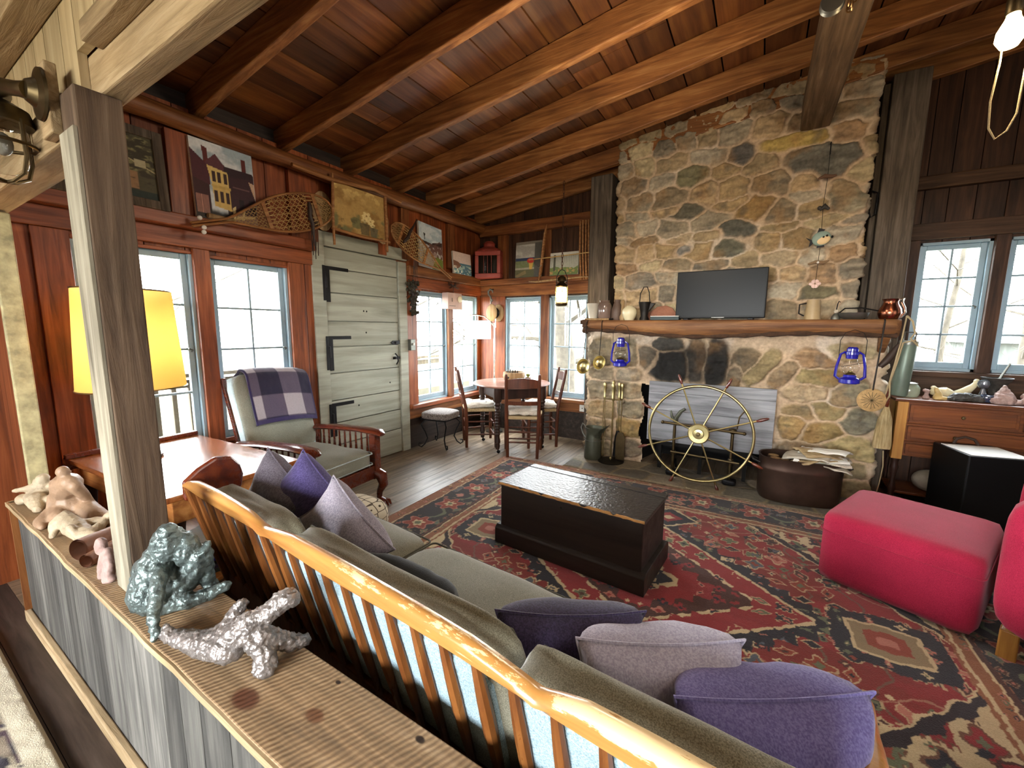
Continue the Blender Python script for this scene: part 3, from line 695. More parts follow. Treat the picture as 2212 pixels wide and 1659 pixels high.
mb.build('nail_hole', W['soot'], dr)
# light switch, outlet
sw = thing('light_switch', 'grey light switch box beside the pale plank door', 'switch', (XL+.03, 3.285, 1.165)); mb = MB()
mb.box(0, .045, -.035, .035, -.06, .06); mb.build('switch_box', W['pewter'], sw, bevel=.004); mb = MB(); mb.box(.045, .062, -.008, .008, -.005, .022); mb.build('toggle', W['white'], sw, bevel=.002)
ol = thing('wall_outlet', 'small white outlet under the sill next to the stone chimney', 'outlet', (-1.785, YF-.03, .40)); mb = MB(); mb.box(-.035, .035, -.008, 0, -.04, .04); mb.build('outlet_plate', W['white'], ol, bevel=.003)
mb = MB(); mb.ball((0, -.008, 0), (.006, .004, .008), 8, 6); mb.build('socket', W['soot'], ol)
# ================================================================ FIREPLACE
ST = ['#a08c6c', '#ad9a7c', '#8f7f66', '#9a8e78', '#857a68', '#b39a76', '#a8906a', '#8a8070', '#9f8262', '#b0a48e', '#938262', '#b5a480']
def stone_skin(name, path, z0, z1, seeds, parent, off, res=.011, relief=.04, mortar='#c2a98c', hole=None, soot=None, seed=1, mw=.10):
    """path: list of XY points (wall skin runs along it); seeds: (s, z, a, b, ang, colour)"""
    P = np.array(path, float); d = np.hypot(*np.diff(P, axis=0).T); cum = np.concatenate([[0], np.cumsum(d)]); Lt = cum[-1]
    ns = int(Lt/res)+1; nz = int((z1-z0)/res)+1
    s = np.linspace(0, Lt, ns); z = np.linspace(z0, z1, nz); S, Z = np.meshgrid(s, z)
    X = np.interp(s, cum, P[:, 0]); Y = np.interp(s, cum, P[:, 1])
    tx, ty = np.gradient(X), np.gradient(Y)
    k = 9; ker = np.ones(k)/k
    nx, ny = ty, -tx; nx = np.convolve(np.pad(nx, k//2, 'edge'), ker, 'valid'); ny = np.convolve(np.pad(ny, k//2, 'edge'), ker, 'valid')
    l = np.hypot(nx, ny); nx /= l; ny /= l
    Sw = S+.05*(fbm(S*7, Z*7, seed)-.5)+.02*(fbm(S*25, Z*25, seed+3)-.5); Zw = Z+.05*(fbm(S*7+50, Z*7, seed+5)-.5)+.02*(fbm(S*25+9, Z*25, seed+8)-.5)
    d1 = np.full(S.shape, 1e9); d2 = d1.copy(); i1 = np.zeros(S.shape, int)
    for i, (cs, cz, a, b, an, c) in enumerate(seeds):
        ds, dz = Sw-cs, Zw-cz; ca, sa = cos(an), sin(an)
        u = (ds*ca+dz*sa)/a; v = (-ds*sa+dz*ca)/b
        q = (np.abs(u)**2.6+np.abs(v)**2.6)**(1/2.6)
        n = q < d1; d2 = np.where(n, d1, np.minimum(d2, q)); i1 = np.where(n, i, i1); d1 = np.where(n, q, d1)
    edge = d2-d1
    m = 1-sst(mw*.6, mw*2.2, edge)            # mortar mask
    m = np.maximum(m, sst(1.05, 1.35, d1))
    m = np.clip(m+.9*(fbm(S*8, Z*12, seed+20)-.52)*sst(.55, .05, edge), 0, 1)
    hs = np.array([.45+.55*random.random() for _ in seeds]); hh = hs[i1]*(1-m)
    rough = fbm(S*22, Z*22, seed+11)-.5; fine = fbm(S*60, Z*60, seed+13)-.5
    strat = fbm(S*6, Z*34+3*fbm(S*4, Z*4, seed+60), seed+61)-.5
    H = relief*(hh*(.75+.6*rough))+.018*rough+.010*fine+.022*strat*(1-.5*m)+.016*m*(fbm(S*9, Z*9, seed+31)-.3)
    PX = X[None, :]+nx[None, :]*H; PY = Y[None, :]+ny[None, :]*H
    cols = np.array([lin(q[5]) for q in seeds]); C = cols[i1]
    C = C*(.45+.95*fbm(S*12, Z*34, seed+40))[..., None]*(1+.5*np.clip(strat, -.3, .3))[..., None]
    C = mix(C, npc('#9a7448'), .45*sst(.55, .75, fbm(S*5, Z*5, seed+41))*(1-m)); C = mix(C, npc('#54524c'), .5*sst(.58, .8, fbm(S*11, Z*11, seed+42))*(1-m))
    mc = npc(mortar)*(.8+.4*fbm(S*14, Z*14, seed+43))[..., None]
    mc = mix(mc, npc('#d6c6b2'), .7*sst(.6, .75, fbm(S*4, Z*4, seed+44)))
    C = mix(C, mc, m*.92)
    if soot is not None:
        k = soot(S, Z); C = mix(C, npc('#141210'), k)
    G = np.stack([PX-off[0], PY-off[1], Z-off[2]], -1)
    mask = None
    if hole is not None:
        sc = (S[:-1, :-1]+S[1:, 1:])/2; zc = (Z[:-1, :-1]+Z[1:, 1:])/2; mask = ~hole(sc, zc)
    return grid_mesh(name, G, C, VC_STONE, parent, mask)
def rand_seeds(L, z0, z1, rg, keep=lambda s, z: True, sz=(.09, .17), base=()):
    out = list(base); zz = z0
    while zz < z1:
        h = rg.uniform(.045, .10); ss = rg.uniform(-.1, 0)
        while ss < L:
            w = rg.uniform(*sz); cs, cz = ss+w, zz+h+rg.uniform(-.025, .025)
            if keep(cs, cz): out.append((cs, cz, w, h*rg.uniform(.8, 1.15), rg.uniform(-.22, .22), rg.choice(ST)))
            ss += 2*w*.92
        zz += 2*h*.86
    return out
FX0, FX1, FYF = -1.53, .815, 4.12
fp = thing('stone_fireplace', 'tan fieldstone fireplace and chimney with a log mantel and grey stone hearth', 'fireplace', (-.36, 4.12, 0))
off = fp.location
# lower breast
dl = .5
path = [(FX0, FYF+dl), (FX0, FYF), (FX1, FYF), (FX1, FYF+dl)]
def sx(x): return dl+(x-FX0)
B = lambda x, z, a, b, an, c: (sx(x), z, a, b, an, c)
base = [B(-.92, 1.12, .10, .13, .2, '#6a6052'), B(-.72, 1.03, .17, .15, .1, '#2c2a28'), B(-.80, 1.20, .2, .06, 0, '#4a463f'), B(-.50, 1.06, .10, .17, .15, '#5a5147'), B(-.34, 1.05, .09, .18, -.05, '#3a3733'),
        B(-.16, .96, .05, .11, -.25, '#83745e'), B(-.10, 1.08, .08, .10, -.6, '#7a6a52'), B(.02, 1.03, .065, .155, -.62, '#8a7a58'), B(.21, 1.0, .06, .13, -.75, '#857258'), B(.40, 1.12, .13, .08, .05, '#94785a'), B(.44, .98, .14, .075, 0, '#8c7c56'),
        B(.58, 1.18, .15, .06, .1, '#a0906f'), B(.36, .84, .14, .055, .05, '#b09a7a'), B(.62, .86, .12, .09, .5, '#8a8068'), B(.32, .68, .10, .055, 0, '#9a8562'), B(.52, .70, .12, .06, -.15, '#94835c'), B(.70, .64, .11, .09, .1, '#77705c'), B(.28, .55, .08, .09, .2, '#a38a5e'), B(.48, .52, .13, .07, .1, '#8f7a50'), B(.68, .42, .15, .08, -.1, '#a08f66'), B(.36, .36, .15, .06, 0, '#5f625a'), B(.62, .24, .16, .09, .1, '#8a7c60'), B(.34, .18, .14, .08, 0, '#7f735a'), B(.72, .08, .16, .08, 0, '#8a7a5a'),
        B(-1.38, .72, .16, .10, .1, '#8f8068'), B(-1.12, .74, .13, .09, 0, '#96866c'), B(-1.36, .52, .15, .09, -.05, '#a08a68'), B(-1.1, .55, .13, .09, .1, '#8a7d66'), B(-1.38, .30, .16, .11, .05, '#a38c6c'), B(-1.1, .36, .13, .09, -.1, '#a38a5a'), B(-1.4, .10, .15, .09, 0, '#8c7c60'), B(-1.12, .16, .14, .09, .05, '#847662'), B(-1.15, 1.12, .13, .13, .1, '#8a7e68'), B(-1.4, 1.1, .13, .14, 0, '#84765e'), B(-1.12, .90, .12, .06, 0, '#a0917a'), B(-1.38, .90, .14, .07, 0, '#93836a')]
rg = random.Random(11)
for zz in np.arange(.06, 1.3, .16):     # returns of the breast
    base.append((dl*.5, zz, .22, .085, 0, rg.choice(ST))); base.append((dl*1.5+FX1-FX0, zz+.05, .22, .085, 0, rg.choice(ST)))
OPX0, OPX1, OPZ0, OPZ1 = -.955, .13, .0, .80
def hole(s, z):
    x = s-dl+FX0
    return (x > OPX0+.02*np.sin(z*14)) & (x < OPX1-.01*np.sin(z*17)) & (z < OPZ1+.03*np.sin(x*5+1)) & (s > dl) & (s < dl+FX1-FX0)
def soot(s, z):
    x = s-dl+FX0
    k = np.exp(-((x+.52)/.40)**4)*sst(.80, .92, z)*(1-sst(1.12, 1.26, z))
    return np.clip(k*(.30+1.1*fbm(s*9, z*4, 77)), 0, .93)
stone_skin('lower_breast', path, 0, 1.335, base, fp, off, .009, .06, hole=hole, soot=soot, seed=5, mw=.14)
# upper breast
du = .45; UX0, UX1, UY = -1.29, .60, 4.19
path = [(UX0, UY+du), (UX0, UY), (UX1, UY), (UX1, UY+du)]
rg = random.Random(23)
ub = [(du+1.42, 2.85, .2, .05, .02, '#b39a58'), (du+1.62, 2.66, .24, .11, 0, '#6b675c'), (du+1.02, 2.80, .10, .09, .2, '#5f5a54'), (du+1.5, 3.0, .18, .06, .1, '#7a705e'), (du+.62, 2.72, .14, .10, .1, '#7a7458'), (du+.62, 2.42, .15, .10, 0, '#6a6556'), (du+1.0, 2.22, .16, .06, -.05, '#615f54'), (du+1.2, 2.38, .14, .12, 0, '#94784e'), (du+.62, 2.08, .12, .055, .1, '#9a948a'), (du+.95, 2.05, .13, .07, 0, '#6b6857'), (du+1.62, 1.65, .14, .08, .2, '#6e664e'), (du+1.78, 2.4, .1, .12, 0, '#9a9078')]
us = rand_seeds(2*du+UX1-UX0, 1.42, 3.35, rg, keep=lambda s, z: all(abs(s-q[0]) > q[2]*.95 or abs(z-q[1]) > q[3]*.95 for q in ub), base=ub)
stone_skin('upper_breast', path, 1.40, 3.33, us, fp, off, .010, .055, seed=9, mw=.13)
# firebox
mb = MB(); a, b, c, d = OPX0-.05, OPX1+.05, -.02, OPZ1+.06; yb = 4.62
mb.add([(a, FYF+.06, c), (a+.1, yb, c), (b-.1, yb, c), (b, FYF+.06, c), (a, FYF+.06, d), (a+.1, yb, d), (b-.1, yb, d), (b, FYF+.06, d)], [(0,1,5,4), (1,2,6,5), (2,3,7,6), (4,5,6,7), (0,3,2,1)])
mb.build('firebox', W['soot'], fp, world=True)
# hearth: irregular flagstones
Hx0, Hx1, Hy0, Hy1 = -1.60, .80, 3.615, 4.15
nx_, ny_ = 260, 62; X, Y = np.meshgrid(np.linspace(Hx0, Hx1, nx_), np.linspace(Hy0, Hy1, ny_))
d1 = np.full(X.shape, 9.); d2 = d1.copy(); i1 = np.zeros(X.shape, int); rg = random.Random(4)
for i in range(16):
    cx, cy = Hx0+(i+.5)*.15+rg.uniform(-.08, .08), 3.75+.26*(i % 2)+rg.uniform(-.05, .05)
    q = np.hypot((X-cx+.06*(fbm(X*6, Y*6, 3)-.5))/1.3, Y-cy+.06*(fbm(X*6, Y*6, 8)-.5)); n = q < d1; d2 = np.where(n, d1, np.minimum(d2, q)); i1 = np.where(n, i, i1); d1 = np.where(n, q, d1)
m = 1-sst(.008, .03, d2-d1); pal = [npc(q) for q in ('#6f6a5e', '#8a8070', '#5f5b53', '#7f7460', '#6a655c')]
C = np.array([pal[i % 5] for i in range(16)])[i1]*(.7+.6*fbm(X*9, Y*9, 21))[..., None]; C = mix(C, npc('#8f8268'), m*.8)
C = mix(C, npc('#a09270'), .7*sst(.03, 0, Y-Hy0))
edge = np.minimum.reduce([sst(0, .02, X-Hx0), sst(0, .02, Hx1-X), sst(0, .015, Y-Hy0)])
Zh = edge*(.018+.008*(fbm(X*12, Y*12, 6)-.5)-.004*m)
grid_mesh('hearth', np.stack([X-off[0], Y-off[1], Zh], -1), C, VC_STONE, fp)
mb = MB(); mb.rnd = .6; mb.box(-1.2, .60, 3.595, 3.616, 0, .018); mb.build('hearth_border', W['rawedge'] if 0 else W['floor'], fp, world=True, bevel=.003)
# mantel log
n = 64; vs = []; fs = []
for k in range(n+1):
    x = -1.535+2.385*k/n; t = k/n
    zb = 1.318-.022*sin(t*3.1)+.016*sin(t*9+1)+.008*mn.noise(Vector((x*7, 2, 0))); fy = 3.925+.014*sin(t*7)+.012*mn.noise(Vector((x*5, 9, 0)))
    if k < 2 or k > n-1: fy += .03
    pr = [(fy+.012, 1.436), (fy, 1.425), (fy-.006, 1.395), (fy+.006, zb+.035), (fy+.03, zb+.008), (fy+.06, zb), (4.22, zb+.005), (4.22, 1.436)]
    vs += [(x, a, b) for a, b in pr]
for k in range(n):
    for q in range(8): fs.append((k*8+q, k*8+8+q, k*8+8+(q+1) % 8, k*8+(q+1) % 8))
fs += [tuple(range(8)), tuple(n*8+7-q for q in range(8))]
mb = MB(); mb.rnd = .5; mb.add(vs, fs); mt = mb.build('mantel_shelf', W['mantel'], fp, world=True, smooth=True, ang=50)
mb = MB()                                   # bark on the underside edge
pts = [(-1.53+2.36*k/40, 3.948+.014*sin(k/40*7), 1.318-.022*sin(k/40*3.1)+.016*sin(k/40*9+1)+.01) for k in range(41)]
mb.tube(pts, [.022+.007*sin(k*1.9) for k in range(41)], 8, flat=.8); mb.build('bark_edge', W['bark'], mt, world=True, smooth=True, disp=.012, dscale=.05)
mb = MB()                                   # gnarled stub end
for k, (dy, dz, r) in enumerate(((0, .035, .030), (.03, .0, .032), (.01, -.045, .034), (.05, -.03, .03))):
    mb.tube([(-1.50, 3.96+dy, 1.38+dz), (-1.545, 3.95+dy, 1.385+dz), (-1.575+.01*k, 3.945+dy, 1.387+dz)], [r, r*.95, r*.6], 9)
mb.build('gnarled_end', W['bark'], mt, world=True, smooth=True)
for x in (.78,):
    mb = MB(); mb.prism([(3.97, 1.315), (4.14, 1.315), (4.14, 1.17), (4.10, 1.20)], x-.02, x+.03, 'X'); mb.build('bracket', W['mantel'], fp, world=True, bevel=.006)
# ================================================================ SOFA
SX0, SX1 = -1.80, .20
sf = thing('sofa', 'maple spindle-back sofa with sage green cushions behind the half wall', 'sofa', (-.80, .62, 0)); so = sf.location
def ry(z): return .682-.30*(z-.30)*.83      # leaning back plane (centre of spindles)
mb = MB(); n = 120; vs = []; fs = []
def hump(x):
    for a, b in ((-1.80, -1.19), (-1.19, -.255), (-.255, .22)):
        if a <= x <= b:
            t = (x-a)/(b-a); return .772+.020*min(1, 6*min(t, 1-t))**.7+(.010*sin(pi*t))
    return .772
for k in range(n+1):
    x = SX0+(SX1+.01-SX0)*k/n; zt = hump(x); zb = .752+.003*sin(x*9); yb = ry(.76)
    pr = [(yb-.012, zb+.002), (yb-.019, zt-.018), (yb-.016, zt-.007), (yb-.004, zt), (yb+.010, zt-.002), (yb+.018, zt-.012), (yb+.022, zb+.01), (yb+.012, zb)]
    vs += [(x, a, b) for a, b in pr]
for k in range(n):
    for q in range(8): fs.append((k*8+q, k*8+8+q, k*8+8+(q+1) % 8, k*8+(q+1) % 8))
fs += [tuple(range(8)), tuple(n*8+7-q for q in range(8))]
mb.add(vs, fs)
worn, nt, b = nmat('maple_rail_worn'); L = nt.links     # varnish flaking along the top edge of the rail
v, src = coords(nt, (.6, 10, 10), rnd=False); n1 = N(nt, 'TexNoise', Scale=2.2, Detail=8.0, Roughness=.6, Distortion=.5); L.new(v, n1.inputs['Vector'])
r1 = ramp(nt, [(.3, '#94602e'), (.55, '#b98546'), (.75, '#cda062')]); L.new(n1.outputs[0], r1.inputs[0])
v2 = N(nt, 'Mapping'); v2.inputs['Scale'].default_value = (4, 16, 16); L.new(src, v2.inputs[0]); n2 = N(nt, 'TexNoise', Scale=2.0, Detail=7.0, Roughness=.7); L.new(v2.outputs[0], n2.inputs['Vector'])
sp = N(nt, 'SeparateXYZ'); L.new(src, sp.inputs[0])
mr = N(nt, 'MapRange'); mr.inputs[1].default_value = -.25; mr.inputs[2].default_value = .5; mr.inputs[3].default_value = -.03; mr.inputs[4].default_value = .16; L.new(sp.outputs[0], mr.inputs[0])
mz = N(nt, 'MapRange'); mz.inputs[1].default_value = .755; mz.inputs[2].default_value = .797; mz.inputs[3].default_value = -.25; mz.inputs[4].default_value = .03; L.new(sp.outputs[2], mz.inputs[0])
ad = N(nt, 'Math', operation='ADD'); L.new(n2.outputs[0], ad.inputs[0]); L.new(mr.outputs[0], ad.inputs[1]); ad2 = N(nt, 'Math', operation='ADD'); L.new(ad.outputs[0], ad2.inputs[0]); L.new(mz.outputs[0], ad2.inputs[1])
rw = ramp(nt, [(.60, (0,0,0)), (.625, (1,1,1))]); L.new(ad2.outputs[0], rw.inputs[0])
mm = mixc(nt); L.new(rw.outputs[0], mm.inputs[0]); L.new(r1.outputs[0], mm.inputs[6]); mm.inputs[7].default_value = lin4('#e0c08e'); L.new(mm.outputs[2], b.inputs['Base Color']); b.inputs['Roughness'].default_value = .28; b.inputs['Coat Weight'].default_value = .35; b.inputs['Coat Roughness'].default_value = .2
mb.build('top_rail', worn, sf, world=True, smooth=True, ang=45)
mb = MB(); mb.bar((SX0+.03, ry(.33), .33), (SX1-.03, ry(.33), .33), .03, .09); mb.build('bottom_rail', W['sofad'], sf, world=True, bevel=.005)
for k in range(23):
    x = SX0+.085+k*.0825
    mb = MB(); z0, z1 = .36, .757; pts = []; rs = []
    for q in range(9):
        t = q/8; z = z0+(z1-z0)*t; pts.append((x, ry(z), z)); rs.append(.0085+.0062*sin(pi*(1-t)**.8)**1.5)
    mb.tube(pts, rs, 8); mb.build('spindle', W['sofad'], sf, world=True, smooth=True)
for x in (SX0+.02, SX1-.02):      # back posts / legs
    mb = MB(); mb.bar((x, ry(.0)-.09, 0), (x, ry(.34), .34), .045, .05, up=(0,1,0)); mb.bar((x, ry(.30), .30), (x, ry(.76), .76), .038, .04, up=(0,1,0)); mb.build('back_post', W['sofad'], sf, world=True, bevel=.008)
    s = 1 if x < 0 else -1
    mb = MB(); mb.lathe([(.018, 0), (.021, .1), (.026, .2), (.022, .3), (.02, .42), (.024, .5), (.016, .56)], 12, (x, 1.16, 0)); mb.build('front_leg', W['sofad'], sf, world=True, smooth=True)
    mb = MB(); pts = []   # flat arm, curling down at the front
    for q in range(15):
        t = q/14; y = .66+.50*t; z = .572+.02*sin(t*pi)+(.012 if t > .8 else 0)-.06*max(0, (t-.86)/.14)**2
        pts.append((x+.02*sin(t*pi)*(-s), y, z))
    mb.tube(pts, [.03]*11+[.034, .036, .035, .024], 12, flat=.42); mb.build('arm', W['sofa'], sf, world=True, smooth=True)
    mb = MB(); mb.tube([(x, .86, .30), (x, .86, .43), (x, .865, .57)], [.011, .016, .011], 8); mb.build('arm_spindle', W['sofad'], sf, world=True, smooth=True)
    mb = MB(); mb.tube([(x, 1.02, .30), (x, 1.02, .43), (x, 1.025, .57)], [.011, .016, .011], 8); mb.build('arm_spindle', W['sofad'], sf, world=True, smooth=True)
# rounded scroll wing at the left end
mb = MB(); mb.prism([(.55, .70), (.55, .775), (.60, .815), (.66, .845), (.715, .835), (.745, .795), (.755, .75), (.745, .70), (.70, .67)], SX0-.012, SX0+.012, 'X'); mb.build('side_wing', W['mahog'], sf, world=True, bevel=.012, seg=3)
mb = MB(); mb.box(SX0+.02, SX1-.02, .70, 1.20, .25, .30); mb.build('seat_frame', W['sofad'], sf, world=True, bevel=.006)
for (a, b) in ((-1.775, -1.20), (-1.195, -.36), (-.355, .165)):
    w = b-a; cx = (a+b)/2
    mb = MB(); mb.rbox((cx, .975, .375), (w, .53, .15), p=7, n=12, crown=.022, wob=.010, seed=a*3); sc_ = mb.build('seat_cushion', W['sage'], sf, world=True, smooth=True, ang=180)
    for zz in (.428, .318):
        mb = MB(); e = .022; q = []
        for (px, py, a0) in ((cx+w/2-e-.004, 1.236-e, 0), (cx-w/2+e+.004, 1.236-e, 90), (cx-w/2+e+.004, .72, 180), (cx+w/2-e-.004, .72, 270)):
            for t in range(0, 91, 30): q.append((px+e*cos(R(a0+t)), py+e*sin(R(a0+t)), zz))
        mb.tube(q, .0042, 6, closed=True); mb.build('piping', W['pipe'], sc_, world=True, smooth=True)
    # back cushion: blue-grey panel on the spindle side, sage on the seat side
    cz = .565; ang_ = atan2(.249, 1)
    mb = MB(); mb.rbox((cx, ry(cz)+.072, cz-.0), (w-.006, .105, .375), p=8, n=12, rot=(ang_, 0, 0), wob=.012, seed=a*7); bc = mb.build('back_cushion', W['sage'], sf, world=True, smooth=True, ang=180)
    mb = MB(); mb.rbox((cx, ry(cz)+.024, cz-.012), (w-.05, .03, .345), p=9, n=8, rot=(ang_, 0, 0)); mb.build('back_panel', W['sageb'], bc, world=True, smooth=True, ang=180)
    mb = MB(); mb.tube([(cx-w/2+.02, ry(.73)+.112, .715), (cx-w/2+.035, ry(.74)+.116, .735), (cx+w/2-.035, ry(.74)+.116, .735), (cx+w/2-.02, ry(.73)+.112, .715)], .0045, 6); mb.build('piping', W['pipe'], bc, world=True, smooth=True)
sf.rotation_euler = (0, 0, R(-4.0))
# pillows ---------------------------------------------------------------
def pil(mat, label, c, w, h, t, rot, seed):
    o = thing('throw_pillow', label, 'pillow', c, group='throw pillows on the sofa', rot=rot)
    mb = MB(); mb.pillow(w, h, t, seed=seed, wr=.012); mb.build('pillow_cover', mat, o, smooth=True, ang=180)
    mb = MB(); q = []
    for k in range(80):
        a = k/80*4; s_ = int(a); f = (a-s_)*2-1; u, v = ((f, -1), (1, f), (-f, 1), (-1, -f))[s_]
        q.append((u*w/2*(1-.13*(1-v*v)*abs(u)**3), v*h/2*(1-.13*(1-u*u)*abs(v)**3), 0))
    mb.tube(q, .0035, 5, closed=True); mb.build('seam', mat, o, smooth=True)
    return o
pil(W['grey'], 'grey pillow at the desk end of the sofa, corner standing up behind the purple one', (-1.66, .90, .655), .30, .30, .13, (R(100), R(40), R(12)), 1)
pil(W['purp'], 'deep purple pillow leaning between the grey and the mauve pillow', (-1.52, .94, .645), .33, .33, .14, (R(103), R(48), R(24)), 5)
pil(W['mauve'], 'pale mauve pillow standing on a corner in front of the middle cushion', (-1.235, .885, .615), .33, .33, .13, (R(104), R(46), R(16)), 9)
pil(W['velvet'], 'black velvet pillow tucked low against the middle back cushion', (-.87, .835, .545), .43, .17, .13, (R(115), 0, R(0)), 12)
pil(W['purpd'], 'dark plum pillow tucked behind the lilac pillow', (-.345, .845, .57), .35, .27, .17, (R(102), 0, R(31)), 15)
pil(W['lilac'], 'pale lilac pillow between the dark plum and the violet pillow', (-.150, .862, .57), .36, .27, .18, (R(102), R(1), R(32)), 19)
pil(W['purpl'], 'violet pillow at the arm end of the sofa, nearest the rug corner', (.055, .862, .55), .38, .27, .20, (R(104), R(0), R(33)), 23)
# ================================================================ RUG
RXc, RYc, RW_, RH_ = -.45, 2.20, 3.50, 2.90; RA = R(1.6)
def rug_col(u, v):
    """u,v in metres from the rug centre (u along the room, v to the hearth)"""
    hw, hh = RW_/2, RH_/2
    red, nav, ivo, pink, rust, grn, brn, blu = [npc(c) for c in ('#8a2a2c', '#26252c', '#c4b08a', '#b07060', '#8a3e2c', '#64694f', '#4a2c24', '#525a64')]
    u = u+.02*(fbm(u*9, v*9, 81)-.5)+.012*(vnoise(u*45, v*45, 82)-.5); v = v+.02*(fbm(u*9+5, v*9, 83)-.5)+.012*(vnoise(u*45, v*45+7, 84)-.5)
    U, V = np.abs(u), np.abs(v)
    C = np.ones(u.shape+(3,))*red
    C = mix(C, npc('#7a2a24'), sst(.45, .6, fbm(u*3, v*9, 1)))
    def hsh(i, j, k):
        n = (np.asarray(i).astype(np.int64)*374761393+np.asarray(j).astype(np.int64)*668265263+k*974634743) & 0xffffffff
        n = ((n ^ (n >> 13))*1274126177) & 0xffffffff
        return ((n ^ (n >> 16)) & 0xffff)/65535.
    def motif(C, s_, cols, dens, seed, msk, out, sx=1., sy=1.):
        """little woven figures (lozenges, crosses, rosettes, combs) on a jittered grid, each with a light outline"""
        uu, vv = U*sx, V*sy
        i, j = np.floor(uu/s_), np.floor(vv/s_)
        a, b, c, d = [hsh(i, j, seed+k) for k in range(4)]
        x = (uu/s_-i-.5-.22*(a-.5))*2; y = (vv/s_-j-.5-.22*(b-.5))*2
        q = c < .5; x, y = np.where(q, x, y), np.where(q, y, x)
        th = np.arctan2(y, x); r = np.hypot(x, y)
        f1 = np.abs(x)*1.0+np.abs(y)*1.5; f2 = np.minimum(np.maximum(np.abs(x)*2.6, np.abs(y)), np.maximum(np.abs(x), np.abs(y)*2.6)); f3 = r*(1.15-.30*np.cos(4*th)); f4 = np.maximum(np.abs(x)*.95, np.abs(y)*1.6)*(1+.18*np.sign(np.sin(x*13))); f5 = np.abs(x+.35*y)*1.5+np.abs(y)*.85
        t = np.floor(a*7.3+d*3.1) % 5
        f = np.select([t == 0, t == 1, t == 2, t == 3], [f1, f2, f3, f4], f5)
        rad = .52+.30*b; on = (d < dens)*msk
        ci = np.floor(c*len(cols)*.999).astype(int); ci2 = np.floor(a*len(cols)*.999).astype(int); cc = np.array(cols)
        if out is not None: C = np.where(((f < rad+.17)*on)[..., None] > .5, out, C)
        C = np.where(((f < rad)*on)[..., None] > .5, cc[ci], C)
        return np.where(((f < rad*.42)*on)[..., None] > .5, cc[ci2], C)
    infield = ((U < hw-.50)*(V < hh-.50))*1.
    fx, fy = hw-.50, hh-.50
    vn = np.abs(((U*1.0+.04*np.sin(V*21)) % .21)-.105); C = mix(C, npc('#6a5a48'), infield*(vn < .006)*.8)
    vn = np.abs(((V*1.0+.04*np.sin(U*19)) % .23)-.115); C = mix(C, npc('#a8836a'), infield*(vn < .005)*.7)
    C = motif(C, .115, [nav, grn, brn, pink, rust, blu], .78, 3, infield, npc('#b8a07c'))
    C = motif(C, .062, [ivo, nav, pink, grn, brn], .34, 13, infield, None, 1.07, .96)
    # ivory corners with serrated edges
    saw = .05*np.abs(((U*8) % 1)-.5)+.05*np.abs(((V*8) % 1)-.5)
    sp = (fx-U)+(fy-V)*.95
    C = mix(C, ivo, infield*((sp < .735+saw)*1.)); C = mix(C, npc('#2a2024'), infield*((sp < .72+saw)*1.))
    spm = infield*((sp < .67+saw)*1.); C = mix(C, ivo, spm)
    C = motif(C, .15, [red, brn, rust, nav, grn], .85, 21, spm, npc('#6d4a36'), 1.1, .9)
    C = motif(C, .07, [red, brn, nav, grn], .42, 27, spm, None)
    rl_ = np.abs(sp-.40)/.13+np.abs((U-V*.9) % .5-.25)/.22; C = mix(C, brn, spm*((rl_ < 1.05)*1.)); C = mix(C, red, spm*((rl_ < .9)*1.)); C = mix(C, npc('#7a4a38'), spm*((rl_ < .5)*1.)); C = mix(C, ivo, spm*((rl_ < .16)*1.))
    # stepped centre medallion
    st = np.floor(U/.085)*.085*.6+U*.4; sv = np.floor(V/.07)*.07*.6+V*.4
    md = st/.86+sv/.70
    for a_, c_ in ((1.0, ivo), (.975, nav), (.84, ivo), (.825, red), (.56, ivo), (.545, brn), (.40, ivo), (.385, red), (.16, ivo), (.13, nav)):
        C = mix(C, c_, (md < a_)*1.)
    C = motif(C, .085, [pink, ivo, red, grn, blu], .75, 33, (md < .96)*1.*(md > .855), None)
    C = motif(C, .10, [nav, pink, brn, grn], .8, 37, (md < .81)*1.*(md > .57), npc('#c2a882'))
    C = motif(C, .08, [ivo, pink, nav, red], .8, 39, (md < .53)*1., None)
    # hooked pendants
    pd = np.abs(u)/.20+np.abs(V-.80)/.17; C = mix(C, ivo, (pd < 1)*1.); C = mix(C, nav, (pd < .88)*1.); C = mix(C, red, (pd < .5)*1.); C = mix(C, ivo, (pd < .2)*1.)
    pd = np.maximum(np.abs(U-1.02)/.17, V/.13)+.25*np.abs(U-1.02)/.17; C = mix(C, nav, (pd < 1.5)*1.*infield); C = motif(C, .06, [grn, ivo, pink], .6, 43, (pd < 1.5)*1.*infield, None); C = mix(C, ivo, (pd < 1)*1.); C = mix(C, npc('#8a7a5c'), (pd < .88)*1.); C = mix(C, rust, (pd < .55)*1.); C = mix(C, pink, (pd < .25)*1.)
    # borders
    bd = np.minimum(hw-U, hh-V)
    t = np.where(hw-U < hh-V, v, u)
    outb = (bd < .50)*1.
    C = mix(C, npc('#8a5a3c'), outb)
    C = mix(C, npc('#2a2428'), ((bd > .11)*(bd < .39))*1.)
    C = mix(C, ivo, ((bd > .47)*(bd < .485))*1.); C = mix(C, ivo, ((bd > .415)*(bd < .425))*1.); C = mix(C, brn, ((bd > .392)*(bd < .415))*1.)
    C = mix(C, ivo, ((bd > .095)*(bd < .103))*1.)
    mb_ = ((bd > .11)*(bd < .39))*1.
    ph = (t % .36)-.18; rr_ = np.hypot(ph*1.15, bd-.25); ang = np.arctan2(bd-.25, ph)
    lobe = .085+.022*np.cos(6*ang)
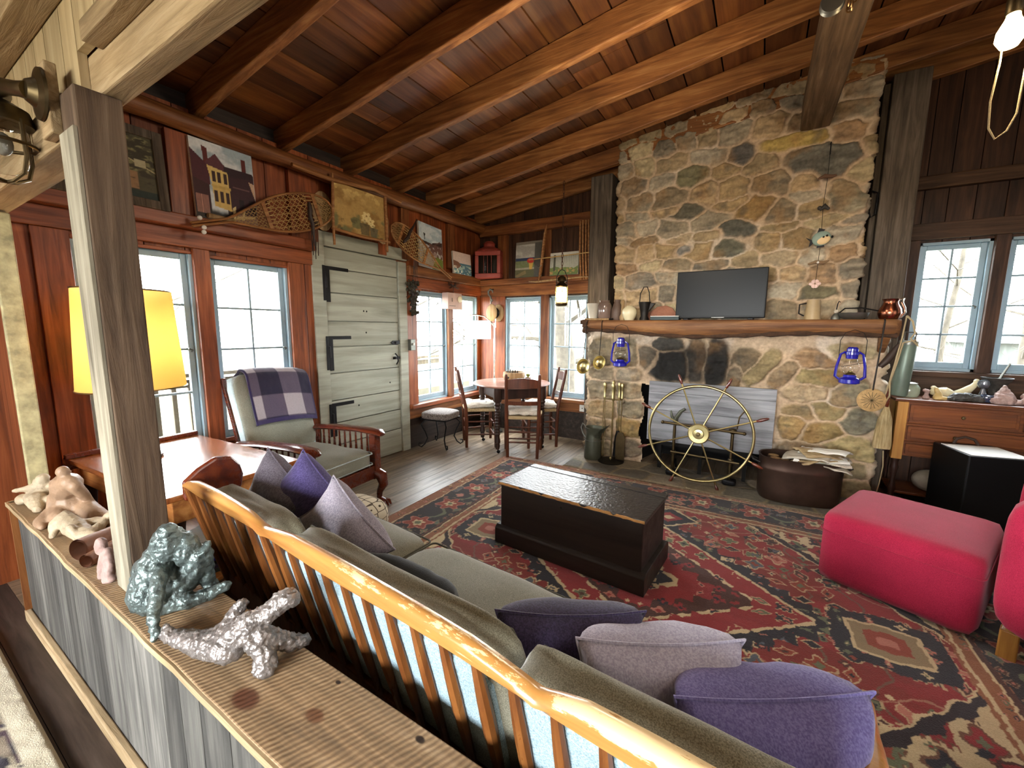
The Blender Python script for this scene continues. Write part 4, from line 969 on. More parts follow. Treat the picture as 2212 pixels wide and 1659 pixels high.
    C = mix(C, pink, mb_*((rr_ < lobe+.012)*1.)); C = mix(C, rust, mb_*((rr_ < lobe)*1.)); C = mix(C, ivo, mb_*((rr_ < .042+.01*np.cos(6*ang))*1.)); C = mix(C, grn, mb_*((rr_ < .022)*1.))
    vine = np.abs(bd-.25-.07*np.sin(t*2*pi/.36+1.57)); C = mix(C, grn, mb_*((vine < .014)*(rr_ > .11))*1.)
    C = motif(C, .075, [pink, grn, blu, rust, brn], .62, 51, mb_*((rr_ > .115)*1.), npc('#8a7058'))
    ob = ((bd > .015)*(bd < .095))*1.; C = motif(C, .045, [pink, nav, brn, ivo], .60, 61, ob, None)
    ib = ((bd > .425)*(bd < .47))*1.; C = motif(C, .035, [nav, pink, grn], .55, 67, ib, None)
    C = mix(C, npc('#7a4630'), (bd < .012)*1.)
    C = C*(.86+.22*fbm(u*2.0, v*30, 71))[..., None]
    return C
rug = thing('patterned_rug', 'large red, navy and ivory oriental rug in front of the hearth', 'rug', (RXc, RYc, 0), RA)
nx_, ny_ = 720, 600; U, V = np.meshgrid(np.linspace(-RW_/2, RW_/2, nx_), np.linspace(-RH_/2, RH_/2, ny_))
hgt = .009+.0015*fbm(U*4, V*4, 5)
hgt[0, :] = hgt[-1, :] = 0.001; hgt[:, 0] = hgt[:, -1] = 0.001
grid_mesh('pile', np.stack([U, V, hgt], -1), rug_col(U, V), VC_RUG, rug)
mb = MB()
for s_ in (-1, 1):
    mb.box(-RW_/2, RW_/2, s_*RH_/2-.006, s_*RH_/2+.006, .0005, .006)
mb.build('selvedge', W['cream'], rug)
# kitchen rug corner
kr = thing('shag_rug', 'cream and plum shaggy rug on the kitchen floor beside the half wall', 'rug', (-2.2, -.30, 0))
nx_, ny_ = 150, 120; U, V = np.meshgrid(np.linspace(-1.0, 1.0, nx_), np.linspace(-.53, .53, ny_))
bd = np.minimum(1-np.abs(U), .53-np.abs(V)); n = fbm(U*14, V*40, 3); C = np.ones(U.shape+(3,))*npc('#cfc3a8')
C = mix(C, npc('#4a2f3c'), ((n > .47)*(bd > .07))*1.); C = mix(C, npc('#9a8a74'), ((fbm(U*18, V*50, 9) > .56)*(bd > .07))*1.); C = mix(C, npc('#2d2430'), ((fbm(U*12, V*40, 14) > .60)*(bd > .07))*1.)
Zk = .012+.014*fbm(U*30, V*30, 4); Zk[0, :] = Zk[-1, :] = .001; Zk[:, 0] = Zk[:, -1] = .001
grid_mesh('shag_pile', np.stack([U, V, Zk], -1), C, VC_RUG, kr)
# ================================================================ CHEST
ch = thing('wooden_chest', 'long black painted wooden chest with a worn raw lid edge on the rug', 'chest', (-.862, 2.236, .0105), R(-4.2))
mb = MB(); mb.box(-.445, .445, -.20, .20, 0.001, .375); mb.build('chest_body', W['chest'], ch, bevel=.006)
mb = MB(); mb.prism([(-.2265, 0), (-.2265, .095), (-.218, .105), (-.205, .115), (.205, .115), (.218, .105), (.2265, .095), (.2265, 0)], -.472, .472, 'X'); mb.build('plinth', W['chest'], ch, bevel=.004)
mb = MB(); mb.box(-.458, .458, -.213, .213, .376, .396)
mb.build('lid', W['chestlid'], ch, bevel=.004)
mb = MB()
pts = [(-.455+.91*k/50, -.2135-.0015*rr.random(), .379+.004*rr.random()) for k in range(51)]; top = [(-.455+.91*k/50, -.2135, .397-.004*rr.random()-(.012 if k in (9, 17, 31, 32, 41) else 0)) for k in range(51)]
vs = pts+top+[(p[0], -.211, p[2]) for p in top]
fs = [(k, k+1, 52+k, 51+k) for k in range(50)]+[(51+k, 52+k, 103+k, 102+k) for k in range(50)]
mb.add(vs, fs); mb.build('worn_edge', W['rawedge'], ch)
mb = MB(); mb.lathe([(.006, 0), (.006, .003)], 10, (-.02, -.2005, .335), 'Y'); mb.build('keyhole', W['soot'], ch)
mb = MB(); mb.box(-.455, .455, .14, .146, .3962, .3975); mb.build('hinge_seam', W['soot'], ch)
# ================================================================ RED OTTOMAN + CHAIR
OA = R(-23.5)
ot = thing('red_ottoman', 'square crimson upholstered ottoman in front of the hearth corner', 'ottoman', (.748, 2.832, .0125), OA)
mb = MB(); mb.rbox((0, 0, .19), (.595, .655, .37), p=14, n=12, crown=.012); mb.build('upholstery', W['redf'], ot, smooth=True, ang=180)
mb = MB()
for zz in (.285,):
    q = []; e = .045
    for (px, py, a0) in ((.298-e, .328-e, 0), (-.298+e, .328-e, 90), (-.298+e, -.328+e, 180), (.298-e, -.328+e, 270)):
        for t in range(0, 91, 15): q.append((px+e*cos(R(a0+t)), py+e*sin(R(a0+t)), zz))
    mb.tube(q, .0035, 5, closed=True)
mb.build('seam', W['redf'], ot, smooth=True)
rc = thing('red_armchair', 'crimson upholstered armchair with blond wooden feet, cut by the photo edge', 'armchair', (1.41, 2.565, .0), OA)
mb = MB(); mb.rbox((.02, 0, .30), (.72, .50, .26), p=8, n=10); mb.build('seat', W['redf'], rc, smooth=True, ang=180)
for s_ in (-1, 1):
    mb = MB(); mb.rbox((0, s_*.33, .42), (.78, .17, .60), p=6, n=12); mb.build('arm', W['redf'], rc, smooth=True, ang=180)
mb = MB(); mb.rbox((.34, 0, .56), (.20, .74, .86), p=7, n=12, rot=(0, R(8), 0)); mb.build('backrest', W['redf'], rc, smooth=True, ang=180)
for x_ in (-.33, .33):
    for y_ in (-.33, .33): mb = MB(); mb.box(x_-.028, x_+.028, y_-.028, y_+.028, 0.001, .13); mb.build('foot', W['dressl'], rc, bevel=.005)
gf = thing('grey_footstool', 'grey woollen footstool at the edge of the rug, cut by the photo edge', 'footstool', (.935, 1.42, .0), R(-26))
mb = MB(); mb.rbox((0, 0, .26), (.52, .60, .30), p=9, n=10, crown=.02, wob=.012); mb.build('upholstery', W['greyf'], gf, smooth=True, ang=180)
for x_ in (-.2, .2):
    for y_ in (-.24, .24): mb = MB(); mb.lathe([(.014, .012), (.022, .13)], 10, (x_, y_, 0)); mb.build('foot', W['sofad'], gf, smooth=True)
# ================================================================ MORRIS CHAIR
mc = thing('morris_chair', 'mahogany spindle-arm easy chair with grey-green cushions by the french windows', 'armchair', (-2.74, 1.735, 0), R(6))
# local: +X is the front
for y_ in (-.285, .285):
    mb = MB(); pts = [(-.36, y_, .535), (-.1, y_, .565), (.2, y_, .578), (.36, y_, .572), (.405, y_, .555)]
    mb.tube(pts, [.05, .055, .058, .058, .03], 12, flat=.38); mb.build('arm', W['mahog'], mc, smooth=True)
    mb = MB(); mb.box(.295, .355, y_-.03, y_+.03, .24, .56); mb.build('front_post', W['mahog'], mc, bevel=.006)
    mb = MB(); mb.box(-.36, -.31, y_-.025, y_+.025, .0, .53); mb.build('rear_post', W['mahog'], mc, bevel=.006)
    mb = MB(); mb.box(-.35, .33, y_-.018, y_+.018, .20, .31); mb.build('side_rail', W['mahog'], mc, bevel=.005)
    for k in range(10):
        x_ = -.27+k*.058; mb = MB(); mb.tube([(x_, y_, .30), (x_, y_, .40), (x_, y_, .47), (x_, y_, .55)], [.014, .011, .0075, .0065], 8); mb.build('spindle', W['mahog'], mc, smooth=True)
    mb = MB(); mb.tube([(.32, y_, .255), (.385, y_, .235), (.40, y_, .175), (.36, y_, .11), (.355, y_, .06), (.385, y_, .03)], [.045, .045, .036, .024, .022, .034], 12); 
    leg = mb.build('claw_leg', W['mahog'], mc, smooth=True)
    mb = MB()
    for k in (-1, 0, 1): mb.tube([(.385, y_+k*.012, .045), (.425, y_+k*.026, .04), (.44, y_+k*.03, .008)], [.013, .012, .007], 7)
    mb.build('claw', W['mahog'], leg, smooth=True)
mb = MB(); mb.box(.30, .345, -.27, .27, .215, .315); mb.build('front_rail', W['mahog'], mc, bevel=.006)
mb = MB(); mb.rbox((.0, 0, .375), (.70, .52, .13), p=7, n=12, crown=.02, wob=.008, seed=3); mb.build('seat_cushion', W['mor'], mc, smooth=True, ang=180)
mb = MB()
for zz in (.415, .335): mb.tube([(-.33, .255, zz), (.32, .255, zz), (.345, .235, zz), (.345, -.235, zz), (.32, -.255, zz), (-.33, -.255, zz)], .005, 6)
mb.build('piping', W['morb'], mc, smooth=True)
ba = R(-17); mb = MB(); mb.rbox((-.385, 0, .70), (.13, .54, .62), p=7, n=12, rot=(0, ba, 0), wob=.010, seed=8); bk = mb.build('back_cushion', W['mor'], mc, smooth=True, ang=180)
mb = MB(); mb.rbox((-.39, 0, .70), (.085, .548, .628), p=12, n=8, rot=(0, ba, 0)); mb.build('boxing', W['morb'], bk, smooth=True, ang=180)
for y_ in (-.25, .25): mb = MB(); mb.bar((-.36, y_, .28), (-.565, y_, .98), .03, .03, up=(1,0,0)); mb.build('back_frame', W['mahog'], mc, bevel=.006)
for z_ in (.45, .62, .80): mb = MB(); xx = -.36-(z_-.28)*.293; mb.bar((xx, -.25, z_), (xx, .25, z_), .02, .05); mb.build('back_slat', W['mahog'], mc, bevel=.004)
# plaid blanket folded over the back
bl = thing('plaid_blanket', 'purple and white plaid wool blanket folded over the easy chair back', 'blanket', (-2.74, 1.735, 0), R(6))
nu, nv = 70, 90; Uu, Vv = np.meshgrid(np.linspace(-1, 1, nu), np.linspace(0, 1, nv))
sL = Vv*.78-.30                       # arc length from the crest (negative = behind)
tb = np.array((sin(ba), 0, cos(ba)))
ctr = np.array((-.385, 0, .70)); top = ctr+tb*.31; nrm = np.array((cos(ba), 0, -sin(ba)))
rad = .088
fold = np.clip(sL, -pi/2*rad, pi/2*rad)
cx_ = rad*np.sin(fold/rad); cz_ = rad*np.cos(fold/rad)-.055
dn = np.clip(np.abs(sL)-pi/2*rad, 0, None); sgn = np.sign(sL)
wob = .008*(fbm(Uu*3+2, Vv*6, 3)-.5)+.010*np.sin(Uu*4+1)*sst(.5, 1, Vv)
skew = .05*np.clip(sL, 0, None)*Uu
n_off = np.where(dn > 0, sgn*rad, cx_)+wob+sgn*.012; t_off = np.where(dn > 0, -dn-.055, cz_)+.006-.02*Uu*(sL > 0)-.015*np.abs(Uu)**3
Yb = Uu*.245+.05+.012*np.sin(Vv*5)*0-.03*np.clip(sL, 0, 1)
Pb = top+nrm*n_off[..., None]+tb*t_off[..., None]; Pb[..., 1] = Yb
pu, pv = ((Uu*.245+.33)/.16) % 2 < 1, ((sL+.07)/.17) % 2 < 1
wht, vio, mid = npc('#a59ca2'), npc('#221d34'), npc('#544a5c')
Cb = np.where((pu & pv)[..., None], wht, np.where((pu | pv)[..., None], mid, vio)).astype(float)
Cb = mix(Cb, npc('#2c2448'), (np.abs(Uu) > .95)*1.); Cb = mix(Cb, npc('#332a52'), (Vv > .96)*1.)
b1 = grid_mesh('front_fold', Pb, Cb, VC_CLOTH, bl); sm = b1.modifiers.new('s', 'SOLIDIFY'); sm.thickness = .016; sm.offset = 1
# ================================================================ DESK + LAMP + POUF
dk = thing('writing_desk', 'polished wooden desk under the lamp between post and easy chair', 'desk', (-2.53, .90, 0), R(3))
mb = MB(); mb.box(-.52, .52, -.30, .29, .635, .66); mb.build('desk_top', W['desk'], dk, bevel=.005)
mb = MB(); mb.box(-.535, -.505, -.31, .29, .661, .685); mb.prism([(-.56, .60), (-.56, .64), (-.535, .675), (-.52, .675), (-.52, .60)], -.31, .29, 'Y'); mb.build('raised_edge', W['mahog'], dk, bevel=.004)
mb = MB(); mb.box(-.49, .49, -.27, .26, .53, .634); mb.build('apron', W['deskside'], dk, bevel=.004)
for x_ in (-.46, .46):
    for y_ in (-.245, .235): mb = MB(); mb.lathe([(.022, 0), (.03, .05), (.02, .1), (.026, .3), (.02, .42), (.03, .53)], 14, (x_, y_, 0)); mb.build('leg', W['tabled'], dk, smooth=True)
mb = MB(); mb.box(-.46, .46, -.25, .24, .18, .20); mb.build('lower_shelf', W['deskside'], dk, bevel=.003)
mb = MB(); mb.box(.30, .44, -.288, -.27, .56, .61); mb.build('drawer_front', W['mahog'], dk, bevel=.003)
for k in range(6):
    o = thing('magazine', ['stack of dark magazines on the desk shelf, lowest issue', 'second magazine up in the stack on the desk shelf', 'third magazine up in the stack on the desk shelf', 'fourth magazine up in the stack on the desk shelf', 'fifth magazine up in the stack on the desk shelf', 'topmost magazine of the stack on the desk shelf'][k], 'magazine', (-2.25, .85, .2012+k*.0215), R(6*k-9), 'magazines under the desk')
    mb = MB(); mb.box(-.14, .14, -.11, .11, 0, .0205); mb.build('cover', [W['slate'], W['purpd'], W['black'], W['blue'], W['slate'], W['paper']][k], o, bevel=.002)
lm = thing('table_lamp', 'table lamp with a glowing yellow drum shade on the desk behind the post', 'lamp', (-2.75, .79, .662))
mb = MB(); mb.lathe([(.085, 0), (.09, .012), (.06, .025), (.03, .05), (.05, .10), (.075, .16), (.07, .22), (.035, .28), (.018, .31), (.014, .40)], 24); mb.build('lamp_base', W['jug'], lm, smooth=True)
ym = bpy.data.materials.new('yellow_linen_shade'); ym.use_nodes = True; nt = ym.node_tree; nt.nodes.clear(); L = nt.links
o_ = N(nt, 'OutputMaterial'); tr = N(nt, 'BsdfTranslucent'); tr.inputs[0].default_value = lin4('#f4c878'); df = N(nt, 'BsdfDiffuse'); df.inputs[0].default_value = lin4('#dcae62'); mx = N(nt, 'MixShader'); mx.inputs[0].default_value = .6
L.new(df.outputs[0], mx.inputs[1]); L.new(tr.outputs[0], mx.inputs[2]); L.new(mx.outputs[0], o_.inputs[0])
mb = MB(); mb.lathe([(.214, .372), (.187, .862)], 48, cap=False); mb.build('lamp_shade', ym, lm, smooth=True, ang=180)
mb = MB()
for r_, z_ in ((.214, .372), (.187, .862)): mb.tube([(r_*cos(t), r_*sin(t), z_) for t in np.linspace(0, 2*pi, 48, endpoint=False)], .004, 6, closed=True)
for t in (0, 2*pi/3, 4*pi/3): mb.tube([(0, 0, .84), (.187*cos(t), .187*sin(t), .862)], .002, 5)
mb.tube([(0, 0, .40), (0, 0, .86)], .004, 6)
mb.build('shade_frame', W['brass'], lm, smooth=True)
mb = MB(); mb.ball((0, 0, .60), (.028, .028, .038)); mb.build('bulb', emis('lamp_bulb', '#ffd9a0', 6), lm, smooth=True)
pf = thing('patterned_pouf', 'round cream pouf with brown woven pattern beside the chair leg', 'pouf', (-2.12, 1.60, 0))
pm, nt, b = nmat('pouf_weave'); L = nt.links; v, src = coords(nt, (14, 14, 22), rnd=False)
vo = N(nt, 'TexVoronoi', Scale=1.0, feature='DISTANCE_TO_EDGE'); vo.inputs['Randomness'].default_value = .25; L.new(v, vo.inputs['Vector']); vb = N(nt, 'TexVoronoi', Scale=1.0); vb.inputs['Randomness'].default_value = .25; L.new(v, vb.inputs['Vector'])
r1 = ramp(nt, [(.03, '#4a3f34'), (.06, '#c9bfa8')]); L.new(vo.outputs['Distance'], r1.inputs[0]); r2 = ramp(nt, [(.13, '#4a3f34'), (.17, (1,1,1))]); L.new(vb.outputs['Distance'], r2.inputs[0])
mm = mixc(nt, 'MULTIPLY', 1); L.new(r1.outputs[0], mm.inputs[6]); L.new(r2.outputs[0], mm.inputs[7]); L.new(mm.outputs[2], b.inputs['Base Color']); b.inputs['Roughness'].default_value = .95
mb = MB(); mb.rbox((0, 0, .135), (.36, .36, .27), p=3.2, n=12); mb.build('cover', pm, pf, smooth=True, ang=180)
# ================================================================ DINING CORNER
dt = thing('dining_table', 'round worn-top dining table on dark turned legs in the window corner', 'table', (-2.42, 4.01, 0), R(8))
mb = MB(); mb.lathe([(.0, .716), (.425, .716), (.44, .722), (.444, .73), (.438, .738), (.42, .74), (0, .74)], 56); mb.build('tabletop', W['tablet'], dt, smooth=True, ang=30)
mb = MB()
for k in range(4):
    a = k*pi/2-pi/2; p, q = (.36*cos(a), .36*sin(a)), (.36*cos(a+pi/2), .36*sin(a+pi/2)); mb.bar((*p, .65), (*q, .65), .02, .125)
mb.build('apron', W['tabled'], dt, bevel=.003)
lp = [(.014, 0), (.016, .022), (.008, .03), (.02, .045), (.028, .08), (.024, .11), (.032, .12), (.03, .15), (.022, .18)]
for k in range(9): z_ = .20+k*.032; lp += [(.023, z_), (.030, z_+.014), (.023, z_+.028)]
lp += [(.034, .50), (.028, .52), (.04, .54), (.032, .56), (.044, .58), (.044, .715)]
for k in range(4):
    a = k*pi/2-pi/2; mb = MB(); mb.lathe([(r_, z_) for r_, z_ in lp if z_ >= .045], 14, (.375*cos(a), .375*sin(a), 0)); lg = mb.build('leg', W['tabled'], dt, smooth=True)
    mb = MB(); mb.lathe([(.018, -.009), (.018, .009)], 14, (.375*cos(a)+.012, .375*sin(a), .019), 'Y'); mb.tube([(.375*cos(a), .375*sin(a), .05), (.375*cos(a)+.012, .375*sin(a), .022)], .008, 6); mb.build('caster', W['iron'], lg, smooth=True)
def chair(label, loc, rz):
    o = thing('ladder_back_chair', label, 'chair', loc, rz, 'ladder-back chairs at the dining table')
    def rp(s_, z_): return (s_*(.155+.012*min(z_/.45, 1)), -.165-.10*max(0, z_-.42)/.5, z_)
    for s_ in (-1, 1):
        mb = MB(); zz = (0, .12, .3, .45, .60, .75, .87, .895); mb.tube([rp(s_, z_) for z_ in zz], [.017, .019, .020, .020, .019, .018, .017, .011], 10); mb.build('rear_leg', W['chairw'], o, smooth=True)
        mb = MB(); mb.tube([(s_*.195, .165, z_) for z_ in (0, .1, .3, .44)], [.016, .018, .020, .017], 10); mb.build('front_leg', W['chairw'], o, smooth=True)
        for z_ in (.15, .30): mb = MB(); a, b = Vector(rp(s_, z_)), Vector((s_*.195, .165, z_)); mb.tube([a, (a+b)/2, b], [.008, .010, .008], 8); mb.build('stretcher', W['chairw'], o, smooth=True)
    for z_, hh in ((.60, .055), (.80, .095)):
        mb = MB(); vs = []; fs = []
        for k in range(13):
            t = k/12*2-1; bow = -.022*(1-t*t); ar = (.022*(1-t*t)) if z_ > .7 else 0
            x_ = t*.155; y_ = rp(1, z_)[1]+bow
            vs += [(x_, y_-.006, z_-hh/2), (x_, y_+.006, z_-hh/2), (x_, y_+.006-.008, z_+hh/2+ar-.012), (x_, y_-.006-.008, z_+hh/2+ar-.012)]
        for k in range(12):
            for q in range(4): fs.append((k*4+q, k*4+(q+1) % 4, k*4+4+(q+1) % 4, k*4+4+q))
        fs += [(3,2,1,0), (48,49,50,51)]
        mb.add(vs, fs); mb.build('back_slat', W['chairw'], o, smooth=True, bevel=.003)
    for a, b, z_ in ((-.155, .155, .28), (-.155, .155, .17)): mb = MB(); mb.tube([(a, -.165, z_), (0, -.166, z_), (b, -.165, z_)], [.008, .011, .008], 8); mb.build('stretcher', W['chairw'], o, smooth=True)
    for z_ in (.12, .25): mb = MB(); mb.tube([(-.195, .165, z_), (0, .166, z_), (.195, .165, z_)], [.008, .011, .008], 8); mb.build('stretcher', W['chairw'], o, smooth=True)
    mb = MB(); mb.prism([(-.175, -.18), (.175, -.18), (.212, .18), (-.212, .18)], .415, .45, 'Z'); mb.build('seat', W['rush'], o, bevel=.012, seg=3)
    return o
def pad(label, loc, rz, sd):
    o = thing('seat_pad', label, 'cushion', loc, rz, 'cream pads on the dining chairs')
    mb = MB(); mb.rbox((0, .0, .03), (.36, .34, .055), p=5, n=12, wob=.022, seed=sd); mb.build('pad_cover', W['cream'], o, smooth=True, ang=180)
    mb = MB()
    for (a, b) in ((-.08, -.07), (.08, -.07), (-.08, .07), (.08, .07)): mb.ball((a, b, .057), (.012, .012, .008), 8, 6)
    mb.build('tuft', W['cream'], o, smooth=True)
CH = [('ladder-back chair with its back to the rug, nearest the chest', (-2.13, 3.775, .0), R(28), 'cream tufted pad on the chair that turns its back to the rug'),
      ('ladder-back chair between the iron stool and the round table', (-2.77, 3.86, .0), R(-47), 'cream tufted pad on the chair beside the iron stool'),
      ('ladder-back chair facing away from the stone chimney at the window', (-2.16, 4.235, .0), R(128), 'cream tufted pad on the chair beside the stone chimney')]
for i, (lb, lo, rz, pl) in enumerate(CH):
    chair(lb, lo, rz); pad(pl, (lo[0], lo[1], .451), rz, 3+i*5)
bw = thing('wooden_bowl', 'coopered wooden bowl holding odds and ends on the round table', 'bowl', (-2.40, 4.03, .741))
mb = MB(); mb.lathe([(.02, 0), (.09, 0), (.118, .03), (.128, .07), (.122, .115), (.113, .115), (.117, .07), (.105, .035), (.02, .02)], 28); mb.build('bowl_body', W['bowlw'], bw, smooth=True, ang=50)
mb = MB(); mb.lathe([(.012, -.1285), (.012, -.12)], 10, (0, 0, .06), 'Y'); mb.build('spigot_hole', W['soot'], bw)
mb = MB()
for k in range(5): mb.tube([(-.08+.03*k, .02*(k % 2), .05), (-.11+.05*k, .05-.03*k, .14)], .007, 6)
mb.build('handles', W['darkm'], bw, smooth=True)
pt = thing('small_plant', 'small green plant standing behind the wooden bowl on the round table', 'plant', (-2.27, 4.13, .741))
mb = MB(); mb.lathe([(.025, 0), (.035, .05), (.032, .05), (.02, .01)], 16); mb.build('pot', W['clayb'], pt, smooth=True)
mb = MB()
for k in range(16):
    a = k*2.4; l = .05+.02*rr.random(); d = Vector((cos(a)*.6, sin(a)*.6, .8+.3*rr.random())).normalized(); p0 = Vector((0, 0, .045)); p1 = p0+d*l; sd = d.cross(Vector((0,0,1))).normalized()*.012
    mb.add([p0, p0+d*l*.5+sd, p1, p0+d*l*.5-sd], [(0,1,2,3)])
mb.build('leaves', plain('leaf_green', '#7f8a3c', .6), pt)
# iron stool
st = thing('iron_stool', 'scroll-legged black iron stool with a mottled padded seat by the door', 'stool', (-3.065, 3.52, 0), R(8))
mb = MB(); mb.rbox((0, 0, .375), (.36, .34, .09), p=5, n=10, crown=.015); mb.build('seat', W['stoolc'], st, smooth=True, ang=180)
mb = MB(); mb.box(-.165, .165, -.155, .155, .325, .34); mb.build('seat_frame', W['iron'], st)
for sx_ in (-1, 1):
    for sy_ in (-1, 1):
        mb = MB(); pts = [(sx_*.12, sy_*.11, .33), (sx_*.165, sy_*.15, .27), (sx_*.13, sy_*.12, .18), (sx_*.11, sy_*.105, .11), (sx_*.135, sy_*.125, .045), (sx_*.165, sy_*.15, .012), (sx_*.19, sy_*.17, .03), (sx_*.185, sy_*.165, .06), (sx_*.165, sy_*.15, .058)]
        mb.tube(pts, .0075, 8); mb.build('leg', W['iron'], st, smooth=True)
# arc lamp
al = thing('arc_floor_lamp', 'slim chrome floor lamp with a lit white drum shade in the window corner', 'lamp', (-2.93, 4.42, 0))
mb = MB(); mb.lathe([(.11, 0.001), (.11, .015), (.02, .025), (.012, .03)], 28); mb.build('base', W['pewter'], al, smooth=True, ang=40)
chrome = plain('chrome', '#cfcac2', .15, 1.0, mot=.03)
mb = MB(); mb.tube([(0, 0, .02), (0, 0, 1.42)], .010, 10); mb.tube([(.012, .01, 1.36), (.012, .01, 1.47)], .006, 8); mb.build('pole', chrome, al, smooth=True)
mb = MB(); mb.tube([(0, 0, 1.37), (-.05, -.02, 1.44), (-.12, -.05, 1.50), (-.22, -.09, 1.52), (-.30, -.12, 1.515)], .008, 8); mb.tube([(-.20, -.08, 1.52), (-.20, -.08, 1.44)], .004, 6); mb.build('arm', chrome, al, smooth=True)
mb = MB(); mb.lathe([(.165, 1.215), (.165, 1.445)], 40, (-.20, -.08, 0), cap=False); mb.build('lamp_shade', W['shade'], al, smooth=True, ang=180)
mb = MB(); mb.ball((-.20, -.08, 1.35), .03); mb.build('bulb', W['fil'], al, smooth=True)
# pulley block
pu = thing('pulley_block', 'old wooden pulley block with iron hook hung on the corner post', 'pulley', (-3.06, 4.56, 1.42))
for y_, rx, nm in ((-.055, 0, 'cheek'), (.045, .02, 'cheek')):
    mb = MB(); mb.ball((.03+rx*2, y_, .13), (.085, .018, .115), 20, 12); mb.build(nm, W['bowlw'], pu, smooth=True)
mb = MB(); mb.lathe([(.07, -.03), (.05, -.01), (.07, .01)], 24, (.04, 0, .13), 'Y'); mb.build('sheave', W['darkm'], pu, smooth=True)
mb = MB(); mb.tube([(.0, -.02, .24), (-.01, -.02, .29), (.01, -.02, .31), (.015, -.02, .285), (-.005, -.02, .27)], .009, 8)
mb.tube([(0, -.02, .30), (-.01, -.02, .34), (-.04, -.02, .37), (-.045, -.02, .41), (-.015, -.02, .435), (.02, -.02, .42), (.025, -.02, .39)], [.012, .013, .014, .014, .013, .011, .006], 10); mb.build('hook', W['pewter'], pu, smooth=True)
mb = MB(); mb.tube([(-.015, -.03, .43), (-.01, .085, .445)], .006, 6); mb.build('nail', W['iron'], pu)
# hanging lantern
hl = thing('hanging_lantern', 'lit brass ship lantern on a rusty chain in front of the far windows', 'lantern', (-1.85, 4.08, 1.60))
mb = MB(); mb.lathe([(.05, -.012), (.065, 0), (.066, .02), (.05, .03)], 24); mb.lathe([(.062, .185), (.068, .195), (.055, .215), (.03, .235), (.05, .25), (.042, .285), (.02, .305)], 24); mb.build('lantern_body', W['brassd'], hl, smooth=True, ang=50)
mb = MB(); mb.lathe([(.05, .03), (.056, .07), (.056, .15), (.05, .185)], 24, cap=False); mb.build('globe', W['fil'], hl, smooth=True)
mb = MB()
for k in range(6): a = k*pi/3; mb.tube([(.068*cos(a), .068*sin(a), .015), (.068*cos(a), .068*sin(a), .195)], .003, 6)
for z_ in (.07, .14): mb.tube([(.068*cos(t), .068*sin(t), z_) for t in np.linspace(0, 2*pi, 24, endpoint=False)], .003, 6, closed=True)
mb.build('guard', W['brass'], hl, smooth=True)
mb = MB(); mb.tube([(-.06, 0, .20), (-.062, 0, .29), (-.03, 0, .355), (0, 0, .37), (.03, 0, .355), (.062, 0, .29), (.06, 0, .20)], .0045, 6); mb.build('bail', W['iron'], hl, smooth=True)
rust = plain('rusty_chain', '#4a2f20', .8, .4, mot=.4); mb = MB(); z_ = .37; k = 0
while z_ < 1.24:
    o_ = .011; q = []
    for t in np.linspace(0, 2*pi, 10, endpoint=False):
        a, b = .009*cos(t), .026*sin(t); q.append((a if k % 2 else 0, 0 if k % 2 else a, z_+.02+b))
    mb.tube(q, .0032, 5, closed=True); z_ += .040; k += 1
mb.build('chain', rust, hl, smooth=True)
# ================================================================ SHIP WHEEL
HZ = .020
sb = thing('fire_board', 'grey weathered plank board leaning over the fireplace opening', 'fire board', (-.365, 4.03, .29))
mb = MB()
for a, b in ((0, .30), (.302, .47), (.472, .572)): mb.rnd = rr.random(); mb.box(-.52, .515, 0, .022, a, b)
bd_ = mb.build('planks', W['fireb'], sb, bevel=.002)
for x_ in (-.3, .3): mb = MB(); mb.rnd = .5; mb.box(x_-.03, x_+.03, .0225, .045, .01, .54); mb.build('batten', W['fireb'], sb)
sw_ = thing('ship_wheel', 'brass-rimmed eight-spoke ship wheel with wooden handles leaning before the fireplace', 'ship wheel', (-.395, 3.75, .470), rot=(R(-3), 0, 0))
mb = MB(); mb.tube([(.408*cos(t), 0, .408*sin(t)) for t in np.linspace(0, 2*pi, 72, endpoint=False)], .0145, 10, closed=True, flat=.8); mb.build('rim', W['brass'], sw_, smooth=True, ang=180)
mb = MB(); mb.lathe([(.0, -.035), (.016, -.034), (.018, -.022), (.04, -.02), (.045, -.012), (.078, -.014), (.086, -.008), (.086, .02), (.04, .03), (0, .03)], 36, axis='Y'); hub = mb.build('hub', W['brass'], sw_, smooth=True, ang=35)
mb = MB(); mb.lathe([(0, -.05), (.014, -.047), (.016, -.034)], 16, axis='Y'); mb.build('axle_nut', W['brassd'], hub, smooth=True, ang=35)
for k in range(8):
    a = R(21+45*k); d = Vector((cos(a), 0, sin(a)))
    mb = MB(); mb.tube([d*.08, d*.41], .0065, 8); mb.tube([d*.41, d*.45], [.009, .0075], 8); sp_ = mb.build('spoke', W['brass'], sw_, smooth=True)
    mb = MB(); mb.tube([d*.445, d*.455, d*.475, d*.50, d*.52, d*.533], [.008, .011, .014, .013, .011, .005], 10); mb.build('handle', W['mahog'], sp_, smooth=True)
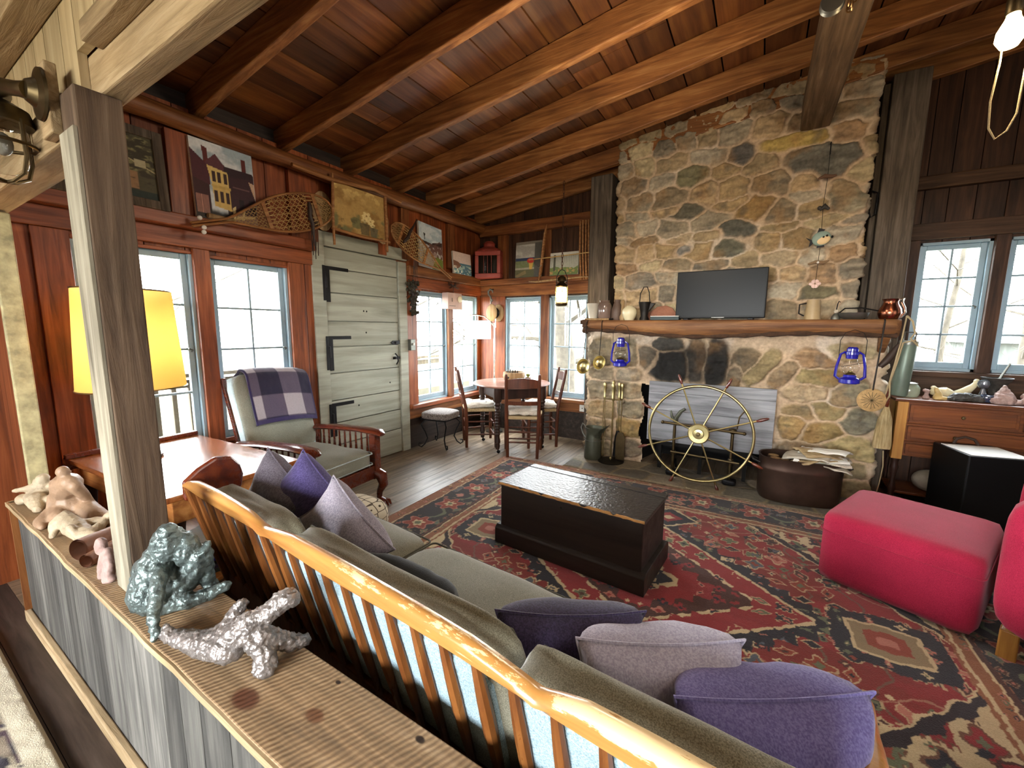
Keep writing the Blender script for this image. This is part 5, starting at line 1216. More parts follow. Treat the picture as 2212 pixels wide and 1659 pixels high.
for nm, lb, x_, y_, yaw in (('andiron', 'tall brass and iron andiron standing behind the left half of the ship wheel', -.612, 3.90, 0), ('andiron', 'tall brass and iron andiron with a square foot behind the right of the ship wheel', -.145, 3.90, 0)):
    o = thing(nm, lb, 'andiron', (x_, y_, HZ))
    mb = MB(); mb.tube([(0, 0, .03), (0, 0, .24), (0, 0, .47)], .013, 10); mb.lathe([(.022, .20), (.026, .215), (.022, .23)], 12); mb.build('post', W['brassd'], o, smooth=True)
    mb = MB(); mb.rbox((0, 0, .028), (.11, .09, .05), p=5, n=6); mb.build('foot', W['iron'], o, smooth=True)
    mb = MB(); mb.tube([(0, .02, .10), (0, .16, .10), (0, .20, .02)], .012, 8); mb.build('log_bar', W['iron'], o, smooth=True)
    mb = MB()
    if x_ < -.4: mb.tube([(0, 0, .47), (.01, 0, .54), (.045, -.01, .60), (.08, -.015, .63)], [.02, .018, .016, .012], 8); mb.tube([(.0, 0, .50), (-.03, 0, .55), (-.04, 0, .60)], [.015, .012, .007], 7)
    else: mb.lathe([(.013, .45), (.03, .465), (.03, .49), (.013, .50)], 12); mb.tube([(.03, 0, .50), (.04, 0, .60), (.075, 0, .66)], .006, 6)
    mb.build('finial', W['oliv'] if x_ < -.4 else W['brassd'], o, smooth=True)
cb = thing('andiron_crossbar', 'two horizontal iron bars joining the andirons behind the ship wheel', 'bar', (-.378, 3.885, HZ+.48))
mb = MB(); mb.tube([(-.335, -.012, .01), (.32, -.012, -.01)], .011, 8); mb.ball((-.335, -.012, .01), .016); mb.ball((.32, -.012, -.01), .015); mb.build('upper_bar', W['brassd'], cb, smooth=True)
mb = MB(); mb.tube([(-.25, -.024, -.25), (.30, -.024, -.27)], .010, 8); mb.build('lower_bar', W['brassd'], cb, smooth=True)
gr_ = thing('fire_grate', 'black iron grate in the fireplace under the grey plank board', 'grate', (-.40, 4.08, 0)); mb = MB(); mb.box(-.40, .40, -.05, .02, .255, .289)
for x_ in (-.36, 0, .36): mb.box(x_-.015, x_+.015, -.03, 0, .001, .254)
mb.build('grate_bars', W['soot'], gr_)
# fire tools
ft = thing('fire_tool_stand', 'brass fire tool stand with round base on the hearth beside the chimney edge', 'stand', (-1.215, 3.98, HZ))
mb = MB(); mb.lathe([(.13, 0), (.13, .008), (.10, .018), (.02, .03)], 30); mb.build('base', W['darkm'], ft, smooth=True, ang=40)
mb = MB(); mb.tube([(0, 0, .02), (0, 0, .66)], .007, 8); mb.lathe([(.012, .62), (.018, .64), (.012, .66), (.018, .72), (.02, .77), (.008, .79), (.016, .80), (.012, .82), (0, .83)], 14); mb.build('pole', W['brass'], ft, smooth=True)
mb = MB(); mb.tube([(-.085, .0, .635), (.085, 0, .635)], .005, 6); mb.tube([(0, -.05, .635), (0, .05, .635)], .005, 6); mb.build('rack', W['brass'], ft, smooth=True)
for nm, lb, dx, dy in (('fire_tongs', 'brass-handled fire tongs on the left of the fire tool stand', -.085, -.01), ('fire_poker', 'brass-handled poker with a knob tip hanging at the front of the tool stand', .012, -.055), ('hearth_brush', 'brass-handled hearth brush hanging behind the pole of the tool stand', .045, .05), ('fire_shovel', 'brass-handled fire shovel on the right of the fire tool stand', .088, 0)):
    o = thing(nm, lb, 'fire tool', (-1.215+dx, 3.98+dy, HZ+.03))
    mb = MB(); mb.lathe([(.012, .615), (.016, .63), (.010, .645), (.014, .70), (.015, .735), (.018, .75), (.012, .77), (0, .775)], 12); mb.build('handle', W['brass'], o, smooth=True)
    mb = MB()
    if 'tongs' in nm: mb.tube([(-.004, 0, .62), (-.012, 0, .30), (-.006, 0, .02)], .004, 6); mb.tube([(.004, 0, .62), (.012, 0, .30), (.006, 0, .02)], .004, 6)
    else: mb.tube([(0, 0, .62), (0, 0, .10 if 'poker' in nm else .28)], .0042, 6)
    mb.build('rod', W['brass'], o, smooth=True)
    mb = MB()
    if 'poker' in nm: mb.tube([(0, 0, .10), (0, 0, .0)], .005, 6); mb.ball((0, 0, .02), .013); mb.build('tip', W['brass'], o, smooth=True)
    elif 'shovel' in nm: mb.prism([(-.025, .28), (.025, .28), (.045, .22), (.045, .0), (-.045, .0), (-.045, .22)], -.003, .003, 'Y'); mb.build('blade', W['brassd'], o)
    elif 'brush' in nm: mb.lathe([(.015, .28), (.03, .22), (.045, .02), (.02, .015)], 14); mb.build('bristles', W['iron'], o, smooth=True)
    else: mb.ball((0, 0, .02), .012); mb.build('tip', W['brassd'], o, smooth=True)
jg = thing('tin_jug', 'dark olive tin jug with a loop handle on the left end of the hearth', 'jug', (-1.41, 3.98, HZ))
mb = MB(); mb.lathe([(.03, .004), (.085, .004), (.088, .02), (.085, .12), (.08, .20), (.074, .235), (.07, .25), (.072, .28), (.088, .33), (.084, .33), (.066, .28), (.07, .2), (.075, .03)], 28)
mb.v = [(x_+(max(0, z_-.25)*1.0 if x_ > 0 else 0), y_, z_+(.045*max(0, (x_/.09))**2 if z_ > .3 else 0)) for x_, y_, z_ in mb.v]
mb.build('jug_body', W['oliv'], jg, smooth=True, ang=60)
mb = MB(); mb.tube([(-.083, 0, .325), (-.12, 0, .355), (-.135, 0, .31), (-.115, 0, .25), (-.085, 0, .21)], .007, 8); mb.build('handle', W['pewter'], jg, smooth=True)
mb = MB(); mb.tube([(.0885*cos(t), .0885*sin(t), .20) for t in np.linspace(0, 2*pi, 28, endpoint=False)], .003, 6, closed=True); mb.build('band', W['pewter'], jg, smooth=True)
# boiler tub
tb_ = thing('copper_boiler', 'oval browned copper boiler tub full of kindling papers on the hearth', 'tub', (.335, 3.86, HZ), R(9))
def oval(a, b, n=56, p=2.8):
    q = []
    for t in np.linspace(0, 2*pi, n, endpoint=False):
        c_, s_ = cos(t), sin(t); q.append((a*np.sign(c_)*abs(c_)**(2/p), b*np.sign(s_)*abs(s_)**(2/p)))
    return q
mb = MB(); vs = []; fs = []; pr = [(.96, 0.002), (.985, .02), (1.0, .10), (1.0, .235), (1.012, .245), (1.012, .262), (1.0, .27), (1.0, .335), (1.02, .343), (1.0, .346), (.97, .34), (.96, .05)]
nn = 56
for f, z_ in pr: vs += [(x_*f, y_*f, z_) for x_, y_ in oval(.275, .165)]
for i in range(len(pr)-1):
    for k in range(nn): fs.append((i*nn+k, i*nn+(k+1) % nn, (i+1)*nn+(k+1) % nn, (i+1)*nn+k))
fs += [tuple(range(nn-1, -1, -1)), tuple((len(pr)-1)*nn+k for k in range(nn))]
mb.add(vs, fs); mb.build('tub_body', W['tubm'], tb_, smooth=True, ang=35)
for s_ in (-1, 1): mb = MB(); mb.tube([(s_*.278, -.05, .28), (s_*.325, -.045, .30), (s_*.33, .045, .30), (s_*.278, .05, .28)], .008, 8); mb.build('handle', W['darkm'], tb_, smooth=True)
kg = random.Random(5)
for k in range(9):
    o = thing('folded_newspaper', ['lowest folded newspaper on the heap in the copper tub', 'creased tan newspaper low on the heap in the copper tub', 'newspaper fold facing the room in the copper tub', 'buff newspaper across the middle of the copper tub', 'crumpled newspaper near the tub handle by the red ottoman', 'newspaper sheet slanting over the front of the copper tub', 'rolled sheets at the end of the heap in the copper tub', 'upper newspaper on the heap in the copper tub', 'topmost newspaper on the heap in the copper tub'][k], 'newspaper', (.40+kg.uniform(-.04, .10), 3.87+kg.uniform(-.05, .05), HZ+.305+k*.014), group='papers in the copper tub', rot=(kg.uniform(-.25, .12), kg.uniform(-.2, .2), kg.uniform(-.5, .5)))
    mb = MB(); n_ = 16; vs = []; fs = []
    for i in range(n_+1):
        t = i/n_*2-1
        for j in range(9):
            u = j/8*2-1; vs.append((u*.15, t*.10, .012*mn.noise(Vector((u*2+k*3, t*3, 1)))+.014*(1-t*t)-.012*abs(u)**3))
    for i in range(n_):
        for j in range(8): fs.append((i*9+j, i*9+j+1, i*9+j+10, i*9+j+9))
    mb.add(vs, fs); p_ = mb.build('sheet', [W['paper'], W['tin'], W['cream'], W['rush']][k % 4], o, smooth=True); q_ = p_.modifiers.new('s', 'SOLIDIFY'); q_.thickness = .009
for k, (x_, y_, r_) in enumerate(((.17, 3.80, .038), (.235, 3.79, .036), (.16, 3.88, .04))):
    o = thing('firewood_log', ['short round log end in the copper tub, nearest the ship wheel', 'short round log end in the copper tub next to the papers', 'short log at the back of the copper tub'][k], 'log', (x_, y_, HZ+.03), group='logs in the copper tub')
    mb = MB(); mb.lathe([(r_, 0), (r_*1.02, .15), (r_, .295)], 14); mb.build('bark', W['bark'], o, smooth=True); mb = MB(); mb.lathe([(r_*.9, .296), (0, .298)], 14); mb.build('cut_end', W['bowlw'], o)
o = thing('white_paper', 'small white sheet poking up at the front rim of the copper tub', 'paper', (.305, 3.735, HZ+.32), rot=(R(70), 0, 0)); mb = MB(); mb.prism([(-.03, 0), (.03, 0), (.005, .05), (-.01, .05)], 0, .002, 'Z'); mb.build('sheet', W['white'], o)
# ================================================================ BLUE LANTERNS
def lantern(label, loc, s):
    o = thing('blue_lantern', label, 'lantern', loc, group='blue hurricane lanterns under the mantel'); o.scale = (s, s, s)
    mb = MB(); mb.lathe([(.02, 0), (.055, 0), (.062, .006), (.062, .03), (.05, .042), (.04, .048), (.036, .062), (0, .064)], 24); mb.build('fuel_tank', W['blue'], o, smooth=True, ang=40)
    mb = MB(); mb.lathe([(.034, .175), (.036, .20), (.04, .203), (.04, .222), (.034, .226), (.034, .245), (.024, .256), (0, .258)], 24); mb.build('cap', W['blue'], o, smooth=True, ang=40)
    for s_ in (-1, 1): mb = MB(); mb.tube([(s_*.05, 0, .022), (s_*.082, 0, .05), (s_*.078, 0, .12), (s_*.062, 0, .205), (s_*.035, 0, .222)], [.009, .010, .009, .008, .007], 8); mb.build('side_tube', W['blue'], o, smooth=True)
    mb = MB(); mb.lathe([(.032, .066), (.050, .10), (.050, .12), (.040, .15), (.032, .176)], 24, cap=False); mb.build('globe', W['clear'], o, smooth=True)
    mb = MB(); mb.lathe([(.03, .064), (.032, .07), (.012, .082), (.01, .09), (0, .092)], 16); mb.build('burner', W['brass'], o, smooth=True)
    mb = MB(); mb.tube([(-.072, 0, .16), (-.073, 0, .30), (-.05, 0, .355), (0, 0, .375), (.05, 0, .355), (.073, 0, .30), (.072, 0, .16)], .0022, 6); mb.build('bail', W['iron'], o, smooth=True)
    mb = MB(); mb.tube([(-.06, -.045, .12), (0, -.052, .135), (.06, -.045, .15)], .0018, 5); mb.build('globe_wire', W['darkm'], o)
    return o
lantern('smaller looking blue lantern hanging by the ladles at the left of the mantel', (-1.135, 3.885, 1.00), 1.06)
lantern('blue lantern hanging by the long skimmer at the right end of the mantel', (.582, 3.87, .965), 1.05)
# ladles, skimmer
def ladle(label, c, top, r, tilt):
    o = thing('ladle', label, 'ladle', c, group='brass ladles hung on the mantel')
    mb = MB(); M_ = Matrix.Rotation(R(tilt), 4, 'X') @ Matrix.Rotation(R(-14), 4, 'Y'); mb.M = M_
    mb.lathe([(.02, -.045), (r*.72, -.042), (r*.9, -.02), (r, .0), (r*.96, .0), (r*.86, -.02), (r*.66, -.036), (0, -.038)], 30); mb.build('ladle_bowl', W['brass'], o, smooth=True, ang=50)
    mb = MB(); t_ = Vector(top)-Vector(c); mb.tube([(0, .0, r*.98), (t_.x*.5, t_.y*.6, t_.z*.5), (t_.x, t_.y, t_.z), (t_.x, t_.y+.02, t_.z+.012)], .006, 7, flat=.6); mb.build('handle', W['darkm'], o, smooth=True)
ladle('brass ladle hanging farthest left on the mantel, over the window edge', (-1.505, 3.875, .98), (-1.49, 3.90, 1.41), .078, 78)
ladle('brass ladle hanging between the other ladle and the blue lantern', (-1.345, 3.89, 1.025), (-1.335, 3.905, 1.42), .070, 78)
sk = thing('skimmer', 'long-handled skimmer with a round engraved pan hanging at the mantel right end', 'skimmer', (.725, 3.885, .85))
mb = MB(); mb.lathe([(0, -.008), (.07, -.004), (.084, .004), (.084, .008), (.07, .002), (0, -.002)], 36, axis='Y'); mb.build('pan', W['tan'], sk, smooth=True, ang=50)
mb = MB()
for k in range(8): a = k*pi/8; mb.bar((.062*cos(a), -.008, .062*sin(a)), (-.062*cos(a), -.008, -.062*sin(a)), .0022, .003)
mb.build('engraving', W['brassd'], sk)
mb = MB(); mb.tube([(0, -.004, .075), (.012, .0, .35), (.022, .012, .575), (.022, .03, .585)], .0085, 8, flat=.6); mb.build('handle', W['darkm'], sk, smooth=True)
# things hung off the right end of the mantel
ex = thing('metal_canister', 'tall grey-green metal canister hung at the right end of the mantel', 'canister', (.895, 4.02, .885), rot=(0, R(3), 0))
mb = MB(); mb.lathe([(.045, 0), (.05, .01), (.05, .385), (.046, .395), (0, .397)], 24); mb.build('canister_body', W['extg'], ex, smooth=True, ang=40)
mb = MB(); mb.lathe([(.052, .37), (.054, .385), (.052, .40)], 24); mb.tube([(-.03, 0, .40), (-.03, 0, .46), (.03, 0, .46), (.03, 0, .40)], .006, 6); mb.build('cap', W['pewter'], ex, smooth=True)
hn = thing('powder_horn', 'dark curved powder horn hanging on a cord between skimmer and canister', 'horn', (.815, 3.99, 1.20))
mb = MB(); mb.tube([(.045, 0, .06), (.02, 0, 0), (-.02, -.01, -.07), (-.05, -.01, -.11)], [.012, .024, .024, .018], 12); mb.build('horn_body', W['leather'], hn, smooth=True)
mb = MB(); mb.lathe([(.019, 0), (.02, .008)], 14, (-.056, -.011, -.118)); mb.build('horn_tip', W['cream'], hn, smooth=True)
rp_ = thing('rope_coil', 'loose hemp cord dangling from the right end of the mantel', 'rope', (.87, 3.95, 1.40))
mb = MB(); mb.tube([(.0, 0, .06), (.03, -.02, .02), (.05, -.02, -.06), (.03, -.02, -.10), (.075, -.02, -.15), (.06, -.02, -.11), (.0, 0, -.13), (-.02, .02, -.30), (-.05, .03, -.48), (-.07, .03, -.60)], .006, 7); mb.tube([(.0, 0, .06), (-.01, 0, -.1), (-.04, .02, -.4), (-.03, .03, -.52), (-.06, .03, -.60)], .005, 7); mb.build('cord', W['rope'], rp_, smooth=True)
br = thing('whisk_broom', 'straw hearth broom hanging below the skimmer at the chimney corner', 'broom', (.845, 4.04, .47))
mb = MB(); mb.lathe([(.052, 0), (.056, .03), (.05, .12), (.042, .22), (.02, .30), (.012, .33)], 24); mb.v = [(x_*(1+.06*sin(9*atan2(y_, x_))), y_*.55*(1+.06*sin(9*atan2(y_, x_))), z_) for x_, y_, z_ in mb.v]; mb.build('bristles', W['straw'], br, smooth=True)
mb = MB(); mb.tube([(0, 0, .32), (.0, -.01, .42), (.015, -.01, .50)], .012, 8); mb.build('handle', W['mahog'], br, smooth=True)
cd = thing('yellow_rope', 'thin yellow cord hanging beneath the straw broom to the floor', 'cord', (.86, 4.05, .0)); mb = MB(); mb.tube([(0, 0, .45), (.01, 0, .33), (.0, -.01, .20), (-.015, -.01, .08), (-.03, 0, .004)], .004, 6); mb.build('cord', W['rope'], cd, smooth=True)
# ================================================================ MANTEL ITEMS
MZ = 1.4365
def jar(name, label, cat, loc, prof, mat, n=24, sub=None):
    o = thing(name, label, cat, loc); mb = MB(); mb.lathe(prof, n); mb.build(name.split('_')[-1]+'_body', mat, o, smooth=True, ang=50); return o
o = jar('enamel_pail', 'pale tin pail at the far left end of the mantel', 'pail', (-1.47, 4.02, MZ+.021), [(.02, 0), (.042, 0), (.062, .145), (.064, .147), (.058, .147), (.04, .01), (0, .01)], W['tin']); mb = MB(); mb.tube([(-.06, 0, .14), (-.075, 0, .165), (-.08, 0, .16)], .005, 6); mb.build('ear', W['iron'], o)
o = jar('glazed_jar', 'glossy brown-grey stoneware jar with a rim, second from the left on the mantel', 'jar', (-1.36, 4.04, MZ+.021), [(.03, 0), (.060, 0), (.068, .01), (.068, .12), (.052, .155), (.046, .16), (.05, .175), (.04, .175), (.044, .15), (.06, .11), (.058, .01)], plain('brown_glaze', '#6d5a50', .15, coat=.6, mot=.3))
jar('stoneware_bottle', 'dull brown stoneware bottle between the glazed jar and the pestle', 'bottle', (-1.235, 4.05, MZ), [(.03, 0), (.05, 0), (.056, .01), (.056, .10), (.036, .155), (.028, .17), (.032, .20), (.02, .20)], W['jug'])
o = thing('wooden_pestle', 'slim wooden pestle standing between the brown bottle and the cream vase', 'pestle', (-1.165, 4.0, MZ)); mb = MB(); mb.lathe([(.02, 0), (.026, .01), (.028, .035), (.016, .06), (.014, .15), (.017, .18), (.01, .195), (0, .197)], 16); mb.build('pestle_body', W['bowlw'], o, smooth=True)
jar('cream_vase', 'round cream crackle-glazed vase on the mantel', 'vase', (-1.095, 3.985, MZ), [(.03, 0), (.042, .0), (.06, .03), (.071, .065), (.068, .095), (.045, .124), (.033, .127), (.031, .134), (.026, .134), (.03, .12), (.05, .09)], W['stonew'])
o = jar('iron_pitcher', 'dark iron pitcher with a tall bail handle beside the cream vase', 'pitcher', (-.965, 4.03, MZ), [(.03, 0), (.045, 0), (.045, .012), (.033, .04), (.038, .08), (.058, .17), (.054, .17), (.034, .08), (.028, .04)], W['darkm']); mb = MB(); mb.tube([(-.05, 0, .16), (-.045, 0, .25), (-.015, 0, .31), (.015, 0, .31), (.035, 0, .26), (.045, 0, .165)], .0045, 6); mb.build('bail', W['iron'], o, smooth=True); mb = MB(); mb.prism([(.03, .06), (.05, .165), (.10, .155), (.045, .09)], -.01, .01, 'Y'); mb.build('spout', W['darkm'], o, bevel=.006)
o = thing('sandstone_slab', 'reddish flat stone leaning on the chimney behind the dark book', 'stone', (-.82, 4.115, MZ), rot=(R(-8), 0, 0)); mb = MB(); mb.prism([(-.14, 0), (.13, 0), (.13, .06), (.09, .115), (.03, .14), (-.05, .13), (-.13, .07)], -.012, .012, 'Y'); mb.build('slab', plain('red_sandstone', '#8a5a44', .8, mot=.3, bump=.5), o, bevel=.006)
o = thing('dark_book', 'long dark green box lying flat between the pitcher and the television', 'box', (-.775, 4.04, MZ), R(2)); mb = MB(); mb.box(-.125, .125, -.06, .06, 0, .032); mb.build('box_body', W['slate'], o, bevel=.003); mb = MB(); mb.box(-.124, .124, -.059, .059, .0325, .038); mb.build('lid', W['paper'], o)
o = thing('wooden_stick', 'short round stick with a dark end lying at the mantel front edge', 'stick', (-1.33, 3.96, MZ+.010)); mb = MB(); mb.tube([(-.20, .0, 0), (.045, 0, 0)], .0095, 8); mb.build('shaft', W['bowlw'], o, smooth=True); mb = MB(); mb.tube([(.05, 0, 0), (.085, 0, .0)], [.0095, .0095], 8); mb.build('ferrule', W['darkm'], o, smooth=True)
tv = thing('television', 'black flat television standing on the log mantel', 'television', (-.335, 4.03, MZ), R(-2))
mb = MB(); mb.box(-.350, .350, -.022, .02, .015, .425); mb.build('housing', W['black'], tv, bevel=.006)
mb = MB(); mb.box(-.338, .338, -.0245, -.0225, .035, .415); mb.build('screen', W['screen'], tv)
mb = MB(); mb.box(-.05, .05, -.0245, -.0225, .019, .024); mb.build('trim_bar', W['pewter'], tv)
for s_ in (-1, 1): mb = MB(); mb.box(s_*.25-.02, s_*.25+.02, -.07, .07, 0, .014); mb.build('foot', W['black'], tv, bevel=.003)
o = jar('pewter_tankard', 'tan horn tankard standing right of the television', 'tankard', (.335, 4.05, MZ), [(.03, 0), (.056, 0), (.054, .02), (.045, .13), (.044, .155), (.04, .155), (.046, .02), (0, .015)], plain('horn_tan', '#9a835f', .45, mot=.15)); mb = MB(); mb.tube([(-.045, .0, .13), (-.09, .0, .12), (-.09, 0, .05), (-.055, 0, .03)], .006, 8); mb.build('handle', W['darkm'], o, smooth=True)
o = thing('candle_snuffer', 'small wire-handled bell with a pale knob between tankard and iron pan', 'bell', (.48, 4.03, MZ)); mb = MB(); mb.lathe([(.03, 0), (.028, .02), (.014, .045), (0, .05)], 16); mb.build('bell_body', W['pewter'], o, smooth=True); mb = MB(); mb.ball((0, 0, .062), .014); mb.build('knob', W['cream'], o, smooth=True); mb = MB(); mb.tube([(0, 0, .07), (.005, 0, .12), (.012, 0, .14), (.02, 0, .13)], .004, 6); mb.build('handle', W['iron'], o)
o = thing('iron_pan', 'dark oval iron pan lying between the small bell and the copper pitcher', 'pan', (.585, 4.03, MZ)); mb = MB(); mb.lathe([(.05, 0), (.085, .02), (.095, .05), (.09, .05), (.08, .022), (0, .01)], 28); mb.build('pan_body', W['pewter'], o, smooth=True, ang=50); mb = MB(); mb.tube([(-.09, 0, .045), (-.05, .03, .085), (.05, .04, .088), (.16, .02, .06)], .005, 6); mb.build('bail', W['iron'], o, smooth=True)
o = jar('copper_pitcher', 'shiny copper pitcher with a silvery handle at the right end of the mantel', 'pitcher', (.785, 4.0, MZ), [(.03, 0), (.05, 0), (.058, .01), (.068, .04), (.064, .07), (.045, .105), (.04, .125), (.05, .145), (.046, .145), (.036, .125), (.058, .05)], W['copper']); mb = MB(); mb.tube([(.045, 0, .14), (.07, 0, .148), (.062, 0, .12), (.08, 0, .08), (.085, 0, .045), (.062, 0, .01)], .006, 8); mb.build('handle', chrome, o, smooth=True)
# ================================================================ FISH MOBILE
fm = thing('fish_mobile', 'hanging string mobile with a carved fish, driftwood and shell on the chimney', 'mobile', (.345, 4.10, 1.72))
mb = MB(); mb.tube([(.0, .06, 1.045), (0, 0, 1.05), (0, 0, .96)], .004, 6); mb.build('hook', W['iron'], fm, smooth=True)
mb = MB(); mb.tube([(0, 0, .98), (.0, 0, .80), (-.01, 0, .58), (0, 0, .34), (-.005, 0, .16), (-.008, 0, .01)], .0018, 5); mb.build('string', W['iron'], fm)
mb = MB(); mb.tube([(-.06, 0, .795), (-.02, 0, .81), (.03, 0, .80), (.055, 0, .805)], [.006, .016, .014, .006], 8); mb.build('driftwood', plain('driftwood_dark', '#5a4130', .8, mot=.3), fm, smooth=True)
mb = MB(); mb.tube([(-.07, 0, .155), (-.02, 0, .168), (.03, 0, .16), (.065, 0, .175)], [.006, .014, .013, .006], 8); mb.build('driftwood', plain('driftwood', '#7a6248', .8, mot=.3), fm, smooth=True)
mb = MB(); mb.tube([(-.03, 0, .56), (.0, -.01, .585), (.03, 0, .56)], [.01, .022, .01], 8); mb.ball((-.03, -.005, .575), .016); mb.build('pebble_bird', W['clayk'], fm, smooth=True)
mb = MB(); mb.ball((.0, 0, .345), (.062, .02, .055), 20, 12, rot=(0, R(-18), 0)); fb = mb.build('fish_body', plain('fish_back', '#7d8f84', .5, mot=.15), fm, smooth=True)
mb = MB(); mb.ball((.01, -.004, .333), (.05, .019, .036), 18, 10, rot=(0, R(-18), 0)); mb.build('fish_belly', plain('fish_belly', '#d8b98a', .5, mot=.1), fb, smooth=True)
mb = MB(); mb.prism([(-.05, .335), (-.10, .36), (-.07, .33), (-.075, .285), (-.05, .31)], -.004, .004, 'Y'); mb.prism([(-.03, .39), (-.02, .425), (.02, .41), (.01, .398)], -.004, .004, 'Y'); mb.prism([(-.02, .30), (-.025, .275), (.025, .28), (.02, .295)], -.004, .004, 'Y'); mb.build('fins', W['iron'], fb)
mb = MB(); mb.ball((.033, -.02, .36), .008, 8, 6); mb.ball((.012, -.021, .352), .007, 8, 6); mb.ball((.068, -.0, .352), (.008, .012, .01), 8, 6); mb.build('eyes_and_mouth', W['soot'], fb, smooth=True)
mb = MB(); mb.ball((-.007, -.018, .162), .009); mb.build('bead', W['white'], fm, smooth=True)
mb = MB()
for k in range(6): a = k*1.05; mb.ball((-.01+.022*cos(a), .004*(k % 2), .0+.02*sin(a)), (.018, .01, .014), 8, 6, rot=(0, a, 0))
mb.build('shell', W['shell'], fm, smooth=True)
hk = thing('iron_hook', 'black iron hook bar on the post right of the chimney', 'hook', (.672, 4.33, 2.33)); mb = MB(); mb.tube([(0, .03, .1), (-.015, 0, .1), (.02, -.01, .08), (.015, -.01, -.08), (-.01, -.01, -.1), (-.025, -.01, -.05)], .007, 7); mb.build('hook_bar', W['iron'], hk, smooth=True)
# chain, pulley and bulb under the roof on the right
cp = thing('chain_hoist', 'round iron pulley with chain hanging under the roof purlin', 'hoist', (.20, 2.64, 2.86))
mb = MB(); mb.lathe([(.045, -.02), (.05, -.012), (.04, 0), (.05, .012), (.045, .02)], 24, (-.03, 0, .03), 'Y'); mb.build('sheave', W['pewter'], cp, smooth=True, ang=40)
mb = MB()
for k in range(9):
    q = []
    for t in np.linspace(0, 2*pi, 10, endpoint=False):
        a, b = .010*cos(t), .021*sin(t); q.append((.045+(a if k % 2 else 0)+.012*sin(k*.8), (0 if k % 2 else a)-.01, .07-k*.018*(1 if k < 6 else .6)+b*.8))
    mb.tube(q, .004, 5, closed=True)
mb.build('chain', plain('bronze_chain', '#8a6a44', .35, .9, mot=.2), cp, smooth=True)
bp_ = thing('hanging_bulb', 'bare lit light bulb under the rafters with a long pull cord', 'light bulb', (.74, 2.50, 2.50))
mb = MB(); mb.lathe([(0, -.055), (.025, -.05), (.042, -.02), (.040, .01), (.022, .05), (.018, .07)], 20); mb.build('bulb', W['bulb'], bp_, smooth=True)
mb = MB(); mb.lathe([(.02, .065), (.024, .07), (.024, .12), (.01, .13)], 16); mb.tube([(0, 0, .12), (0, 0, .72)], .005, 6); mb.build('socket', W['brassd'], bp_, smooth=True)
mb = MB(); mb.tube([(-.018, 0, .06), (-.018, 0, -.10), (-.028, 0, -.24), (-.022, 0, -.34), (.0, 0, -.385), (.03, 0, -.36), (.05, 0, -.30), (.055, 0, -.1), (.055, 0, .1)], .0035, 6); mb.build('pull_cord', W['rope'], bp_, smooth=True)
# ================================================================ PICTURES
def poly(U, V, pts):
    ins = np.zeros(U.shape, bool); n = len(pts)
    for i in range(n):
        (x1, y1), (x2, y2) = pts[i], pts[(i+1) % n]
        if y1 == y2: continue
        ins ^= ((y1 > V) != (y2 > V)) & (U < (x2-x1)*(V-y1)/(y2-y1)+x1)
    return ins*1.
def rect(U, V, a, b, c, d): return ((U > a)*(U < b)*(V > c)*(V < d))*1.
def picture(label, wall, a0, a1, z0, h, f, lean=.035, d=.10, frame=None, fw=.04, roll=0, n=110):
    w = a1-a0
    loc = (XL+d, (a0+a1)/2, z0) if wall == 'L' else ((a0+a1)/2, YF-d, z0)
    rot = (0, -atan2(lean, h)*1, 0) if wall == 'L' else (-atan2(lean, h), 0, 0)
    o = thing('painting', label, 'painting', loc, group=None, rot=(rot[0]+(roll if wall == 'L' else 0), rot[1]+(0 if wall == 'L' else roll), 0))
    U, V = np.meshgrid(np.linspace(0, 1, n), np.linspace(0, 1, n)); C = f(U, V); C = C*(.88+.24*fbm(U*40, V*40, 5))[..., None]
    a = (U-.5)*w; z = V*h
    P = np.stack([np.full(U.shape, .0125), a, z], -1) if wall == 'L' else np.stack([a, np.full(U.shape, -.0125), z], -1)
    grid_mesh('painted_surface', P, C, VC_PAINT, o)
    mb = MB()
    if wall == 'L': mb.box(-.012, .012, -w/2, w/2, 0, h)
    else: mb.box(-w/2, w/2, -.012, .012, 0, h)
    mb.build('canvas', W['cream'], o)
    if frame:
        mb = MB()
        for q in ((-w/2-fw, -w/2, -fw, h+fw), (w/2, w/2+fw, -fw, h+fw), (-w/2, w/2, -fw, 0), (-w/2, w/2, h, h+fw)):
            mb.rnd = rr.random()
            if wall == 'L': mb.box(-.012, .028, *q)
            else: mb.box(q[0], q[1], -.028, .012, q[2], q[3])
        mb.build('frame', frame, o, bevel=.004)
    return o
def col(U, c): return np.ones(U.shape+(3,))*npc(c)
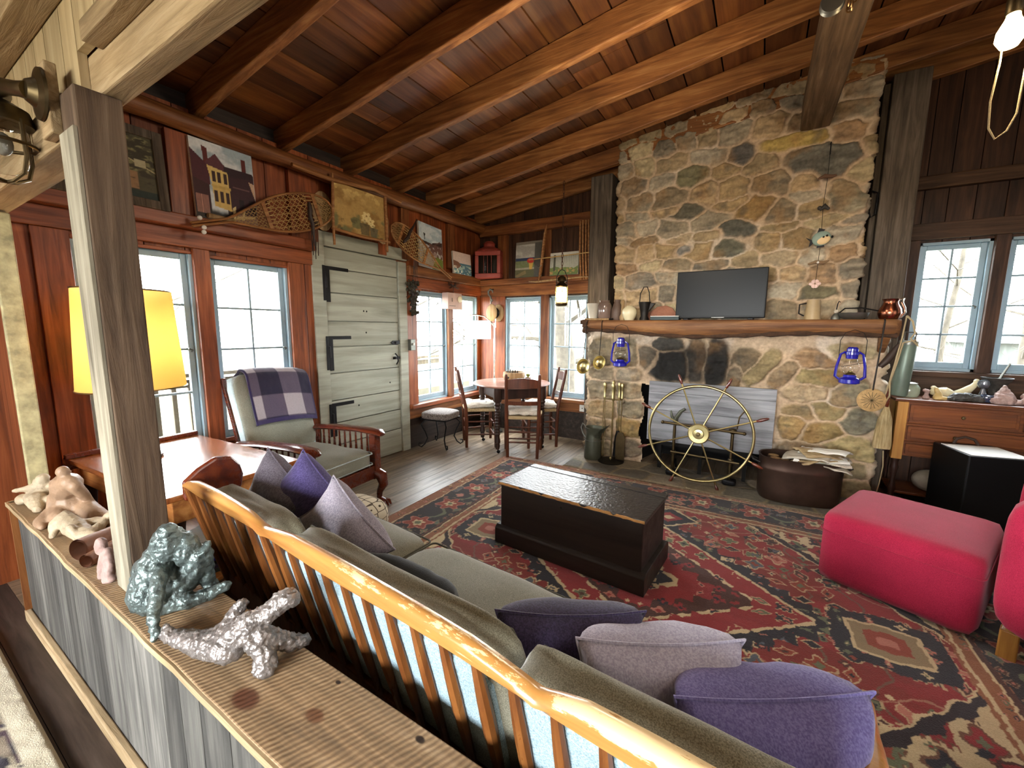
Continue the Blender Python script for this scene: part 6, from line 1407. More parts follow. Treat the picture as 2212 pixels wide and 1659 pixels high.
def f_house(U, V):
    C = col(U, '#9fb0b8'); C = mix(C, npc('#d5dadb'), sst(.45, .65, fbm(U*3, V*6, 3)))
    for p, c in (([(0, .86), (.24, .70), (.24, 0), (0, 0)], '#3a1a1c'), ([(.5, .72), (1, .72), (1, 0), (.5, 0)], '#3b1f26'), ([(.18, .93), (.26, .91), (.27, .70), (.19, .72)], '#5a2420'), ([(.80, .90), (.88, .90), (.88, .70), (.80, .70)], '#5a2420'),
                 ([(.22, .74), (.38, .87), (.56, .70), (.56, .66), (.22, .66)], '#5b3238'), ([(.5, .74), (.98, .74), (1, .66), (.5, .60)], '#2f1b22'), ([(0, .86), (.26, .68), (.26, .44), (0, .5)], '#4a2028')): C = mix(C, npc(c), poly(U, V, p))
    C = mix(C, npc('#d9bd72'), poly(U, V, [(.23, .70), (.55, .66), (.56, .46), (.29, .46)])); C = mix(C, npc('#c7a75c'), poly(U, V, [(.27, .46), (.58, .46), (.58, .43), (.29, .43)])); C = mix(C, npc('#d4b468'), poly(U, V, [(.29, .43), (.56, .43), (.57, .15), (.30, .18)]))
    for a in (.30, .385, .48):
        C = mix(C, npc('#3a2420'), rect(U, V, a, a+.055, .50, .64)); C = mix(C, npc('#3a2420'), rect(U, V, a+.01, a+.065, .24, .39))
    C = mix(C, npc('#6a4a4a'), rect(U, V, .62, .90, .48, .50)); C = mix(C, npc('#201018'), rect(U, V, .70, .78, .14, .34)); C = mix(C, npc('#201018'), rect(U, V, .88, .96, .2, .36)); C = mix(C, npc('#c9a88c'), poly(U, V, [(.90, .62), (1, .60), (1, .36)]))
    C = mix(C, npc('#2c2620'), sst(.18, .12, V+.06*fbm(U*10, V*10, 4))*(U < .62)); C = mix(C, npc('#8a6a58'), ((V < .14)*(U > .58))*1.)
    C = mix(C, npc('#c08a78'), rect(U, V, .02, .22, .06, .30)*((U*50 % 1) < .55)); C = mix(C, npc('#dcc690'), poly(U, V, [(.58, .02), (.61, .02), (.64, .24), (.58, .20)])); C = mix(C, npc('#cdb684'), poly(U, V, [(.62, .05), (.96, .12), (.96, .15), (.64, .10)])); C = mix(C, npc('#cdb684'), poly(U, V, [(.72, .06), (.76, .06), (.80, .22), (.77, .22)]))
    return C
picture('painting of a yellow bay-fronted house leaning on the ledge above the french windows', 'L', 1.335, 1.72, 2.064, .50, f_house, lean=.03, d=.085)
def f_shop(U, V):
    C = col(U, '#4a4530'); C = mix(C, npc('#7a7550'), sst(.45, .6, fbm(U*14, V*14, 7))*(V > .4)); C = mix(C, npc('#8a6a4a'), rect(U, V, .1, .8, .12, .42)); C = mix(C, npc('#3a3424'), sst(.5, .62, fbm(U*8, V*16, 9))); C = mix(C, npc('#5a3424'), rect(U, V, .5, .66, .16, .36)); C = mix(C, npc('#253028'), (V < .12)*1.); C = mix(C, npc('#b8ab80'), (np.abs(V-.95+.55*(U-.1)) < .008)*1.); C = mix(C, npc('#a8a080'), rect(U, V, .78, .9, .50, .62)); return C
picture('olive-toned street painting in a weathered wooden frame behind the post', 'L', .70, 1.14, 2.10, .36, f_shop, lean=.03, d=.085, frame=W['postZ'], fw=.05)
def f_dark(U, V): C = col(U, '#0c0c10'); C = mix(C, npc('#2a2a30'), sst(.6, .75, fbm(U*20, V*8, 2))); return mix(C, npc('#b0b0a8'), (fbm(U*9, V*30, 6) > .70)*.8)
picture('nearly black picture in a grey frame at the far left above the ledge', 'L', .30, .60, 2.10, .34, f_dark, lean=.02, d=.085, frame=W['postZ'], fw=.045)
def f_flower(U, V):
    C = col(U, '#8a6a38'); C = mix(C, npc('#a98a50'), sst(.35, .6, fbm(U*4, V*4, 3))); C = mix(C, npc('#6f6a44'), sst(.5, .65, fbm(U*5+3, V*5, 8))*sst(.75, .35, V)); C = mix(C, npc('#c7aa6a'), sst(.55, .75, fbm(U*9, V*9, 5))*sst(.6, .95, V))
    for cx, cy, r, s_ in ((.62, .46, .10, 1), (.70, .36, .09, 2), (.58, .36, .07, 4), (.74, .27, .06, 5)):
        a = np.arctan2(V-cy, U-cx); q = np.hypot(U-cx, V-cy); C = mix(C, npc('#d8c48a'), (q < r*(.55+.45*np.abs(np.cos(2.5*a+s_))))*.9); C = mix(C, npc('#8a6a34'), (q < r*.18)*1.)
    C = mix(C, npc('#4f4a34'), poly(U, V, [(.48, .28), (.68, .28), (.66, .02), (.50, .02)])*.8); C = mix(C, npc('#5e5a46'), poly(U, V, [(.68, .24), (.86, .22), (.82, .02), (.70, .02)])*.85); C = mix(C, npc('#3d3a26'), sst(.6, .7, fbm(U*12, V*12, 11))*sst(.5, .2, V)*.6); return C
fl = picture('faded floral painting hung in a peeled-branch frame over the plank door', 'L', 2.30, 2.835, 2.165, .385, f_flower, lean=.0, d=.17)
mb = MB()
mb.tube([(.02, -.285, -.13), (.02, -.288, .1), (.022, -.282, .25), (.02, -.275, .44)], [.010, .012, .014, .009], 8); mb.tube([(.02, .285, -.10), (.018, .288, .15), (.02, .28, .40)], [.013, .016, .014], 8)
mb.tube([(.02, -.62, .395), (.02, -.3, .385), (.02, -.1, .405), (.025, .15, .43), (.03, .33, .41), (.03, .47, .395)], [.016, .017, .019, .018, .016, .012], 9); mb.tube([(.02, -.30, .0), (.02, 0, -.012), (.022, .32, -.005)], [.011, .014, .010], 8)
mb.build('branch_frame', W['branch'], fl, smooth=True)
def f_cabin(U, V):
    C = col(U, '#a8bac2'); C = mix(C, npc('#c8d2d4'), sst(.4, .6, fbm(U*3, V*7, 2))); C = mix(C, npc('#b0aca8'), (V < .52)*1.)
    C = mix(C, npc('#3a2a26'), poly(U, V, [(.12, .60), (.6, .57), (.6, .50), (.16, .54)])); C = mix(C, npc('#3a2a24'), poly(U, V, [(.55, .60), (1, .68), (1, .56), (.55, .52)])); C = mix(C, npc('#6a4a40'), poly(U, V, [(.4, .56), (1, .58), (1, .28), (.5, .22)])*(fbm(U*14, V*14, 9) > .42)); C = mix(C, npc('#8a6a5c'), poly(U, V, [(.38, .36), (.72, .40), (.76, .12), (.60, .10)])*(((V*26) % 1) < .6)); C = mix(C, npc('#6d7a34'), poly(U, V, [(.72, .30), (1, .26), (1, 0), (.5, 0)])*1.); C = mix(C, npc('#2a2a26'), poly(U, V, [(.18, .78), (.27, .76), (.24, .70), (.245, .62), (.22, .62), (.21, .70)])); C = mix(C, npc('#5a443a'), (np.abs(V-.42-.42*(U-.3)) < .018)*(U > .3)*(U < .9)); return C
picture('tall canvas of a log pier under a pale sky behind the smaller snowshoe', 'L', 3.40, 3.775, 2.008, .48, f_cabin, lean=.05, d=.085, roll=R(-4))
def f_coast(U, V): C = col(U, '#d2bcae'); C = mix(C, npc('#4f7480'), (V < .50)*1.); C = mix(C, npc('#9ab0a4'), ((fbm(U*9, V*14, 3) > .56)*(V < .42))*1.); C = mix(C, npc('#7a5440'), poly(U, V, [(0, .60), (.28, .54), (.42, .38), (.2, .22), (0, .25)])); return mix(C, npc('#e0dcc8'), ((fbm(U*12, V*12, 8) > .62)*(V < .35))*1.)
picture('small canvas of surf on a rocky coast beside the red lantern', 'L', 3.98, 4.33, 2.008, .26, f_coast, lean=.02, d=.08)
def f_pot(U, V):
    C = col(U, '#b4b0a6'); C = mix(C, npc('#9a968c'), sst(.4, .6, fbm(U*3, V*5, 4))); C = mix(C, npc('#7a7266'), (V > .92)*1.); C = mix(C, npc('#2f3a54'), rect(U, V, 0, .75, .46, .55)); C = mix(C, npc('#5f6a3a'), rect(U, V, 0, .75, .27, .46)*(.7+.3*fbm(U*20, V*20, 4))); C = mix(C, npc('#9a9484'), rect(U, V, 0, .8, .22, .27)); C = mix(C, npc('#5a5a40'), (V < .22)*1.); C = mix(C, npc('#7a6a4a'), poly(U, V, [(0, .05), (.4, .2), (.45, .1), (.1, 0)])); C = mix(C, npc('#55534c'), (U > .74)*(V < .95)*1.)
    C = mix(C, npc('#c8a050'), poly(U, V, [(.52, .42), (.70, .42), (.66, .22), (.56, .22)])); C = mix(C, npc('#b8352a'), (np.hypot((U-.60)/.15, (V-.46)/.07) < 1)*1.); return C
picture('painting of a red geranium pot before a blue bay, at the far wall', 'F', -2.70, -2.34, 1.978, .43, f_pot, lean=.03, d=.10, frame=None)
def f_fence(U, V): C = col(U, '#a8a89c'); C = mix(C, npc('#7f8078'), ((U*16 % 1) < .25)*(V > .3)*.6); C = mix(C, npc('#c0beb2'), (V > .88)*1.); C = mix(C, npc('#6a7a48'), ((V < .34+.2*fbm(U*7, V*3, 3)-.1))*1.); C = mix(C, npc('#b08a58'), ((fbm(U*15, V*15, 6) > .62)*(V < .3))*1.); C = mix(C, npc('#4f4f44'), rect(U, V, .12, .20, .2, .9)); return C
picture('painting of a grey picket fence above grass, behind the hanging lantern', 'F', -2.22, -1.86, 1.978, .26, f_fence, lean=.02, d=.10)
# ================================================================ SNOWSHOES
def snowshoe(label, loc, ang, L, wd, name='snowshoe'):
    """lies in the plane of the left wall; local y along the wall, z up; tail at origin"""
    o = thing(name, label, 'snowshoe', loc, rot=(ang, 0, 0), group='wooden snowshoes over the windows')
    def hw(s):
        t = s/L
        if t < .20: return .010
        if t < .70: q = (t-.20)/.50; return .010+(wd-.010)*sin(q*pi/2)**1.25
        q = (t-.70)/.30; return wd*sqrt(max(0, 1-q**2.3))
    n = 44; up = [(.0, L*k/n, hw(L*k/n)) for k in range(n+1)]; dn = [(.0, L*k/n, -hw(L*k/n)) for k in range(n, -1, -1)]
    mb = MB(); mb.tube(up+dn[1:], .011, 8, flat=.8); mb.build('frame', W['branch'], o, smooth=True)
    for t in (.47, .86): mb = MB(); s_ = L*t; mb.bar((0, s_, -hw(s_)), (0, s_, hw(s_)), .012, .03, up=(0,1,0)); mb.build('crossbar', W['branch'], o, bevel=.003)
    def lace(s0, s1, pitch, r):
        mb = MB()
        for fam in (0, 1, 2):
            k = -60
            while k < 60:
                pts = []
                for i in range(60):
                    t = -wd+2*wd*i/59
                    s_ = (k*pitch + t*1.15) if fam == 0 else ((k*pitch - t*1.15) if fam == 1 else None)
                    if fam == 2: break
                    if s0 < s_ < s1 and abs(t) < hw(s_)-.004: pts.append((.003*(1 if fam else -1), s_, t))
                if fam == 2:
                    t = k*pitch*1.1
                    for i in range(60):
                        s_ = s0+(s1-s0)*i/59
                        if abs(t) < hw(s_)-.004: pts.append((0, s_, t))
                if len(pts) > 2: mb.tube([pts[0], pts[len(pts)//2], pts[-1]], r, 4, cap=False)
                k += 1
        return mb
    mb = lace(L*.24, L*.455, .028, .0014); mb.build('heel_lacing', W['rawhide'], o)
    mb = lace(L*.50, L*.80, .042, .0022)
    ss = L*.50
    for k in range(9): t = -wd+2*wd*(k+.5)/9; mb.tube([(0, L*.47, t*.8), (0, L*.52, t*.95)], .0035, 5)
    for k in (0, 1, 2, 6, 7, 8): t = -wd+2*wd*(k+.5)/9; mb.tube([(0, L*.78, t*.9), (0, L*.86, t*.8)], .0032, 5)
    mb.build('body_lacing', W['rawhide'], o)
    mb = lace(L*.875, L*.985, .026, .0014); mb.build('toe_lacing', W['rawhide'], o)
    mb = MB(); mb.tube([(.012, L*.77, -wd*.5), (.02, L*.79, 0), (.012, L*.81, wd*.45)], [.012, .02, .012], 8); mb.tube([(.015, L*.78, -.03), (.02, L*.775, -.10), (.018, L*.755, -.17), (.015, L*.74, -.26)], [.016, .014, .01, .006], 7); mb.build('leather_binding', W['leather'], o, smooth=True)
    return o
snowshoe('large teardrop snowshoe with its tail towards the house painting', (XL+.185, 1.265, 1.985), R(18.5), 1.07, .135)
snowshoe('smaller looking snowshoe slanting down to the alcove window beside the door head', (XL+.16, 3.84, 1.925), R(180-24.0), .985, .125)
# straps
for lb, y_, z_ in (('dark leather straps dangling from the large snowshoe beside the door head', 2.13, 2.20), ('thin dark cords hanging from the slanting snowshoe over the dried vines', 3.27, 2.10)):
    o = thing('leather_straps', lb, 'strap', (XL+.15, y_, z_)); mb = MB()
    for k in range(5): mb.tube([(0, .012*k-.02, 0), (-.01, .014*k-.02, -.12), (-.015*(k % 2), .012*k-.022, -.24-.03*(k % 3))], .004 if y_ < 3 else .0025, 5)
    mb.build('straps', W['leather'], o, smooth=True)
# round pale things behind the floral painting
o = thing('wooden_paddle', 'pale oval wooden panel behind the floral painting, on its left', 'panel', (XL+.06, 2.28, 2.17)); mb = MB(); mb.ball((0, 0, .15), (.012, .10, .16), 24, 14); mb.build('panel', W['bowlw'], o, smooth=True)
o = thing('wooden_paddle', 'pale oval wooden panel behind the floral painting, on its right', 'panel', (XL+.06, 2.92, 2.17)); mb = MB(); mb.ball((0, 0, .16), (.012, .09, .17), 24, 14); mb.build('panel', W['bowlw'], o, smooth=True)
o = thing('wood_roller', 'short pale wooden roller lying on the ledge under the house painting', 'roller', (XL+.115, 1.40, 2.078)); mb = MB(); mb.tube([(0, -.01, 0), (-.02, .16, 0)], .016, 10); mb.build('roller', W['bowlw'], o, smooth=True)
o = thing('white_float', 'three small white balls hanging from the tail of the large snowshoe', 'float', (XL+.19, 1.33, 2.0)); 
for q_ in ((0, .0, -.02), (0, -.003, -.05), (0, -.02, .035)): mb = MB(); mb.ball(q_, .014); mb.build('ball', W['white'], o, smooth=True)
# ================================================================ RED SHIP LANTERN
rl = thing('red_ship_lantern', 'red painted ship lantern with dark panes in the corner on the ledge', 'lantern', (-3.055, 4.49, 1.985), R(20))
mb = MB(); mb.box(-.165, .165, -.10, .10, .0, .055); mb.box(-.165, .165, -.10, .10, .275, .33)
for x_ in (-1, 1): mb.box(x_*.165-(.045 if x_ > 0 else 0), x_*.165+(.045 if x_ < 0 else 0), -.10, .10, .055, .275)
mb.box(-.12, .12, .06, .10, .055, .275)
mb.build('housing', W['redp'], rl, bevel=.008)
mb = MB(); mb.lathe([(.17, .33), (.14, .36), (.075, .385), (.07, .42), (.078, .425), (.05, .455), (0, .46)], 24); mb.build('chimney_cap', W['redp'], rl, smooth=True, ang=40)
mb = MB(); mb.box(-.118, .118, -.088, -.08, .056, .274); mb.build('dark_pane', plain('dark_glass', '#0b0a0a', .08, spec=.8), rl)
mb = MB()
for x_ in (-.05, .0, .05): mb.tube([(x_, -.096, .056), (x_, -.096, .274)], .003, 6)
mb.build('guard_bar', W['redp'], rl)
# ================================================================ RACK OF STICKS on the far wall
sr = thing('stick_rack', 'rustic rack with a tapered post and a bundle of upright sticks on the far wall', 'rack', (-2.05, 4.46, 1.90))
mb = MB(); mb.tube([(-.175, 0, .65), (-.20, 0, .55), (-.25, 0, .12), (-.275, 0, .01)], [.010, .026, .028, .012], 8, flat=.6); mb.build('post', W['branch'], sr, smooth=True)
for k in range(4): mb = MB(); mb.tube([(.235+k*.033, -.005*(k % 2), .64), (.24+k*.034, 0, .3), (.262+k*.032, 0, .0)], .011, 7); mb.build('stick', W['branch'], sr, smooth=True)
mb = MB(); mb.tube([(-.40, -.02, .265), (-.1, -.022, .272), (.40, -.02, .29)], .006, 6); mb.build('cross_rod', W['rawhide'], sr, smooth=True)
mb = MB(); mb.tube([(-.40, -.015, .015), (-.30, -.015, .005), (0, -.015, .02), (.30, -.015, .03), (.41, -.015, .02)], [.010, .022, .024, .016, .012], 8, flat=.5); mb.build('lower_rail', W['bowlw'], sr, smooth=True)
mb = MB(); mb.tube([(-.33, -.03, .265), (-.31, -.04, .20), (-.26, -.04, .16), (-.22, -.03, .19)], .004, 6); mb.build('wire_hook', W['pewter'], sr, smooth=True)
# ================================================================ DRIED VINES, WASHED BOX, TWIG
dv = thing('dried_vine_bunch', 'dark dried vine and hop bunch hanging beside the alcove window', 'dried plants', (XL+.07, 3.30, 1.47))
mb = MB(); vr = random.Random(2)
for k in range(120):
    t = vr.random(); z_ = .02+.36*t; w_ = .028+.045*sst(.25, .9, np.float64(t)); mb.ball((vr.gauss(0, .02), vr.gauss(.015*(1-t), w_*.6), z_), (vr.uniform(.010, .02),)*3, 7, 5)
mb.build('hops', W['dried'], dv, smooth=True)
mb = MB()
for k in range(14): y_ = vr.gauss(0, .02); mb.tube([(0, y_, .37), (.02, y_+vr.gauss(0, .03), .25), (.01, y_+vr.gauss(0, .03), .1+.1*vr.random())], .003, 5)
mb.tube([(0, 0, .37), (.02, 0, .46), (.05, .0, .62)], .003, 5); mb.build('vine_stems', W['leather'], dv)
bx_ = thing('washed_wood_box', 'small pink-washed wooden box with a round knob hung between the alcove windows', 'box', (XL+.05, 3.95, 1.575))
mb = MB(); mb.box(-.012, .08, -.135, .125, 0, .19); mb.build('box_body', W['pinkw'], bx_, bevel=.003)
mb = MB(); mb.lathe([(.035, .08), (.04, .09), (.034, .10), (0, .108)], 20, (0, .075, .12), 'X'); mb.build('knob', W['stonew'], bx_, smooth=True)
mb = MB(); mb.box(.0805, .083, -.115, .0, .035, .04); mb.box(.0805, .084, -.066, -.060, .085, .13); mb.build('slot', W['darkm'], bx_)
tw = thing('dried_twig', 'dark dried twig sprig stuck above the washed box', 'twig', (XL+.07, 3.99, 1.79)); mb = MB()
for k in range(26):
    a = k*2.4; d = Vector((.3*cos(a), .8*cos(a*1.3), .5*sin(a)+.25)); mb.tube([(0, 0, .06), d*.05+Vector((0, 0, .06)), d*.10+Vector((0, .01, .055))], .0028, 5)
mb.tube([(.0, .0, -.04), (0, 0, .06), (.01, .05, .15), (.01, .10, .17)], .004, 5); mb.build('twigs', W['leather'], tw)
# ================================================================ CAGE LAMP (upper left)
cl = thing('cage_lamp', 'brass nautical cage lamp on the beam block at the top of the post', 'wall lamp', (-1.655, .358, 1.945))
mb = MB(); mb.lathe([(.0, -.03), (.025, -.028), (.036, -.012), (.062, -.006), (.064, 0)], 30, axis='Y'); mb.build('wall_plate', W['brassd'], cl, smooth=True, ang=40)
mb = MB(); mb.tube([(0, -.02, 0), (-.03, -.035, .006), (-.11, -.04, .03), (-.20, -.04, .055), (-.28, -.04, .065)], [.022, .018, .019, .026, .04], 14); mb.build('arm', W['brassd'], cl, smooth=True)
cc = Vector((-.235, -.04, -.0))
mb = MB(); mb.lathe([(.03, .03), (.062, .01), (.068, -.012), (.068, -.03), (.0, -.03)], 28, cc); mb.build('cap', W['brassd'], cl, smooth=True, ang=40)
mb = MB(); mb.lathe([(.050, -.03), (.055, -.06), (.055, -.11), (.045, -.145), (.02, -.165), (0, -.168)], 24, cc); mb.build('globe', W['clear'], cl, smooth=True)
mb = MB()
for k in range(4):
    a = k*pi/2+.5; d = Vector((cos(a), sin(a), 0)); mb.tube([cc+d*.066+Vector((0,0,-.02)), cc+d*.068+Vector((0,0,-.12)), cc+d*.055+Vector((0,0,-.165)), cc+d*.02+Vector((0,0,-.185)), cc+Vector((0,0,-.188))], .005, 7)
for z_ in (-.085,): mb.tube([cc+Vector((.069*cos(t), .069*sin(t), z_)) for t in np.linspace(0, 2*pi, 28, endpoint=False)], .005, 7, closed=True)
mb.build('cage', W['brassd'], cl, smooth=True)
mb = MB(); mb.ball(cc+Vector((0, 0, -.085)), (.022, .022, .032)); mb.build('bulb', plain('unlit_bulb', '#8a8578', .2), cl, smooth=True)
# ================================================================ SCULPTURES on the half-wall ledge
def sculpt(name, label, mat, tubes=(), balls=(), vox=.005, disp=.006, ds=.03):
    allp = [p for t in tubes for p in t[0]]+[b[0] for b in balls]
    cx, cy = sum(p[0] for p in allp)/len(allp), sum(p[1] for p in allp)/len(allp); zb = .571 if max(p[2] for p in allp) < .83 else .836
    o = thing(name, label, 'sculpture', (cx, cy, zb))
    mb = MB()
    for pts, rs in tubes:
        P_ = [Vector(p) for p in pts]; q = []; rq = []
        for i in range(len(P_)-1):
            for k in range(4): q.append(P_[i].lerp(P_[i+1], k/4)); rq.append(rs[i]+(rs[i+1]-rs[i])*k/4)
        q.append(P_[-1]); rq.append(rs[-1]); mb.tube(q, rq, 10)
        mb.ball(q[0], rq[0], 10, 8); mb.ball(q[-1], rq[-1], 10, 8)
    for b in balls: mb.ball(b[0], b[1], 16, 12, rot=b[2] if len(b) > 2 else None)
    mb.v = [(x, y, max(z, zb+.001)) for x, y, z in mb.v]
    mb.build('sculpted_body', mat, o, world=True, smooth=True, remesh=vox, disp=disp, dscale=ds, merge=False, ang=180)
    return o
sculpt('seated_figure_sculpture', 'grey-green sculpture of a seated figure bowing its head, just right of the post', W['clayg'],
 [([(-1.375, .385, .625), (-1.375, .395, .69), (-1.37, .41, .735)], [.058, .050, .034]),
  ([(-1.365, .40, .715), (-1.30, .375, .68), (-1.255, .345, .625), (-1.232, .338, .583)], [.026, .018, .015, .010]),
  ([(-1.36, .43, .62), (-1.32, .46, .67), (-1.30, .475, .73), (-1.315, .485, .64), (-1.31, .50, .59)], [.042, .036, .030, .022, .016]),
  ([(-1.355, .40, .595), (-1.31, .44, .592), (-1.28, .475, .600), (-1.265, .512, .612)], [.036, .022, .016, .014])],
 [((-1.385, .385, .612), (.062, .052, .048)), ((-1.375, .39, .69), (.052, .046, .042)), ((-1.345, .42, .762), (.040, .042, .048)), ((-1.325, .45, .735), (.035, .035, .05)), ((-1.335, .415, .80), (.022, .025, .02))], .003, .012, .016)
sculpt('mermaid_sculpture', 'silvery clay sculpture of a reclining mermaid at the near end of the ledge figures', W['clayw'],
 [([(-1.235, .352, .583), (-1.16, .365, .59), (-1.09, .38, .60), (-1.03, .395, .612), (-.985, .41, .64), (-.955, .43, .672)], [.012, .020, .029, .036, .034, .030]),
  ([(-.96, .43, .665), (-.935, .455, .688), (-.915, .48, .712)], [.026, .022, .024]),
  ([(-.955, .42, .655), (-.915, .435, .615), (-.905, .43, .585)], [.024, .022, .026]),
  ([(-.93, .44, .65), (-.915, .49, .60), (-.905, .525, .585)], [.022, .020, .014]),
  ([(-1.05, .40, .625), (-1.05, .43, .64), (-1.055, .45, .66), (-1.045, .455, .675)], [.018, .018, .016, .012])],
 [((-1.0, .40, .62), (.045, .04, .034)), ((-.905, .49, .718), (.030, .024, .022)), ((-1.205, .355, .60), (.022, .012, .012), (0, .3, 0)), ((-1.14, .37, .605), (.014, .02, .014)), ((-1.03, .43, .632), (.03, .025, .022))], .0028, .014, .011)
sculpt('reclining_woman_sculpture', 'large orange-brown sculpture of a woman sitting back on the ledge left of the post', W['clayo'],
 [([(-2.36, .44, .61), (-2.37, .43, .67), (-2.335, .43, .72), (-2.295, .43, .735)], [.062, .046, .050, .030]),
  ([(-2.325, .425, .735), (-2.31, .42, .775)], [.020, .017]),
  ([(-2.36, .42, .715), (-2.385, .395, .66), (-2.37, .385, .62), (-2.38, .365, .592)], [.022, .017, .016, .016]),
  ([(-2.28, .44, .72), (-2.30, .47, .66), (-2.32, .49, .61)], [.024, .018, .014]),
  ([(-2.37, .41, .61), (-2.31, .39, .605), (-2.27, .40, .59), (-2.25, .38, .583)], [.042, .030, .024, .016]),
  ([(-2.34, .46, .61), (-2.26, .475, .60), (-2.19, .49, .59), (-2.12, .50, .585)], [.044, .034, .026, .020]),
  ([(-2.38, .39, .595), (-2.34, .35, .59), (-2.30, .343, .584)], [.036, .026, .012])],
 [((-2.313, .42, .778), (.019, .021, .023)), ((-2.305, .435, .775), (.006, .010, .006)), ((-2.37, .46, .62), (.055, .045, .045))], .0045, .004, .05)
sculpt('lounging_figure_sculpture', 'cream and ochre sculpture of a figure lying down beside the orange woman', W['clayc'],
 [([(-2.175, .345, .58), (-2.19, .36, .612), (-2.20, .385, .63), (-2.13, .395, .605), (-2.06, .405, .595), (-2.0, .42, .59)], [.010, .020, .028, .034, .030, .020]),
  ([(-2.03, .415, .595), (-2.06, .45, .61), (-2.085, .475, .625)], [.022, .016, .014]), ([(-2.14, .41, .61), (-2.11, .45, .61), (-2.08, .48, .612)], [.020, .018, .014]),
  ([(-2.10, .385, .61), (-2.075, .375, .63), (-2.05, .385, .60)], [.014, .014, .012])],
 [((-2.08, .485, .632), (.020, .020, .017))], .004, .008, .025)
sculpt('winged_figures_sculpture', 'cluster of cream clay figures with outstretched arms at the wall end of the ledge', W['clayc'],
 [([(-2.66, .41, .60), (-2.655, .415, .64), (-2.65, .42, .665)], [.045, .036, .020]), ([(-2.66, .40, .65), (-2.70, .36, .64), (-2.735, .345, .632)], [.018, .012, .008]), ([(-2.65, .43, .65), (-2.61, .45, .642), (-2.58, .46, .635)], [.018, .014, .012]),
  ([(-2.68, .39, .60), (-2.60, .385, .605), (-2.54, .375, .585)], [.032, .034, .018])],
 [((-2.65, .418, .685), (.022, .022, .020)), ((-2.72, .365, .59), (.035, .026, .022)), ((-2.57, .42, .60), (.025, .025, .028)), ((-2.665, .41, .67), (.035, .02, .014))], .004, .007, .03)
tbs = thing('clay_tube_sculpture', 'pair of hollow brown clay tubes lying on the ledge left of the post', 'sculpture', (-1.90, .41, .571))
for (a, b, r_) in (((-1.885, .352, .612), (-1.955, .50, .60), .036), ((-1.815, .352, .594), (-1.885, .46, .590), .022)):
    mb = MB(); a, b = Vector(a), Vector(b); d = b-a
    n_ = 24; mb.tube([a+d*t for t in (0, .25, .5, .75, 1)], r_, n_, cap=False); mb.tube([a+d*t for t in (1, .5, 0)], r_*.82, n_, cap=False)
    mb.tube([a-d*.002, a+d*.004], [r_*.90, r_*.90], n_, cap=False)
    mb.build('tube', W['clayb'], tbs, world=True, smooth=True, ang=180, disp=.004, dscale=.05)
sculpt('small_figure_sculpture', 'small pinkish clay figure carrying a pale egg shape, leaning on the post foot', W['clayp'],
 [([(-1.69, .362, .58), (-1.692, .366, .615), (-1.688, .37, .645)], [.016, .018, .014]), ([(-1.655, .362, .58), (-1.66, .368, .615), (-1.67, .372, .64)], [.017, .017, .016]), ([(-1.67, .37, .645), (-1.65, .37, .625)], [.012, .010])],
 [((-1.70, .366, .672), (.020, .016, .030), (0, .2, .3)), ((-1.668, .372, .66), (.012, .012, .016)), ((-1.65, .364, .583), (.022, .016, .012))], .003, .005, .02)
# ================================================================ SIDEBOARD on the right
sd = thing('sideboard', 'brown sideboard with small-knobbed drawers on turned legs under the right windows', 'sideboard', (1.60, 4.42, 0))
mb = MB(); mb.box(-.67, .75, -.19, .205, .815, .835); mb.build('top', W['dress'], sd, bevel=.005)
mb = MB(); mb.box(-.585, .73, -.158, .19, .385, .814); mb.build('carcass', W['dress'], sd, bevel=.003)
for x_ in (-.62, .74):
    for y_ in (-.165, .175):
        mb = MB(); mb.box(x_-.032, x_+.032, y_-.026, y_+.026, .36, .814); mb.build('stile', W['dressl'], sd, bevel=.004)
        mb = MB(); mb.lathe([(.02, 0), (.024, .02), (.018, .07), (.026, .12), (.017, .18), (.022, .26), (.028, .29), (.02, .32), (.028, .36)], 16, (x_, y_, 0)); mb.build('leg', W['tabled'], sd, smooth=True)
for z0, z1, xs in ((.655, .795, (-.585, .01, .73)), (.515, .625, (-.585, .73)), (.405, .485, (-.585, .73))):
    for a, b in zip(xs[:-1], xs[1:]):
        mb = MB(); mb.box(a+.012, b-.012, -.176, -.159, z0, z1); mb.box(a+.03, b-.03, -.182, -.1765, z0+.02, z1-.02) ; dw = mb.build('drawer', W['dress'], sd, bevel=.005)
        for kx in ((a+b)/2,) if b-a < .8 else (a+.27, b-.27):
            mb = MB(); mb.lathe([(.006, -.182), (.006, -.193), (.012, -.198), (.010, -.206), (0, -.208)], 12, (kx, 0, (z0+z1)/2), 'Y'); mb.build('knob', W['brassd'], dw, smooth=True)
mb = MB(); mb.box(-.62, .72, -.16, .17, .075, .095); mb.build('lower_shelf', W['dress'], sd, bevel=.004)
mb = MB(); mb.box(-.588, .74, -.185, -.16, .632, .648); mb.box(-.588, .74, -.182, -.16, .493, .507); mb.build('moulding', W['dress'], sd, bevel=.004)
o = thing('stone_ball', 'pale round stone on the sideboard shelf in the shadow', 'stone', (1.22, 4.38, .096)); mb = MB(); mb.ball((0, 0, .085), (.10, .08, .085), 20, 12); mb.build('stone', plain('pale_stone', '#7a7060', .8, mot=.3, bump=.4), o, smooth=True)
DZ = .836
cs_ = thing('black_case', 'black lidded case with a white sheet on top standing before the sideboard', 'case', (1.345, 4.02, 0), R(13))
mb = MB(); mb.box(-.165, .165, -.205, .16, 0.001, .545); mb.build('case_body', W['black'], cs_, bevel=.008)
mb = MB(); mb.tube([(-.07, .12, .548), (-.05, .13, .585), (0, .135, .60), (.05, .13, .585), (.07, .12, .548)], .009, 8); mb.build('handle', W['leather'], cs_, smooth=True)
